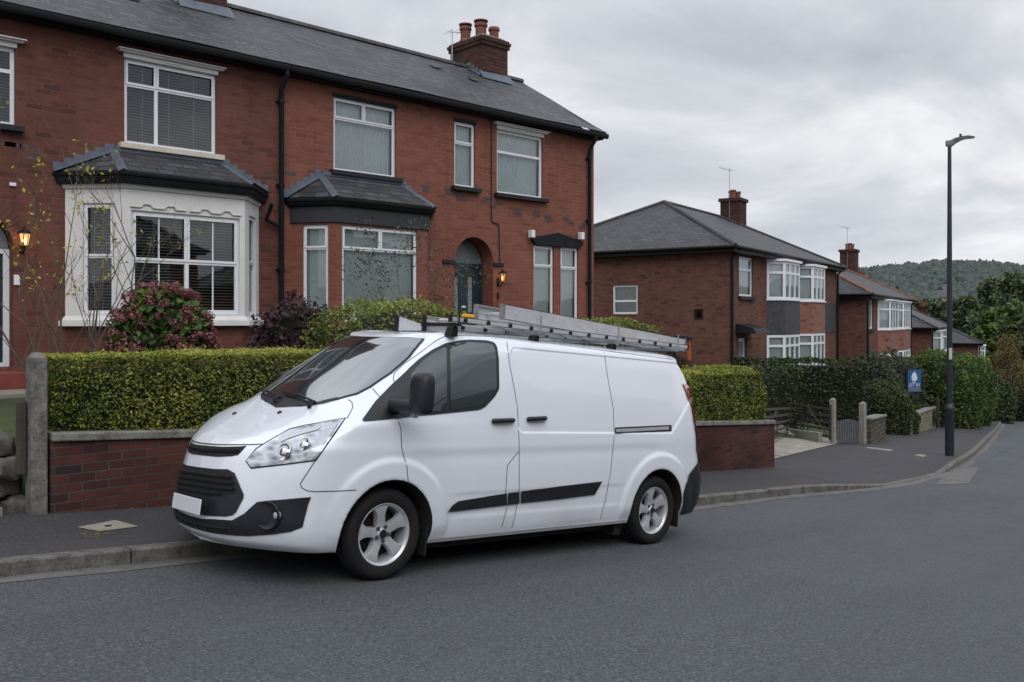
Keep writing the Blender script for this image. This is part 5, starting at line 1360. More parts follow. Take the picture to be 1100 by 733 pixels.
for x in gx:
    for y in gy:
        z = ground_z(x, y); hz_ = hill_z(x, y)
        D = math.hypot(x, y)
        if hz_ is not None and D > 90:
            t = sst((D-90)/60); z = z*(1-t)+hz_*t
        V.append((x, y, z))
V = np.array(V); ny_ = len(gy)
F = np.array([(i*ny_+j, (i+1)*ny_+j, (i+1)*ny_+j+1, i*ny_+j+1) for i in range(len(gx)-1) for j in range(ny_-1)])
def grass_mat(name, c1=(.035,.052,.016), c2=(.07,.09,.028)):
    m = NT(name); oc = m.coord(); a = m.noise(oc, 14, 6, .7); b = m.noise(oc, .4, 4)
    col = m.mix(m.ramp(b, [(.35,0),(.7,1)]), m.ramp(a, [(.3, c1), (.7, c2)]), tuple(x*.7 for x in c1)); m.P(Base_Color=col, Roughness=.9, Normal=m.bump(a, .8, .04)); return m.mat
M_GRASS = grass_mat('garden_grass')
tag(raw_mesh('ground', V, F, M_GRASS, smooth=True), kind='structure')

# ------------------------------------------------------------------ foliage
def leaf_mat(name, stops, trans=.25, rough=.55, spec=.35, big=1.3):
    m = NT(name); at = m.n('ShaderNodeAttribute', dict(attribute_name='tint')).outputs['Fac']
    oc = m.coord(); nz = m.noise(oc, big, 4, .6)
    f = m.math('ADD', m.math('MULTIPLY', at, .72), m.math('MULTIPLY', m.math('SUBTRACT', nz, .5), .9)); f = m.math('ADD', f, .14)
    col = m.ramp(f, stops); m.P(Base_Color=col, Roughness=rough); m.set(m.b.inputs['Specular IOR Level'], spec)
    tr = m.n('ShaderNodeBsdfTranslucent', Color=col); mx = m.n('ShaderNodeMixShader'); mx.inputs[0].default_value = trans
    m.t.links.new(m.b.outputs[0], mx.inputs[1]); m.t.links.new(tr.outputs[0], mx.inputs[2]); m.t.links.new(mx.outputs[0], m.out.inputs[0]); return m.mat
ML_PRIVET = leaf_mat('privet_leaf', [(0,(.018,.029,.008)),(.20,(.060,.088,.015)),(.42,(.15,.18,.030)),(.66,(.27,.29,.052)),(1,(.40,.40,.09))])
ML_LIME = leaf_mat('lime_bush_leaf', [(0,(.025,.038,.010)),(.3,(.085,.115,.022)),(.65,(.18,.21,.045)),(1,(.32,.34,.10))])
ML_DARK = leaf_mat('yew_leaf', [(0,(.010,.018,.007)),(.4,(.030,.048,.017)),(.75,(.060,.085,.027)),(1,(.10,.125,.04))], .12)
ML_GREEN = leaf_mat('laurel_leaf', [(0,(.016,.030,.008)),(.4,(.050,.090,.018)),(.75,(.105,.165,.032)),(1,(.19,.26,.06))])
ML_TREE = leaf_mat('broadleaf', [(0,(.026,.040,.022)),(.4,(.064,.088,.044)),(.75,(.108,.140,.064)),(1,(.16,.19,.09))], .15, big=.3)
ML_TREE2 = leaf_mat('bright_broadleaf', [(0,(.022,.040,.013)),(.4,(.055,.092,.026)),(.75,(.105,.155,.038)),(1,(.17,.23,.06))], .2, big=.5)
ML_AUT = leaf_mat('autumn_leaf', [(0,(.05,.035,.014)),(.4,(.12,.085,.030)),(.75,(.20,.125,.040)),(1,(.28,.19,.07))], .25)
ML_RED = leaf_mat('maroon_leaf', [(0,(.018,.010,.014)),(.4,(.045,.020,.028)),(.8,(.085,.038,.050)),(1,(.13,.07,.08))])
ML_FLOWER = leaf_mat('hydrangea_flower', [(0,(.075,.022,.027)),(.4,(.17,.055,.064)),(.8,(.28,.11,.12)),(1,(.38,.20,.19))])
ML_GREY = leaf_mat('grey_green_leaf', [(0,(.02,.028,.016)),(.5,(.06,.075,.045)),(1,(.14,.16,.10))])
ML_YEL = leaf_mat('yellow_leaf', [(0,(.12,.13,.02)),(.5,(.30,.29,.035)),(1,(.48,.42,.06))])
ML_HILL = leaf_mat('hazed_hill_wood', [(0,(.028,.042,.040)),(.4,(.042,.060,.055)),(.75,(.056,.076,.066)),(1,(.085,.104,.085))], .05, big=.012)  # distance haze mixed into the leaf colours as a blue-grey tint
ML_VALLEY = leaf_mat('valley_wood', [(0,(.030,.042,.030)),(.4,(.055,.074,.048)),(.75,(.088,.108,.066)),(1,(.14,.15,.09))], .08, big=.05)
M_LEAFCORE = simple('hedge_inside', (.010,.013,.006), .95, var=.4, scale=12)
M_TWIG = simple('twig_bark', (.09,.075,.055), .85, var=.3, scale=15)
M_BARK = simple('bark', (.050,.042,.034), .9, var=.35, scale=8, bumps=.5, bscale=30)
def unit(v): return v/np.maximum(np.linalg.norm(v, axis=-1, keepdims=True), 1e-9)
def leaves(P, N, size, spread=.9, aspect=.55, rng=RNG):
    """diamond leaves at P facing roughly N"""
    n = len(P); nn = unit(N + rng.normal(0, spread, (n,3)))
    t = unit(np.cross(nn, rng.normal(0,1,(n,3)))); b = np.cross(nn, t)
    s_ = size*rng.uniform(.6,1.35,(n,1))
    fold = nn*s_*.22
    V = np.stack([P-t*s_, P+b*s_*aspect+fold, P+t*s_, P-b*s_*aspect+fold], axis=1).reshape(-1,3)
    return V, np.arange(4*n).reshape(-1,4)
def noise3(P, sc, seed=0):
    return np.array([noise.noise(Vector((p[0]*sc+seed, p[1]*sc, p[2]*sc))) for p in P])
def leaf_obj(name, P, N, size, mat, parent, tint=None, spread=.9, aspect=.55):
    V, F = leaves(P, N, size, spread, aspect)
    if tint is None: tint = RNG.uniform(0,1,len(P))
    return raw_mesh(name, V, F, mat, parent, col=np.clip(tint,0,1))

def hedge(name, label, cat, corners_b, corners_t, dens_, leaf, mat, rough=.05, group=None, round_=.12, toplight=.25):
    """corners: 4 ground points then 4 top points, ccw from above starting front-left"""
    t = thing(name, label, cat, tuple(Vector(corners_b[0])), group=group); o0 = Vector(corners_b[0])
    B = [Vector(p)-o0 for p in corners_b]; T = [Vector(p)-o0 for p in corners_t]
    cen = sum(B+T, Vector())/8
    faces = [(B[0],B[1],T[1],T[0]), (B[1],B[2],T[2],T[1]), (B[2],B[3],T[3],T[2]), (B[3],B[0],T[0],T[3]), (T[0],T[1],T[2],T[3])]
    PP, NN, TT = [], [], []
    hgt = max((T[0]-B[0]).length, .1)
    for i, (a,b,c,d) in enumerate(faces):
        if i == 2: dn = dens_*.25
        else: dn = dens_
        n_ = (b-a).cross(d-a).normalized()
        if n_.dot((a+b+c+d)/4-cen) < 0: n_ = -n_
        area = ((b-a).cross(d-a).length+(c-b).cross(d-c).length)/2
        if i == 4: dn = dens_*1.5
        k = int(area*dn); u = RNG.uniform(0,1,(k,1)); v = RNG.uniform(0,1,(k,1))
        P = (np.array(a)*(1-u)*(1-v)+np.array(b)*u*(1-v)+np.array(c)*u*v+np.array(d)*(1-u)*v)
        # round the edges by pulling towards the centre line
        PP.append(P); NN.append(np.tile(np.array(n_),(k,1))); TT.append(v[:,0]*(1 if i != 4 else 0)+(1 if i == 4 else 0))
    P = np.vstack(PP); N = np.vstack(NN); tv = np.concatenate(TT)
    c_ = np.array(cen); Bn = np.array([list(v) for v in B]); Tn = np.array([list(v) for v in T])
    L_ = np.array(B[1]-B[0]); L_[2] = 0; ex = L_/np.linalg.norm(L_); D_ = np.array(B[3]-B[0]); D_[2] = 0; ey = D_/np.linalg.norm(D_)
    hx_ = np.linalg.norm(L_)/2; hy_ = np.linalg.norm(D_)/2
    # edge rounding: superellipse style shrink near the edges
    cx = (P-c_)@ex/hx_; cyy = (P-c_)@ey/hy_; zrel = np.clip(tv*2-1, -1, 1)
    ez_ = np.maximum(0, (np.abs(zrel)*hgt/2-(hgt/2-round_))/round_)*(zrel > 0)
    exx = np.maximum(0, (np.abs(cx)*hx_-(hx_-round_))/round_); eyy = np.maximum(0, (np.abs(cyy)*hy_-(hy_-round_))/round_)
    q = np.sqrt(ez_**2+exx**2+eyy**2); ex2 = np.where(q > 1, (q-1)/np.maximum(q,1e-6), 0)*round_
    dirs = (ex[None]*(np.sign(cx)*exx)[:,None] + ey[None]*(np.sign(cyy)*eyy)[:,None] + np.array([0,0,1])[None]*ez_[:,None]); dirs = unit(dirs+1e-9)
    P = P - dirs*ex2[:,None]; N = np.where((q > .5)[:,None], unit(N+dirs), N)
    lump = noise3(P+np.array(o0), 1.6)*rough*1.2 + noise3(P+np.array(o0), 5.5, 9)*rough*.8
    depth = -np.abs(RNG.normal(0, .035, len(P)))
    stray = (RNG.uniform(0,1,len(P)) < .03)*RNG.uniform(.01,.06,len(P))
    P = P + N*(lump+depth+stray)[:,None]
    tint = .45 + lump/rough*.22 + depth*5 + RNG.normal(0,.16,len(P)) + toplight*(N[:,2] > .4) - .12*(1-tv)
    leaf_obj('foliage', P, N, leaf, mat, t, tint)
    s_ = .86
    mb = MB(); sh = lambda p, k: cen+Vector(((p-cen).x*s_ if abs((p-cen).x) > 0 else 0, (p-cen).y, (p-cen).z))
    ins = .085+round_*.28
    def shrink(p):
        v = p-cen; a = v.dot(Vector(ex)); b = v.dot(Vector(ey)); 
        a = math.copysign(max(0, abs(a)-ins), a); b = math.copysign(max(0, abs(b)-ins), b)
        return cen+Vector(ex)*a+Vector(ey)*b+Vector((0,0,v.z-(ins*1.5 if v.z > 0 else 0))) if abs(Vector(ex).dot(Vector(ey))) < .2 else cen+v*.9
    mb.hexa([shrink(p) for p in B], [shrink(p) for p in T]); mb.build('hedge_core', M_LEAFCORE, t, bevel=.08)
    return t
def bush(name, label, cat, c, rad, n, leaf, mat, group=None, lump=.16, seed=1.0, cut=None, flat=0, stem=True, parent=None, core=True, tintb=.45):
    """rounded bush; c = base centre, rad = (rx, ry, h)"""
    t = parent or thing(name, label, cat, tuple(c), group=group)
    d = unit(RNG.normal(0,1,(n,3))); lo_ = RNG.uniform(0,1,n) < .42; d[:,2] = np.abs(d[:,2])
    d = unit(d)
    r = 1 + lump*(noise3(d, 2.1, seed)*1.3 + noise3(d, 5.2, seed+7)*.8)
    dep = 1-np.abs(RNG.normal(0,.07,n)); stray = (RNG.uniform(0,1,n) < .04)*RNG.uniform(0,.10,n)
    k = r*dep+stray
    zc = rad[2]*.42
    if flat: d2 = np.sign(d)*np.abs(d)**flat; d2 = d2/np.max(np.abs(d2),axis=1,keepdims=True)*.5+d*.5
    else: d2 = d
    P = d2*k[:,None]*np.array([rad[0],rad[1],rad[2]*.58])+np.array([0,0,zc])
    hr = unit(np.column_stack([d[:,0],d[:,1],np.zeros(n)])); zl = RNG.uniform(-.25, 1, n)*zc
    PL = hr*(k*(1-.10*(1-np.clip(zl/zc,0,1))**2))[:,None]*np.array([rad[0],rad[1],0]); PL[:,2] = zl
    P = np.where(lo_[:,None], PL, P); d = np.where(lo_[:,None], hr, d)
    N = unit(d/np.array([rad[0],rad[1],rad[2]*.6]))
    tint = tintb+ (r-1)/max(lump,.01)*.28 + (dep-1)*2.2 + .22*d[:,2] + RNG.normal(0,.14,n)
    leaf_obj('foliage', P, N, leaf, mat, t, tint, spread=.8)
    if core:
        mb = MB(); vs = []; fs = []; nu, nv = 20, 12
        for i in range(nv+1):
            for j in range(nu):
                ph = math.pi*i/nv; th = 2*math.pi*j/nu; dd = Vector((math.sin(ph)*math.cos(th), math.sin(ph)*math.sin(th), math.cos(ph)))
                kk = (1+lump*(noise.noise(dd*2.1+Vector((seed,0,0)))*1.3))*.84
                if dd.z < -.05: hl = math.hypot(dd.x,dd.y) or 1; s3 = kk*.95; vs.append((dd.x/hl*s3*rad[0], dd.y/hl*s3*rad[1], zc*(1+dd.z)*1.25-.25*zc)) if i < nv else vs.append((0,0,-.25*zc))
                else: vs.append((dd.x*kk*rad[0], dd.y*kk*rad[1], dd.z*kk*rad[2]*.58+zc))
        for i in range(nv):
            for j in range(nu): fs.append((i*nu+j, (i+1)*nu+j, (i+1)*nu+(j+1) % nu, i*nu+(j+1) % nu))
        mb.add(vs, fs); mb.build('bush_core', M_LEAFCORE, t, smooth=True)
    return t
def tree(name, label, base, h, cr, mat, nclump=26, per=160, leaf=.22, trunk_r=.18, group=None, seed=0, crown_lo=.3, airy=1.0, tmat=None):
    rg = np.random.default_rng(seed+100); rr2 = random.Random(seed)
    t = thing(name, label, 'tree', tuple(base), group=group)
    mb = MB(); mb.tube([(0,0,-.3),(rr2.uniform(-.1,.1)*h*.1,0,h*.3),(rr2.uniform(-.1,.1)*h*.2,rr2.uniform(-.1,.1)*h*.2,h*.78)], [trunk_r,trunk_r*.75,trunk_r*.2], 8)
    cs = []
    for k in range(nclump):
        zz = crown_lo + (1-crown_lo)*((k+.5)/nclump); w = math.sin(min(1,(zz-crown_lo)/(1-crown_lo)*1.15+.18)*math.pi*.93)**.65
        a = k*2.4+rr2.uniform(-.4,.4); r = cr*w*rr2.uniform(.25,.85); cs.append((r*math.cos(a), r*math.sin(a), zz*h-.05*h*rr2.random(), cr*rr2.uniform(.26,.44)))
        if k % 2 == 0: mb.tube([(0,0,h*max(.2,zz-.28)), (r*.5*math.cos(a), r*.5*math.sin(a), h*(zz-.12)), (cs[-1][0],cs[-1][1],cs[-1][2])], [trunk_r*.35,trunk_r*.2,trunk_r*.06], 5)
    mb.build('trunk', tmat or M_BARK, t, smooth=True)
    P, N, T = [], [], []
    for (x,y,z,r) in cs:
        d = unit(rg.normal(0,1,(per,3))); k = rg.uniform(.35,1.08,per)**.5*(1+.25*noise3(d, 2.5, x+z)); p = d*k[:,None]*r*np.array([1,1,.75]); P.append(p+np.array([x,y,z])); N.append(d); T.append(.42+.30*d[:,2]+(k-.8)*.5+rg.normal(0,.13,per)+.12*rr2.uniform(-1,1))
    leaf_obj('crown', np.vstack(P), np.vstack(N), leaf, mat, t, np.concatenate(T), spread=.9)
    return t
# ------------------------------------------------------------------ front garden wall, hedge and gate posts
def wall_run(name, label, pts, zb, zt, th, mat, cop, copmat, group=None, cat='wall', ov=.035, toff=True):
    """pts: plan polyline (front face line); zb, zt functions of x"""
    t = thing(name, label, cat, (pts[0][0], pts[0][1], zb(pts[0][0])), group=group); O = Vector((pts[0][0], pts[0][1], zb(pts[0][0])))
    mb = MB(); mc_ = MB(); rg = random.Random(int(pts[0][0]*7))
    for (xa,ya),(xb,yb) in zip(pts, pts[1:]):
        L = math.hypot(xb-xa, yb-ya); nx_, ny_ = -(yb-ya)/L, (xb-xa)/L
        n = max(1, int(L/1.5))
        for k in range(n):
            a, b = k/n, (k+1)/n
            P = [(xa+(xb-xa)*a, ya+(yb-ya)*a), (xa+(xb-xa)*b, ya+(yb-ya)*b)]
            lo = [Vector((p[0], p[1], zb(p[0])-.25))-O for p in P]; hi = [Vector((p[0], p[1], zt(p[0])))-O for p in P]; W = Vector((nx_*th, ny_*th, 0))
            mb.hexa([lo[0],lo[1],lo[1]+W,lo[0]+W], [hi[0],hi[1],hi[1]+W,hi[0]+W])
            if cop:
                o_ = Vector((nx_*ov, ny_*ov, 0)); g_ = (P[1][0]-P[0][0], P[1][1]-P[0][1]); e = Vector((g_[0], g_[1], 0)).normalized()*.004
                c0 = [hi[0]-o_+e, hi[1]-o_-e, hi[1]+W+o_-e, hi[0]+W+o_+e]; up = Vector((0,0,.002)); u2 = Vector((0,0,cop+rg.uniform(-.004,.004)))
                mc_.hexa([p+up for p in c0], [p+up+u2 for p in c0])
    w_ = mb.build('masonry', mat, t)
    if cop: mc_.build('coping', copmat, t, bevel=.012)
    return t
M_COPE = simple('weathered_coping', (.17,.165,.15), .9, var=.5, scale=7, bumps=.5, bscale=35)
wztop = lambda x: interp([(2.4,-1.085),(4.2,-1.20),(14.9,-1.94)], x)
zpave = lambda x: zg(x)+.10
wall_run('garden_wall', 'low red brick garden wall with weathered stone coping under the clipped hedge', [(2.50,8.60),(14.85,8.62),(14.852,9.6)][:2], zpave, wztop, .235, M_WALLBRICK, .075, M_COPE)
wall_run('garden_wall', 'brick return wall running back from the roadside wall beside the gravel drive', [(14.64,8.88),(14.62,12.5)], zpave, lambda x: wztop(14.8), .22, M_WALLBRICK, .07, M_COPE)
gz = lambda x: wztop(x)+.06
hedge('privet_hedge', 'long flat-topped yellow-green hedge above the low brick wall in front of the bay windows', 'hedge',
      [(2.52,8.68,gz(2.5)),(9.3,8.70,gz(9.3)),(9.3,9.45,gz(9.3)),(2.52,9.45,gz(2.5))], [(2.55,8.68,-.325),(9.3,8.70,-.40),(9.3,9.45,-.40),(2.55,9.45,-.325)], 3600, .017, ML_PRIVET, rough=.03, round_=.07, toplight=.40)
hedge('privet_hedge', 'bulky yellow-green hedge with a rounded end just behind the tail of the van', 'hedge',
      [(9.8,8.64,gz(9.8)),(14.75,8.62,gz(14.7)),(14.75,9.7,gz(14.7)),(9.8,9.7,gz(9.8))], [(9.8,8.66,-.80),(14.70,8.66,-.90),(14.70,9.7,-.88),(9.8,9.7,-.78)], 2300, .022, ML_PRIVET, rough=.06, round_=.30, toplight=.28)
# bushes behind
p = atF(420, 343, 11.6); bush('rounded_shrub', 'big rounded lime-green shrub between the hedge and the second bay window', 'shrub', (p.x,p.y,-1.15), (.98,.8,1.40), 9000, .026, ML_LIME, lump=.10, seed=3, flat=.75, tintb=.5)
p = atF(672, 343, 14.9); bush('rounded_shrub', 'low lime-green shrub showing above the van roof beyond the drainpipe', 'shrub', (p.x-.3,p.y+.2,-1.3), (.95,.7,1.32), 7000, .026, ML_LIME, lump=.07, seed=5, flat=.7, tintb=.5)
# stone gate post, left
def post(name, label, px0, px1, pyt, pyb, mat, group=None, cap='weather', depth=None, cat='post', up=.1):
    b = G_((px0+px1)/2, pyb, up); F_ = b.x*CT+b.y*ST; w_ = (px1-px0)/FPX*F_*.72; w2 = depth or w_
    zt = (HY-pyt)/FPX*F_; t = thing(name, label, cat, tuple(b), group=group); h = zt-b.z
    mb = MB(); s_ = w_/2; d_ = w2
    mb.hexa([(-s_,0,-.3),(s_,0,-.3),(s_,d_,-.3),(-s_,d_,-.3)], [(-s_*.97,.004,h-.05),(s_*.97,.004,h-.05),(s_*.97,d_,h-.05),(-s_*.97,d_,h-.05)])
    mb.hexa([(-s_*.97,.004,h-.05),(s_*.97,.004,h-.05),(s_*.97,d_,h-.05),(-s_*.97,d_,h-.05)], [(-s_*.45,d_*.3,h),(s_*.45,d_*.3,h),(s_*.45,d_*.7,h),(-s_*.45,d_*.7,h)])
    mb.build('post_shaft', mat, t, bevel=.008); return t, b, h
M_GRITPOST = simple('gritstone_post', (.135,.130,.120), .92, var=.65, scale=9, bumps=.6, bscale=45)
post('gate_post', 'tall weathered stone gate post at the left end of the hedge wall', 31, 54, 379, 554, M_GRITPOST, depth=.18)
# rockery retaining wall, path and lawn left of the post
def rock(mb, c, r, seed, sq=(1,1,1)):
    vs = []; fs = []; nu, nv = 16, 11
    for i in range(nv+1):
        for j in range(nu):
            ph = math.pi*i/nv; th = 2*math.pi*j/nu; d = Vector((math.sin(ph)*math.cos(th), math.sin(ph)*math.sin(th), math.cos(ph)))
            d = Vector([math.copysign(abs(v)**.6, v) for v in d]); k = r*(1+.26*noise.noise(d*1.5+Vector((seed,0,0)))+.10*noise.noise(d*4+Vector((seed,3,0))))
            vs.append((c[0]+d.x*k*sq[0], c[1]+d.y*k*sq[1], c[2]+d.z*k*sq[2]))
    for i in range(nv):
        for j in range(nu): fs.append((i*nu+j, (i+1)*nu+j, (i+1)*nu+(j+1) % nu, i*nu+(j+1) % nu))
    mb.add(vs, fs)
rg = random.Random(4)
rt = None; rocks = []
for (px, py, F_, r) in [(3,548,7.9,.13)]: pass
row = 0
for k in range(4):
    for i in range(7):
        x = 2.30+.02*rg.random()-.0; y = 8.95+i*.30+rg.uniform(-.04,.04)+(k % 2)*.13; z = -1.70+k*.19+rg.uniform(-.02,.02)
        mb = MB(); rock(mb, (0,0,0), rg.uniform(.12,.155), rg.random()*50, (.85,1.1,.80)); o = mb.build('rockery_stone', M_STONEG, smooth=True, angle=40)
        o.location = (x-.04*k, y, z); rocks.append(o)
        tag(o, ['dark rounded gritstone at the foot of the dry-stone bank left of the gate post', 'dark gritstone in the second course of the dry-stone bank', 'dark gritstone in the third course of the dry-stone bank', 'dark gritstone capping the dry-stone bank below the lawn'][k], 'stone', 'stones of the dry-stone bank')
for i in range(6):       # stones facing the path, running to the left
    for k in range(3):
        mb = MB(); rock(mb, (0,0,0), rg.uniform(.13,.17), rg.random()*50, (1.15,.85,.82)); o = mb.build('rockery_stone', M_STONEG, smooth=True, angle=40)
        o.location = (1.86-i*.33+(k % 2)*.15, 9.05+.03*k, -1.68+k*.20); tag(o, ['dark gritstone in the bottom course of the bank facing the path', 'dark gritstone in the middle course of the bank facing the path', 'dark gritstone in the top course of the bank facing the path'][k], 'stone', 'stones of the bank facing the path')
mb = MB(); mb.box(-.6,2.15,9.15,12.4,-1.9,-1.12); tag(mb.build('lawn', M_GRASS), kind='structure')
mb = MB(); mb.box(-3,2.12,8.62,8.88,zg(0)-.2,zg(1.5)+.13); tag(mb.build('path', M_FLAG), kind='structure')
# steps up to the door of house A
s_t = thing('door_step', 'red painted step with two stone steps below it at the white front door', 'steps', (2.7,13.9,-.8))
sx0, sx1 = 1.6, onY(24,400,13.9).x
for (a, b, y0, y1, z0, z1, m_) in ((1.2, onY(23,404,14.2).x, 14.0, 14.48, -.90, -.755, simple('red_step_paint', (.17,.035,.028), .55, var=.2)), (1.0, onY(38,415,13.4).x, 13.2, 13.98, -1.12, -.99, M_FLAG), (1.0, onY(38,427,12.9).x, 12.5, 13.19, -1.28, -1.13, M_FLAG)):
    mb = MB(); mb.box(a-2.7,b-2.7,y0-13.9,y1-13.9,z0+.8-.2,z1+.8); mb.build('step', m_, s_t, bevel=.012)
post('wooden_post', 'short dark wooden post behind the stone gate post', 18.5, 30, 428, 474, M_BARK, depth=.09, up=.75)

# ---- shrubs of garden A
def grow(mb, p, d, L, r, depth, rng, tips, up=.15, curl=.25):
    """recursive twig"""
    n = 4; pts = [Vector(p)]; dd = Vector(d).normalized()
    for k in range(n):
        dd = (dd+Vector((rng.uniform(-curl,curl), rng.uniform(-curl,curl), up*rng.random()))*.5).normalized(); pts.append(pts[-1]+dd*L/n)
    mb.tube(pts, [r*(1-.6*k/n) for k in range(n+1)], 5)
    if depth == 0: tips.append((pts[-1], dd)); return
    for k in range(rng.choice((2,3,3))):
        q = pts[rng.randint(2, n)]; a = (dd+Vector((rng.uniform(-.8,.8), rng.uniform(-.8,.8), rng.uniform(-.1,.4)))).normalized()
        grow(mb, q, a, L*rng.uniform(.45,.7), r*.5, depth-1, rng, tips, up, curl)
    tips.append((pts[-1], dd))
def twiggy(name, label, base, stems, mat, n_per, leaf, lowbare=0.0, seed=1, cluster=.10, prob=1.0, cat='shrub', tw=None):
    rng = random.Random(seed); t = thing(name, label, cat, tuple(base)); mb = MB(); tips = []
    for (dx, dy, L, lx, ly, r) in stems: grow(mb, (dx,dy,-.1), (lx,ly,1), L, r, 3, rng, tips)
    mb.build('stems', tw or M_TWIG, t, smooth=True)
    P = []; N = []
    for p, d in tips:
        if rng.random() > prob or p.z < lowbare: continue
        for _ in range(n_per): P.append([p.x+rng.gauss(0,cluster), p.y+rng.gauss(0,cluster), p.z+rng.gauss(0,cluster)]); N.append([rng.gauss(0,1), rng.gauss(0,1)-.5, 1])
    if P: leaf_obj('leaves', np.array(P), np.array(N), leaf, mat, t, spread=.6)
    return t
b = atF(62, 388, 10.2); twiggy('bare_shrub', 'tall spindly half-bare shrub with a few yellow leaves beside the stone gate post', (b.x,b.y,-1.05),
       [(0,0,1.5,-.22,.15,.016),(.05,.03,1.75,.12,-.1,.018),(-.05,.02,1.4,-.42,.25,.014),(.1,0,1.6,.38,-.25,.014),(0,.05,1.3,-.05,-.05,.012),(.02,.05,1.2,-.6,-.05,.011),(.05,.05,1.2,.6,-.05,.011)], ML_YEL, 4, .026, 1.3, seed=21, cluster=.05, prob=.28)
b = atF(100, 388, 10.8); twiggy('bare_shrub', 'tall spindly shrub with sparse yellow leaves in front of the white bay', (b.x,b.y,-1.05),
       [(0,0,1.8,.05,.02,.019),(.04,.03,1.6,-.18,.1,.016),(-.03,.02,1.5,.30,-.2,.014),(.06,-.02,1.95,.12,-.08,.015),(-.08,0,1.3,-.35,.3,.012),(.05,0,1.2,.5,.2,.011)], ML_YEL, 5, .028, 1.5, seed=33, cluster=.055, prob=.32)
# hydrangea: leafy bush plus flower heads
p = atF(173, 343, 10.85); hy = bush('hydrangea', 'hydrangea with dusky maroon flower heads in front of the white bay window', 'shrub', (p.x,p.y,-1.08), (.62,.58,1.48), 2600, .050, ML_GREEN, lump=.08, seed=11, tintb=.35)
PF, NF = [], []
rg2 = np.random.default_rng(5)
for k in range(150):
    d = unit(rg2.normal(0,1,(1,3)))[0]; d[2] = abs(d[2])*.95-.12; d = d/np.linalg.norm(d); c = d*np.array([.64,.60,.88])*rg2.uniform(.93,1.05)+np.array([0,0,.62])
    r = rg2.uniform(.055,.095); dd = unit(rg2.normal(0,1,(64,3))); PF.append(c+dd*r*np.array([1,1,.75])); NF.append(dd)
leaf_obj('flower_heads', np.vstack(PF), np.vstack(NF), .016, ML_FLOWER, hy, spread=.25, aspect=.85)
p = atF(316, 343, 12.6); bush('acer', 'low dark purple-leaved shrub between the two bays', 'shrub', (p.x,p.y,-1.15), (.62,.55,1.45), 4200, .038, ML_RED, lump=.30, seed=15)
p = atF(452, 343, 14.6); twiggy('wispy_shrub', 'wispy grey-green shrub in front of the second bay beside the arched door', (p.x,p.y,-1.1), [(0,0,1.35,-.35,.1,.012),(.1,0,1.4,.1,0,.012),(-.1,.1,1.2,-.6,.2,.010),(.15,0,1.25,.45,-.1,.010),(0,0,1.5,-.1,.1,.012)], ML_GREY, 9, .026, .3, seed=8, cluster=.10)
p = atF(392, 372, 10.2); 
# weeds and moss at the foot of walls and kerb
ML_MOSS = leaf_mat('moss_tuft', [(0,(.05,.055,.012)),(.5,(.13,.13,.02)),(1,(.26,.24,.03))])
def tufts(name, label, pts, n, size, mat, spread_):
    P = []; N = []
    for (px, py) in pts:
        b = on_pave(px, py, .01)
        for _ in range(n): P.append([b.x+RNG.normal(0,spread_[0]), b.y+RNG.normal(0,spread_[1]), b.z+abs(RNG.normal(0,size*.8))]); N.append([0,-.6,1])
    o = leaf_obj(name, np.array(P), np.array(N), size, mat, None, spread=.8); tag(o, label, 'weeds', kind='stuff'); return o
tufts('moss', 'yellow moss and weeds at the end of the brick wall by the gate', [(812,488),(818,489),(822,490),(816,494),(826,491),(832,491),(808,497),(823,497)], 60, .012, ML_MOSS, (.12,.09))
tufts('weeds', 'small yellow weeds on the pavement by the access cover', [(90,575),(103,576),(110,575),(45,560),(60,557)], 40, .006, ML_MOSS, (.08,.05))
P = []; N = []
for k in range(1500):
    x = RNG.uniform(1.5, 15); y = (kerby(x)-.02-abs(RNG.normal(0,.035))) if k % 2 else 8.57-abs(RNG.normal(0,.05))
    if noise.noise(Vector((x*1.7, k % 2, 0))) < .0: continue
    z = zg(x)+.01 if k % 2 else pave_z(x, y)+.006; P.append([x,y,z+abs(RNG.normal(0,.006))]); N.append([0,-.3,1])
o = leaf_obj('weeds', np.array(P), np.array(N), .009, leaf_mat('dry_litter', [(0,(.03,.028,.012)),(.5,(.10,.085,.03)),(1,(.20,.19,.05))]), None, spread=.8); tag(o, 'dry leaf litter and weeds along the kerb and wall foot', 'leaf litter', kind='stuff')

# ------------------------------------------------------------------ drive, gates and posts
M_GRAVEL = None
m = NT('pale_gravel'); oc = m.coord(); v = m.n('ShaderNodeTexVoronoi', Vector=oc, Scale=38.0); a = m.noise(oc, 2.2, 4)
m.P(Base_Color=m.mix(m.ramp(a, [(.35,0),(.7,.5)]), m.ramp(v.outputs['Color'], [(0,(.16,.135,.12)),(.5,(.34,.30,.27)),(1,(.50,.46,.43))]), (.10,.10,.07)), Roughness=.9, Normal=m.bump(v.outputs['Distance'], .8, .02)); M_GRAVEL = m.mat
q = [G_(824,492.5,.13), G_(905,475.5,.13), G_(896,466,.3), G_(850,458,.3), G_(818,464,.3)]
mb = MB(); n_ = 12
P0, P1 = G_(818,496,.125), G_(908,474.5,.125); back = Vector((-.225,.974,.01))
V = []; 
for i in range(n_+1):
    a = P0.lerp(P1, i/n_)
    for j in range(9):
        p_ = a+back*(j*.9); p_.z = max(p_.z, ground_z(p_.x, p_.y)+.03) if j else p_.z; V.append(p_)
mb.add(V, [(i*9+j,(i+1)*9+j,(i+1)*9+j+1,i*9+j+1) for i in range(n_) for j in range(8)]); tag(mb.build('driveway', M_GRAVEL), kind='structure')
M_WOODD = simple('dark_weathered_wood', (.042,.034,.030), .85, var=.45, scale=9, bumps=.4, bscale=40)
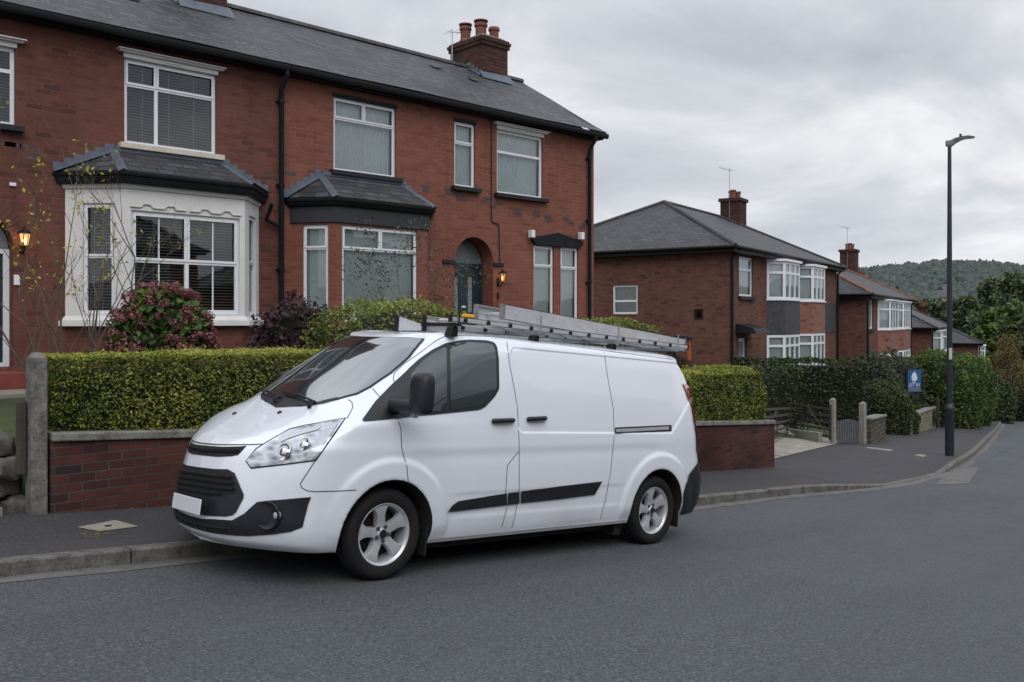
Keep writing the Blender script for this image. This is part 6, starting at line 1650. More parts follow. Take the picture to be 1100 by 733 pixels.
tp, bp, hp = post('gate_post', 'dark wooden gate post at the end of the brick wall beside the drive', 817, 824.5, 431, 488, M_WOODD, depth=.14)
t1, b1, h1 = post('gate_post', 'square concrete gate post between the five-bar gate and the small gate', 893.5, 901, 428, 478, M_CONC)
t2, b2, h2 = post('gate_post', 'square concrete gate post right of the small gate', 925.5, 934, 432, 477.5, M_CONC)
p3 = post('gate_post', 'concrete post rising behind the left leaf of the five-bar gate', 831.5, 836, 418, 452, M_CONC, up=.35)
mid = G_(853, 470.5, .1)
def five_bar(label, A, B, hgt, tilt=0.0):
    """gate leaf from hinge A to free end B (ground points)"""
    t = thing('five_bar_gate', label, 'gate', tuple(A)); D = B-A; D.z = B.z-A.z; L = Vector((D.x,D.y,0)).length; e = Vector((D.x,D.y,0)).normalized(); nn = Vector((-e.y,e.x,0))
    f = lambda s_, z, o=0: e*s_+nn*o+Vector((0,0,z+D.z*s_/L+tilt*s_))
    z0 = .22
    for k in range(5):
        z = z0+(hgt-z0)*k/4.0; mb = MB(); w_ = .030
        mb.hexa([f(0,z-w_,-.012),f(L,z-w_,-.012),f(L,z-w_,.012),f(0,z-w_,.012)], [f(0,z+w_,-.012),f(L,z+w_,-.012),f(L,z+w_,.012),f(0,z+w_,.012)]); mb.build('rail', M_WOODD, t, bevel=.006)
    for s_ in (.03, L-.03):
        mb = MB(); mb.hexa([f(s_-.05,z0-.1,-.035),f(s_+.05,z0-.1,-.035),f(s_+.05,z0-.1,-.013),f(s_-.05,z0-.1,-.013)], [f(s_-.05,hgt+.12,-.035),f(s_+.05,hgt+.12,-.035),f(s_+.05,hgt+.12,-.013),f(s_-.05,hgt+.12,-.013)]); mb.build('stile', M_WOODD, t, bevel=.006)
    for (sa, za, sb, zb_) in ((.05, z0, L/2, hgt), (L-.05, z0, L/2, hgt), (L/2, z0, L/2, hgt)):
        mb = MB(); mb.tube([f(sa,za,.025),f(sb,zb_,.025)], .022, 4); mb.build('brace', M_WOODD, t)
    return t
five_bar('left leaf of the weathered five-bar drive gate, hinged on the dark wooden post', bp+Vector((.12,.08,.03)), Vector((mid.x-.05,mid.y+.12,mid.z+.0)), .92, -.01)
five_bar('right leaf of the weathered five-bar drive gate, hinged on the concrete post', Vector((b1.x-.1,b1.y+.1,b1.z)), Vector((mid.x+.12,mid.y+.22,mid.z+.0)), .95)
wa, wb = b1+Vector((-.02,.35,0)), mid+Vector((.4,.9,0))
mb = MB(); D = wb-wa; e = Vector((D.x,D.y,0)).normalized(); nn = Vector((-e.y,e.x,0))*.12; o0 = wa.copy()
mb.hexa([Vector((0,0,-.2)),D+Vector((0,0,-.2)),D+nn+Vector((0,0,-.2)),nn+Vector((0,0,-.2))][::-1], [Vector((0,0,.30)),D+Vector((0,0,.22)),D+nn+Vector((0,0,.22)),nn+Vector((0,0,.30))][::-1])
o = mb.build('low_wall', M_CONC, bevel=.01); o.location = o0; tag(o, 'low rendered concrete wall behind the right leaf of the five-bar gate', 'wall')
# small garden gate between the concrete posts
sg = thing('garden_gate', 'small dark slatted garden gate between the two concrete posts', 'gate', tuple(b1.lerp(b2, .16))); A = Vector((0,.1,0)); D = (b2-b1)*.72; L = Vector((D.x,D.y,0)).length; e = Vector((D.x,D.y,0)).normalized()
for k in range(9):
    s_ = L*(k+.5)/9; c = A+e*s_; h_ = .62+.06*math.sin(math.pi*k/8); mb = MB(); mb.box(c.x-.05*e.x-.0,c.x+.05*e.x,c.y-.01,c.y+.01+.05*e.y,.05+D.z*s_/L,h_+D.z*s_/L); mb.build('slat', simple('grey_gate_paint', (.085,.088,.095), .6, var=.3) if k == 0 else bpy.data.materials['grey_gate_paint'], sg)
for z in (.16,.50):
    mb = MB(); mb.tube([A+Vector((0,.02,z)), A+e*L+Vector((0,.02,z+D.z))], .022, 4); mb.build('cross_rail', bpy.data.materials['grey_gate_paint'], sg)
# ------------------------------------------------------------------ street lamp
M_LAMP = simple('lamp_paint', (.018,.022,.032), .38, var=.25, scale=3)
lb = G_(1020, 490.5, .1); lp = thing('street_lamp', 'tall dark street lamp with a curved slim lantern head on the pavement', 'street lamp', (lb.x, lb.y, lb.z)); LF = lb.x*CT+lb.y*ST
zt = (HY-156)/FPX*LF-lb.z; zb_ = (HY-437)/FPX*LF-lb.z
mb = MB(); mb.lathe([(.105,-.3),(.105,zb_-.1),(.112,zb_-.08),(.112,zb_-.02),(.085,zb_+.03),(.070,zb_+.08)], (0,0,0), (0,0,1), 20); mb.build('base_column', M_LAMP, lp, smooth=True)
mb = MB(); mb.lathe([(.068,zb_+.05),(.060,zt*.6),(.042,zt)], (0,0,0), (0,0,1), 16); mb.build('pole', M_LAMP, lp, smooth=True)
rd = Vector((ST, -CT, 0))         # arm reaches out over the road
hd = MB(); prof = [(-.09,.04,.05,.05),(.02,.02,.075,.09),(.14,.10,.06,.10),(.28,.16,.045,.13),(.44,.195,.035,.15),(.60,.19,.018,.10)]
sd = Vector((CT, ST, 0)); V = []; 
for (s_, z, hh, w_) in prof:
    for (a, b) in ((-w_/2,-hh*.6),(w_/2,-hh*.6),(w_/2*.8,hh*.5),(0,hh*.7),(-w_/2*.8,hh*.5)): V.append(rd*s_+sd*a+Vector((0,0,zt+z+b*1.9)))
F = [(i*5+j, i*5+(j+1) % 5, (i+1)*5+(j+1) % 5, (i+1)*5+j) for i in range(len(prof)-1) for j in range(5)]+[tuple(range(5))[::-1], tuple(range(25,30))]
hd.add(V, F); hd.build('lantern_head', M_LAMP, lp, smooth=True, angle=50)
mb = MB(); c = rd*.27+Vector((0,0,zt+.19)); mb.lathe([(.028,0),(.028,.085),(.001,.09)], c, (0,0,1), 10); mb.build('light_sensor', M_LAMP, lp)
zp = (HY-380)/FPX*LF-lb.z; mb = MB(); cdir = Vector((-CT*1.0,-ST*1.0,0)).normalized()
mb.hexa([rd*-.045+cdir*.066+Vector((0,0,zp-.14)), rd*.03+cdir*.07+Vector((0,0,zp-.14)), rd*.03+cdir*.062+Vector((0,0,zp-.14)), rd*-.045+cdir*.058+Vector((0,0,zp-.14))], [rd*-.045+cdir*.066+Vector((0,0,zp+.14)), rd*.03+cdir*.07+Vector((0,0,zp+.14)), rd*.03+cdir*.062+Vector((0,0,zp+.14)), rd*-.045+cdir*.058+Vector((0,0,zp+.14))]); mb.build('number_plate', simple('plate_grey', (.42,.42,.40), .6, var=.3, scale=30), lp)
# ------------------------------------------------------------------ houses down the street
def semi(label, corner, rz, W, Dp, eh, rise, base, brick, roofm, feats, chim, group='semi-detached houses down the hill', hipcol=None, side=(), detail=True, low=4.0):
    H = thing('semi_detached_house', label, 'house', (corner[0], corner[1], base), rz, group)
    ov = .35; holes = [(f['x'], f['x']+f['w'], f['z'], f['z']+f['h']) for f in feats if f['t'] in ('win','door')]
    mb = MB(); plate(mb, 0, W, -low, eh, holes, 0, .10)
    mb.quad((W,Dp,-low),(0,Dp,-low),(0,Dp,eh),(W,Dp,eh)); mb.quad((W,0,-low),(W,Dp,-low),(W,Dp,eh),(W,0,eh))
    # side wall (x = 0) with holes
    m2 = MB(); plate(m2, 0, Dp, -low, eh, [(v, v+w_, z, z+h_) for v, w_, z, h_ in side], 0, .10)
    for v, f in ((m2.v, m2.f),):
        mb.add([(y_, Dp-x_, z_) for x_, y_, z_ in v], f)
    mb.build('wall', brick, H)
    mb = MB(); mb.box(.3, W-.3, 1.6, 1.64, -.5, eh-.1); mb.box(1.6,1.64,.4,Dp-.3,-.5,eh-.1); mb.build('room_shade_sheet', M_ROOM_SHADE, H)  # black sheets added behind the windows in place of room shade
    hd = Dp/2+ov; a, b, c, d = (-ov,-ov,eh),(W+ov,-ov,eh),(W+ov,Dp+ov,eh),(-ov,Dp+ov,eh); r0 = (hd-ov, Dp/2, eh+rise); r1 = (W-hd+ov, Dp/2, eh+rise)
    if r1[0] < r0[0]+.2: r0 = r1 = (W/2, Dp/2, eh+rise)
    mb = MB(); mb.poly([a,b,r1,r0]); mb.poly([c,d,r0,r1]); mb.poly([d,a,r0]); mb.poly([b,c,r1]); rf = mb.build('roof', roofm, H)
    mb = MB()
    for p, q in ((a,r0),(d,r0),(b,r1),(c,r1),(r0,r1)):
        if (Vector(q)-Vector(p)).length > .3: mb.tube([Vector(p)+Vector((0,0,.01)), Vector(q)+Vector((0,0,.02))], .075, 6)
    mb.build('hip_tiles', hipcol or roofm, rf)
    mb = MB(); mb.box(-ov+.03,W+ov-.03,-ov+.03,-ov+.05,eh-.20,eh-.01); mb.box(-ov+.03,-ov+.05,-ov+.05,Dp+ov-.03,eh-.20,eh-.01); mb.box(W+ov-.05,W+ov-.03,-ov+.05,Dp+ov-.03,eh-.20,eh-.01); mb.box(-ov+.05,W+ov-.05,-ov+.05,Dp+ov-.05,eh-.20,eh-.17); mb.build('eaves', M_BLKPAINT, H)
    mb = MB(); mb.tube([(-ov,-ov-.04,eh-.03),(W+ov,-ov-.04,eh-.03)], .06, 8); mb.tube([(-ov-.04,-ov,eh-.03),(-ov-.04,Dp+ov,eh-.03)], .06, 8); mb.build('gutter', M_BLKPAINT, H, smooth=True)
    for x in (.10, W-.10): mb = MB(); mb.tube([(x,-ov-.02,eh-.06),(x,-.08,eh-.35),(x,-.08,-low)], .05, 8); mb.build('downpipe', M_BLKPAINT, H, smooth=True)
    for f in feats:
        if f['t'] == 'win':
            w_ = make_window(H, (f['x']+.003,.05,f['z']+.003), 0, f['w']-.006, f['h']-.006, f.get('p', [(0,1,.68,1),(0,1,0,.68)]), f.get('b','flat'), (), ft=.07)
            mb = MB(); mb.box(-.08, f['w']+.08, -.14, -.04, -.12, -.005); mb.build('sill', M_DKSILL, w_)
        elif f['t'] == 'door':
            mb = MB(); plate(mb, f['x'], f['x']+f['w'], f['z'], f['z']+f['h'], [(f['x']+.12,f['x']+f['w']-.12,f['z']+.25,f['z']+f['h']-.12)], .08, .04); dr = mb.build('door', M_UPVC, H)
            mb = MB(); mb.quad((f['x']+.12,.12,f['z']+.25),(f['x']+f['w']-.12,.12,f['z']+.25),(f['x']+f['w']-.12,.12,f['z']+f['h']-.12),(f['x']+.12,.12,f['z']+f['h']-.12)); mb.build('door_glass', M_PANE if not detail else M_OBSC, dr)
            mb = MB(); mb.hexa([(f['x']-.35,-.75,f['z']+f['h']+.18),(f['x']+f['w']+.35,-.75,f['z']+f['h']+.18),(f['x']+f['w']+.35,-.002,f['z']+f['h']+.18),(f['x']-.35,-.002,f['z']+f['h']+.18)], [(f['x']-.3,-.6,f['z']+f['h']+.36),(f['x']+f['w']+.3,-.6,f['z']+f['h']+.36),(f['x']+f['w']+.3,-.002,f['z']+f['h']+.5),(f['x']-.3,-.002,f['z']+f['h']+.5)]); mb.build('door_canopy', M_BLKPAINT, H)
        elif f['t'] == 'bay':
            x, w_, pr, ca = f['x'], f['w'], .55, .45
            L = [(x,-.002),(x+ca,-pr),(x+w_-ca,-pr),(x+w_,-.002)]
            mb = MB(); mb.hexa([(*p, -low) for p in L], [(*p, f['z0']) for p in L]); mb.build('bay_base', brick, H)
            mb = MB(); mb.hexa([(*p, f['z0']+f['h0']) for p in L], [(*p, f['z1']-.05) for p in L]); mb.build('bay_panel', f['pm'], H)
            mb = MB()
            for zz in (f['z1'], f['z0']+.001):
                o_ = .05; L2 = [(x-o_,-.002),(x+ca-o_*.5,-pr-o_),(x+w_-ca+o_*.5,-pr-o_),(x+w_+o_,-.002)]; mb.hexa([(*p, zz-.05) for p in L2], [(*p, zz) for p in L2])
            L2 = [(x-.08,-.002),(x+ca-.04,-pr-.08),(x+w_-ca+.04,-pr-.08),(x+w_+.08,-.002)]; mb.hexa([(*p, f['z1']+f['h1']) for p in L2], [(*p, eh-.18) for p in L2]) if eh-.2 > f['z1']+f['h1'] else None
            mb.build('bay_trim', M_UPVC, H)
            for (z, h) in ((f['z0'], f['h0']), (f['z1'], f['h1'])):
                segs = [(L[0],L[1],1),(L[1],L[2],3 if w_ > 2.2 else 2),(L[2],L[3],1)]
                for (p, q, n) in segs:
                    Ls = math.hypot(q[0]-p[0], q[1]-p[1]); rz_ = math.atan2(q[1]-p[1], q[0]-p[0]); P = []
                    for k in range(n): P += [(k/n,(k+1)/n,.70,1),(k/n,(k+1)/n,0,.70)]
                    make_window(H, (p[0],p[1],z+.002), rz_, Ls, h-.004, P, 'flat', (), ft=.09)
        elif f['t'] == 'plate':
            mb = MB(); mb.box(f['x'],f['x']+f['w'],-.03,-.002,f['z'],f['z']+f['h']); mb.build(f['n'], f['m'], H)
    for v, w_, z, h_ in side:
        make_window(H, (.05, v+w_ if False else Dp-v-.003, z+.003), R_(-90), w_-.006, h_-.006, [(0,1,.45,1),(0,1,0,.45)] if h_ > .6 else [(0,1,0,1)], 'net' if h_ > .6 else None, (), ft=.07, mat=None if h_ > .6 else M_DKSILL)
    for (cx, cy_, w_, d_, h, pots, aer) in chim:
        mb = MB(); z0 = eh+rise*.3; z1 = eh+rise+h; mb.box(cx-w_/2,cx+w_/2,cy_-d_/2,cy_+d_/2,z0,z1-.2); mb.box(cx-w_/2-.07,cx+w_/2+.07,cy_-d_/2-.07,cy_+d_/2+.07,z1-.2,z1-.05); c = mb.build('chimney', M_CHIM, H)
        for k in range(pots):
            mb = MB(); r = .12; mb.lathe([(r,0),(r,.3),(r*1.25,.31),(r*1.2,.38),(r*.8,.38),(r*.8,.2),(.001,.2)], (cx-w_/2+w_*(k+.5)/pots, cy_+(.1 if k % 2 else -.1), z1-.05), (0,0,1), 12); mb.build('chimney_pot', M_POT, c, smooth=True)
        if aer: aerial(c, cx-w_/2-.03, cy_, z0+.6, z1-z0+aer-.6, 4, .6, 2.6)
    return H
M_TILEHUNG = simple('dark_slate_hanging', (.040,.042,.048), .6, var=.5, scale=7, bumps=.2)
M_LTBRICK = brick_mat('pale_red_brick', (.23,.10,.075), (.30,.14,.11), (.2,.16,.14), bh=.075, soot=.2, seed=6.6)
M_HIPORANGE = simple('orange_hip_tiles', (.20,.085,.050), .8, var=.4, scale=3)
M_BLUE = simple('blue_panel', (.03,.09,.20), .5)
def Fpt(px, F_): p = atF(px, HY, F_); return p
c = Fpt(783, 30)
semi('brown brick semi with stacked white bays nearest the end terrace', (c.x,c.y), R_(13), 14.5, 8.4, 5.14, 2.25, -2.7, M_BRICKC, M_SLATEC,
     [dict(t='win',x=1.0,w=1.45,z=3.50,h=1.38,b='flat'), dict(t='door',x=.95,w=.85,z=.02,h=2.02),
      dict(t='bay',x=4.05,w=2.85,z0=.75,h0=1.35,z1=3.45,h1=1.42,pm=M_TILEHUNG), dict(t='bay',x=7.95,w=2.75,z0=.75,h0=1.35,z1=3.45,h1=1.42,pm=M_LTBRICK),
      dict(t='win',x=11.25,w=.95,z=3.50,h=1.38), dict(t='win',x=11.25,w=.9,z=.9,h=1.25), dict(t='plate',n='blue_panel',x=7.30,w=.36,z=3.5,h=1.4,m=M_BLUE), dict(t='plate',n='slate_hung_panel',x=11.0,w=3.2,z=2.1,h=1.28,m=M_TILEHUNG)],
     [(11.4,3.9,1.0,.9,.95,3,1.3)], side=[(8.4-4.36,1.0,2.88,1.05),(8.4-1.25,.34,2.66,.38)])
c = Fpt(930, 42)
semi('brick semi with orange-edged hipped roof beyond the brown brick semi', (c.x,c.y), R_(15.5), 15.5, 8.2, 5.1, 2.3, -3.92, M_BRICKC, M_SLATEC,
     [dict(t='win',x=.5,w=1.5,z=3.45,h=1.42,p=[(0,.5,0,1),(.5,1,0,1)]), dict(t='bay',x=3.4,w=3.6,z0=.9,h0=1.3,z1=3.4,h1=1.45,pm=M_LTBRICK), dict(t='bay',x=8.2,w=3.6,z0=.9,h0=1.3,z1=3.4,h1=1.45,pm=M_LTBRICK), dict(t='plate',n='slate_hung_panel',x=.05,w=3.0,z=.8,h=1.6,m=M_TILEHUNG)],
     [(13.5,3.2,1.1,.9,.85,3,1.3)], hipcol=M_HIPORANGE, side=[(8.2-1.9,.35,2.3,.45)])
c = Fpt(1000, 58)
semi('brick house with a plain dark hipped roof and one white bay, third along', (c.x,c.y), R_(17), 14, 8.0, 4.9, 2.2, -5.45, M_BRICKC, M_SLATEC,
     [dict(t='bay',x=.9,w=2.6,z0=.9,h0=1.3,z1=3.2,h1=1.45,pm=M_LTBRICK), dict(t='bay',x=6.5,w=3.0,z0=.9,h0=1.3,z1=3.2,h1=1.45,pm=M_LTBRICK)], [(-0.2+2.4,4.6,1.1,.9,1.3,3,0)], side=[])
c = Fpt(1051, 76)
semi('farthest brick house with a low slate roof and white corner bay beside the lamp post', (c.x,c.y), R_(20), 13, 9.0, 4.7, 2.3, -6.75, M_BRICKC, M_SLATEC,
     [dict(t='bay',x=.6,w=3.2,z0=.9,h0=1.3,z1=3.1,h1=1.35,pm=M_LTBRICK)], [(4.5,4.5,1.0,.9,1.0,3,0)], side=[])

# ------------------------------------------------------------------ hedges, walls and signs along the pavement
zt_const = lambda px, py, F_: (HY-py)/FPX*F_
def wall_px(name, label, a, b, ta, tb, mat, cop=.06, th=.28, up=.1, copm=None):
    A, B = G_(*a, up), G_(*b, up); FA = A.x*CT+A.y*ST; FB = B.x*CT+B.y*ST; za, zb = zt_const(0,ta,FA), zt_const(0,tb,FB)
    return wall_run(name, label, [(A.x,A.y),(B.x,B.y)], lambda x: interp([(A.x,A.z),(B.x,B.z)], x), lambda x: interp([(A.x,za),(B.x,zb)], x)-cop, th, mat, cop, copm or M_COPE), A, B
def stone_mat(name, c1, c2, mortar, w=.42, h=.16, seed=0):
    return brick_mat(name, c1, c2, mortar, bw=w, bh=h, ms=.03, soot=.5, seed=seed, dark=tuple(x*.5 for x in c1), bstr=1.4)
M_BROWNSTONE = stone_mat('brown_rubble_stone', (.085,.068,.052), (.15,.12,.09), (.05,.045,.04), .30, .13, 3)
M_BUFFSTONE = stone_mat('buff_rubble_stone', (.20,.175,.13), (.33,.29,.22), (.09,.08,.065), .26, .13, 5)
M_PINKBRICK = brick_mat('pinkish_wall_brick', (.17,.07,.055), (.24,.11,.09), (.14,.11,.10), bh=.08, soot=.4, seed=9)
wall_px('stone_wall', 'short brown stone wall beside the right-hand concrete gate post', (935.5,477.5), (951.5,473.5), 449.5, 445.5, M_BROWNSTONE)
wall_px('stone_wall', 'pale buff rubble wall with a coping below the estate sign', (978,467.5), (1005,460), 447, 437, M_BUFFSTONE)
wall_px('brick_wall', 'pinkish brick garden wall behind the lamp post', (1011.5,458.5), (1043,449.5), 434, 427, M_PINKBRICK)
wall_px('stone_wall', 'low stone wall under the small bushes past the brick wall', (1052,448), (1071,444.5), 432, 430, M_BROWNSTONE)
wall_px('stone_wall', 'far stone wall at the right edge beside the last gate', (1076,443.5), (1112,438), 430, 426, M_BUFFSTONE)
post('wooden_post', 'black post between the buff stone wall and the pinkish brick wall', 1006.5, 1011, 427, 460, M_WOODD)
post('gate_post', 'reddish brick pillar at the far garden gate', 1053, 1057, 428, 448, M_PINKBRICK)
post('gate_post', 'grey stone pillar at the far right of the pavement', 1094.5, 1098.5, 425, 441, M_CONC)
A = G_(1044.5,449.5,.1); B = G_(1052,447.5,.1); D = B-A
fg = thing('garden_gate', 'dark solid garden gate in the far pinkish brick wall', 'gate', tuple(A)); mb = MB()
e = Vector((D.x,D.y,0)).normalized(); n2 = Vector((-e.y,e.x,0))*.05; Z = Vector((0,0,1)); hgt = 1.05
for k in range(8):
    a0 = D*(k/8+.008); b0 = D*((k+1)/8-.008); mb = MB(); mb.hexa([a0+Z*.05,b0+Z*.05,b0+n2+Z*.05,a0+n2+Z*.05], [a0+Z*hgt,b0+Z*hgt,b0+n2+Z*hgt,a0+n2+Z*hgt]); mb.build('board', M_WOODD, fg)

def hedge_line(label, pA, pB, topz, depth, dens_, leaf, mat, rough=.10, basez=None, name='hedge', round_=.25, toplight=.12):
    """pA, pB front plan points; topz (za, zb)"""
    A, B = Vector(pA), Vector(pB); D = (B-A); L = Vector((D.x,D.y,0)).length; n = Vector((-D.y/L, D.x/L, 0))*depth
    bz = basez or (zg(A.x)+.1, zg(B.x)+.1)
    f = lambda p, z: (p.x, p.y, z)
    return hedge(name, label, 'hedge', [f(A,bz[0]),f(B,bz[1]),f(B+n,bz[1]),f(A+n,bz[0])], [f(A,topz[0]),f(B,topz[1]),f(B+n,topz[1]),f(A+n,topz[0])], dens_, leaf, mat, rough=rough, round_=round_, toplight=toplight)
ML_OLIVE = leaf_mat('olive_leaf', [(0,(.014,.022,.010)),(.4,(.040,.058,.022)),(.75,(.080,.105,.038)),(1,(.14,.16,.06))])
# tall dark hedge running back along the boundary of the first semi
E0 = Vector((28.0, 12.95, 0)); bk = Vector((-.42, .907, 0)); E1 = E0+bk*13
hedge_line('tall dark clipped hedge running back from the small gate to the brown brick semi', E1, E0, (-1.30,-1.36), 1.3, 380, .045, ML_DARK, rough=.10, round_=.2)
E2 = Vector((21.6,12.9,0)); hedge_line('dark clipped hedge behind the drive gate', E2+Vector((-3.2,2.6,0)), E2+Vector((3.0,.35,0)), (-1.50,-1.42), 1.2, 450, .04, ML_DARK, rough=.09, round_=.2)
p = atF(957, HY, 31.5); bush('conifer_shrub', 'sloping dull green shrub next to the end of the tall dark hedge', 'shrub', (p.x,p.y+.3,zg(p.x)+.1), (.75,1.0,1.95), 8000, .045, ML_OLIVE, lump=.10, seed=31, tintb=.45)
p = atF(974, HY, 32.5); bush('conifer_shrub', 'low dull green shrub against the near end of the buff stone wall', 'shrub', (p.x,p.y+.3,zg(p.x)+.1), (.55,.7,1.15), 5000, .045, ML_OLIVE, lump=.10, seed=32, tintb=.40)
p = atF(992, HY, 38.5); bush('conifer_shrub', 'low spreading green shrub on top of the buff stone wall', 'shrub', (p.x,p.y+.4,zg(p.x)+.3), (1.2,.9,.80), 6000, .05, ML_OLIVE, lump=.15, seed=33, tintb=.32)
p = atF(952, HY, 40); bush('leafy_shrub', 'loose dull green shrub in front of the second semi', 'shrub', (p.x,p.y,zg(p.x)+.2), (1.9,1.5,3.1), 8000, .06, ML_GREY, lump=.25, seed=35, tintb=.22)
p = atF(1012, HY, 41.5); bush('laurel_hedge', 'big bright green rounded hedge behind the lamp post', 'hedge', (p.x,p.y,zg(p.x)+.2), (1.6,1.7,3.35), 16000, .06, ML_GREEN, lump=.14, seed=37, flat=.7, tintb=.42)
p = atF(1032, HY, 46); bush('laurel_hedge', 'bright green rounded hedge just right of the lamp post', 'hedge', (p.x,p.y,zg(p.x)+.2), (1.2,1.5,3.35), 12000, .065, ML_GREEN, lump=.16, seed=39, flat=.7, tintb=.40)
p = atF(1057, HY, 55); bush('laurel_hedge', 'dark green rounded hedge below the farthest house', 'hedge', (p.x,p.y,zg(p.x)+.2), (1.3,1.8,2.9), 9000, .07, ML_DARK, lump=.12, seed=41, tintb=.75)
p = atF(1050, HY, 49); bush('small_shrub', 'low olive shrub on the wall by the far gate', 'shrub', (p.x,p.y,zg(p.x)+.75), (1.0,.8,.9), 3000, .05, ML_PRIVET, lump=.2, seed=43, tintb=.3)
p = atF(1068, HY, 56); bush('small_shrub', 'small grey-brown shrub over the low stone wall', 'shrub', (p.x,p.y,zg(p.x)+.3), (1.0,.9,1.3), 3000, .05, ML_GREY, lump=.2, seed=44, tintb=.4)
if False: bush('leafy_shrub', 'dark shrub at the foot of the second semi', 'shrub', (p.x,p.y,zg(p.x)+.1), (2.0,1.5,2.3), 6000, .06, ML_DARK, lump=.2, seed=45, tintb=.5)
# estate sign
sp = atF(982, HY, 36.0); sb = zg(sp.x)+.1; zt_ = (HY-397.5)/FPX*36.0; zl_ = (HY-421)/FPX*36.0
sgn = thing('estate_sign', 'blue and white estate agent board on a post in the hedge', 'sign', (sp.x,sp.y,sb), -R_(90)+TH+R_(8)+R_(0))
w_ = 15.0/FPX*36.0
mb = MB(); mb.box(-w_/2-.10,-w_/2-.02,-.04,.04,-.3,zt_-sb+.05); mb.build('sign_post', M_BLKPAINT, sgn)
M_SBLUE = simple('sign_blue', (.012,.085,.23), .5, var=.08); M_SWHITE = simple('sign_white', (.55,.60,.68), .5); M_SGREY = simple('sign_grey_blue', (.10,.12,.20), .5)
hh = zt_-zl_; z0 = zl_-sb
mb = MB(); mb.box(-w_/2,w_/2,-.015,.015,z0,z0+hh); bo = mb.build('sign_board', M_SBLUE, sgn)
mb = MB(); mb.box(-w_/2+.01,w_/2-.01,-.020,-.016,z0+.02,z0+hh*.22); mb.build('sign_band', M_SGREY, bo)
mb = MB(); mb.poly([(-.10,-.021,z0+hh*.50),(.08,-.021,z0+hh*.50),(.13,-.021,z0+hh*.62),(.09,-.021,z0+hh*.80),(.0,-.021,z0+hh*.92),(-.09,-.021,z0+hh*.82),(-.13,-.021,z0+hh*.66)]); mb.box(-.10,.06,-.024,-.021,z0+hh*.42,z0+hh*.455); mb.build('emblem', M_SWHITE, bo)
def text(body_, parent, loc, size, mat, rot=(R_(90),0,0)):
    cu = bpy.data.curves.new('lettering', 'FONT'); cu.body = body_; cu.size = size; cu.align_x = 'CENTER'; cu.extrude = .002; cu.materials.append(mat)
    tmp = bpy.data.objects.new('lettering_curve', cu); COL.objects.link(tmp); bpy.context.view_layer.update(); me = bpy.data.meshes.new_from_object(tmp.evaluated_get(bpy.context.evaluated_depsgraph_get())); bpy.data.objects.remove(tmp)
    o = bpy.data.objects.new('lettering', me); COL.objects.link(o); o.parent = parent; o.location = loc; o.rotation_euler = rot; return o
text('LET BY', bo, (.0,-.022,z0+hh*.25), .17, M_SWHITE)

# ------------------------------------------------------------------ trees
def far_ground(x, y):
    z = ground_z(x, y) if math.hypot(x,y) < 90 else None; h = hill_z(x, y)
    if z is None: return h if h is not None else zg(x)
    return z
TREES = [ # px, F, top y, crown radius px, material, label
 (1085,118,292,30,ML_TREE,'tall dull green tree at the right edge with the highest crown'),
 (1062,128,300,24,ML_TREE,'rounded dull green tree left of the highest one at the right edge'),
 (1103,100,300,26,ML_TREE,'broad tree cut by the right edge of the view'),
 (1041,150,318,22,ML_TREE,'mid-green tree directly right of the lamp post'),
 (1010,150,322,20,ML_TREE,'mid-green tree just left of the lamp post'),
 (990,165,322,18,ML_TREE,'dull tree rising behind the third house roof'),
 (1025,170,318,16,ML_TREE,'green tree behind the lamp post pole'),
 (1060,95,335,20,ML_TREE2,'bright green tree in front of the taller dull trees'),
 (1090,88,328,24,ML_TREE2,'big dark leafy tree standing over the autumn tree'),
 (1102,80,345,18,ML_TREE,'dark tree low at the right edge of the view'),
 (1048,84,352,12,ML_TREE2,'small bright tree above the farthest roof'),
 (972,190,330,14,ML_TREE,'distant tree over the second house roof'),
 (1075,175,312,18,ML_TREE,'distant tree between the tall ones on the right'),
]
for i, (px, F_, ty, cr, mat, lab) in enumerate(TREES):
    p = atF(px, HY, F_); gzz = far_ground(p.x, p.y); top = (HY-ty)/FPX*F_; h = top-gzz; crw = cr/FPX*F_
    tree('broadleaf_tree', lab, (p.x,p.y,gzz), h, crw, mat, nclump=34, per=110, leaf=F_*.0028, trunk_r=.25, group='trees in the valley beyond the houses', seed=i, crown_lo=.12)
p = atF(1083, HY, 58); gzz = zg(p.x)+.1; tree('autumn_tree', 'russet autumn tree with thinning leaves by the bend of the pavement', (p.x,p.y,gzz), (HY-362)/FPX*58-gzz, 1.75, ML_AUT, nclump=30, per=150, leaf=.055, trunk_r=.13, seed=77, crown_lo=.34)
p = atF(1098, HY, 62); bush('laurel_hedge', 'dark hedge under the autumn tree at the right edge', 'hedge', (p.x,p.y,zg(p.x)+.1), (2.4,2.0,3.6), 9000, .08, ML_DARK, lump=.15, seed=51, tintb=.4)
p = atF(1072, HY, 60); bush('laurel_hedge', 'dark shrub left of the autumn tree trunk', 'hedge', (p.x,p.y+1.0,zg(p.x)+.1), (1.3,1.4,2.6), 6000, .07, ML_DARK, lump=.2, seed=52, tintb=.5)
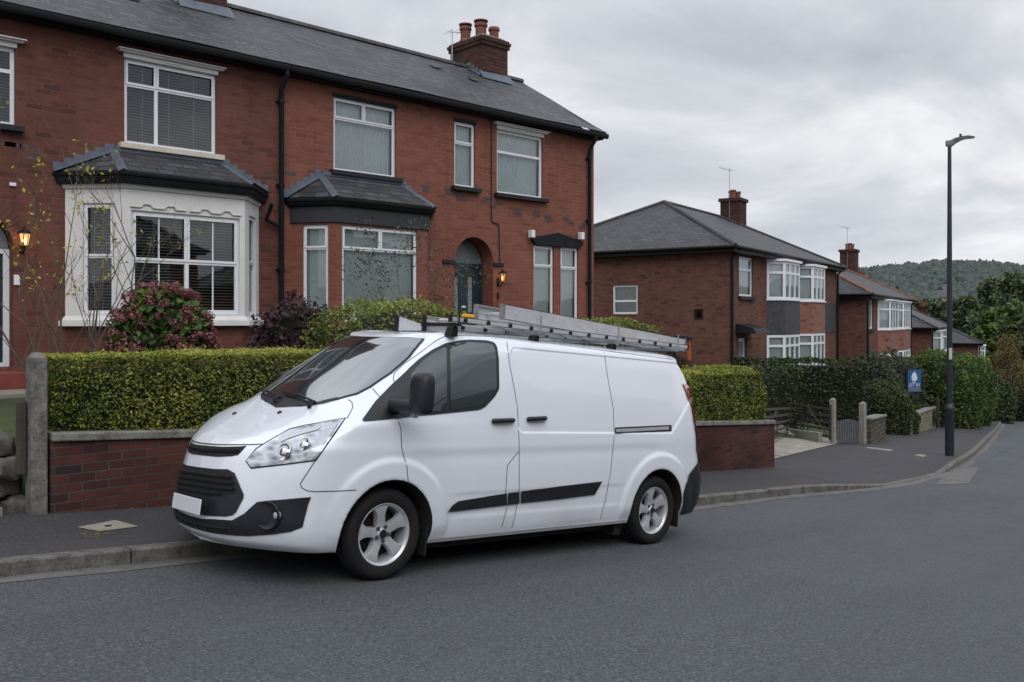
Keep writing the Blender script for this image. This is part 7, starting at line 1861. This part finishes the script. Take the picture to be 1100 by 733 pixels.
# woods: hill and valley floor, canopy mass nobody could count
def blobs(name, label, sel, mat, n, rmin, rmax, amp=.22):
    rg = np.random.default_rng(23); nu, nv = 9, 5
    ph = np.linspace(.02, math.pi*.62, nv+1)[:,None]; th = np.arange(nu)[None]*2*math.pi/nu
    D0 = np.stack([np.sin(ph)*np.cos(th), np.sin(ph)*np.sin(th), np.cos(ph)*np.ones_like(th)], -1).reshape(-1,3)
    Fq = np.array([(i*nu+j, (i+1)*nu+j, (i+1)*nu+(j+1) % nu, i*nu+(j+1) % nu) for i in range(nv) for j in range(nu)])
    V, F, T = [], [], []
    for k in range(n):
        a, D = sel(rg); x = D*math.cos(TH-a); y = D*math.sin(TH-a); g_ = far_ground(x, y); r = rg.uniform(rmin, rmax)
        kk = 1+amp*rg.normal(0,.6,len(D0)); V.append(D0*(kk*r)[:,None]*np.array([1,1,1.05])+np.array([x,y,g_+r*.35]))
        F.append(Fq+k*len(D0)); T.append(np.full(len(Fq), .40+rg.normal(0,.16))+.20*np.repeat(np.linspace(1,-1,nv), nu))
    o = raw_mesh(name, np.vstack(V), np.vstack(F), mat, None, col=np.clip(np.concatenate(T),0,1), smooth=True); tag(o, label, 'woodland', kind='stuff'); return o
def canopy(name, label, sel, mat, n, rmin, rmax, per, leafk):
    P, N, T = [], [], []; rg = np.random.default_rng(17)
    cnt = 0
    while cnt < n:
        a, D = sel(rg); x = D*math.cos(TH-a); y = D*math.sin(TH-a); gz_ = far_ground(x, y); r = rg.uniform(rmin, rmax)
        d = unit(rg.normal(0,1,(per,3))); d[:,2] = np.abs(d[:,2])*1.0-.1; k = rg.uniform(.82,1.02,per)
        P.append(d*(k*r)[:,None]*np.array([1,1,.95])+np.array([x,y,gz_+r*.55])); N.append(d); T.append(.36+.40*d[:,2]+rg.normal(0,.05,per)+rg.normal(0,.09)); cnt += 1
    P = np.vstack(P); o = leaf_obj(name, P, np.vstack(N), rmax*leafk, mat, None, np.concatenate(T), spread=.22, aspect=.9); tag(o, label, 'woodland', kind='stuff'); return o
blobs('hill_woodland', 'wooded ridge on the skyline behind the houses', lambda g: (g.uniform(R_(4), R_(42)), 470+430*math.sqrt(g.uniform(0,1))), ML_HILL, 9000, 3.2, 6.8)
canopy('valley_woodland', 'belt of mixed trees across the valley below the ridge', lambda g: (g.uniform(R_(14), R_(40)), g.uniform(200, 420)), ML_VALLEY, 1300, 3.5, 6.5, 110, .085)
M_FARW = simple('distant_render', (.16,.17,.18), .9, var=.1)
# far houses glimpsed among the valley trees
for i, (px, py, F_, col) in enumerate([(1013,306,470,0),(1018,300,480,1),(1034,316,360,0),(1062,313,380,1),(1070,318,330,0)]):
    c = atF(px, py, F_); h = thing('distant_house', ['pale gabled house among the valley trees left of the lamp post','grey roofed house up among the trees, left of the lamp post and higher','pale house among the trees just right of the lamp post','white gabled house among trees right of the lamp post','long pale house in the gap between the big trees'][i], 'house', (c.x,c.y,c.z-5), R_(20+30*i), 'distant houses in the valley'); mb = MB(); L, Dd = 9+2*(i % 2), 6; h.scale = (.5,.5,.5)
    mb.box(0,L,0,Dd,-8,5); mb.build('wall', M_FARW, h); mb = MB(); mb.prism([(-.3,-.4,4.9),(-.3,Dd/2,8),(-.3,Dd+.4,4.9)], (L+.6,0,0)); mb.build('roof', M_SLATEC, h)

# ------------------------------------------------------------------ the other side of the street (seen only in reflections)
for i, x0 in enumerate((-12.0, 4.5, 21.0)):
    semi(['brick house across the road seen mirrored in the glass, uphill one','brick house across the road seen mirrored in the glass, middle one','brick house across the road seen mirrored in the glass, downhill one'][i], (x0+13, -11.5), R_(180), 13, 8, 5.2, 2.8, zg(x0+6)+.4, M_BRICK, M_SLATE,
         [dict(t='win',x=1.2,w=1.8,z=3.3,h=1.4), dict(t='win',x=9.8,w=1.8,z=3.3,h=1.4), dict(t='win',x=1.2,w=2.2,z=.9,h=1.4), dict(t='win',x=9.6,w=2.2,z=.9,h=1.4), dict(t='door',x=5.9,w=1,z=.02,h=2.1)], [(6.5,4,1.3,.9,1.3,4,0)], group='houses across the road')
hedge('privet_hedge', 'green hedge on the far side of the road behind the viewer', 'hedge', [(20,-6.2,-3.2),(-14,-6.2,-.8),(-14,-7,-.8),(20,-7,-3.2)], [(20,-6.2,-1.9),(-14,-6.2,.5),(-14,-7,.5),(20,-7,-1.9)], 60, .09, ML_GREEN)
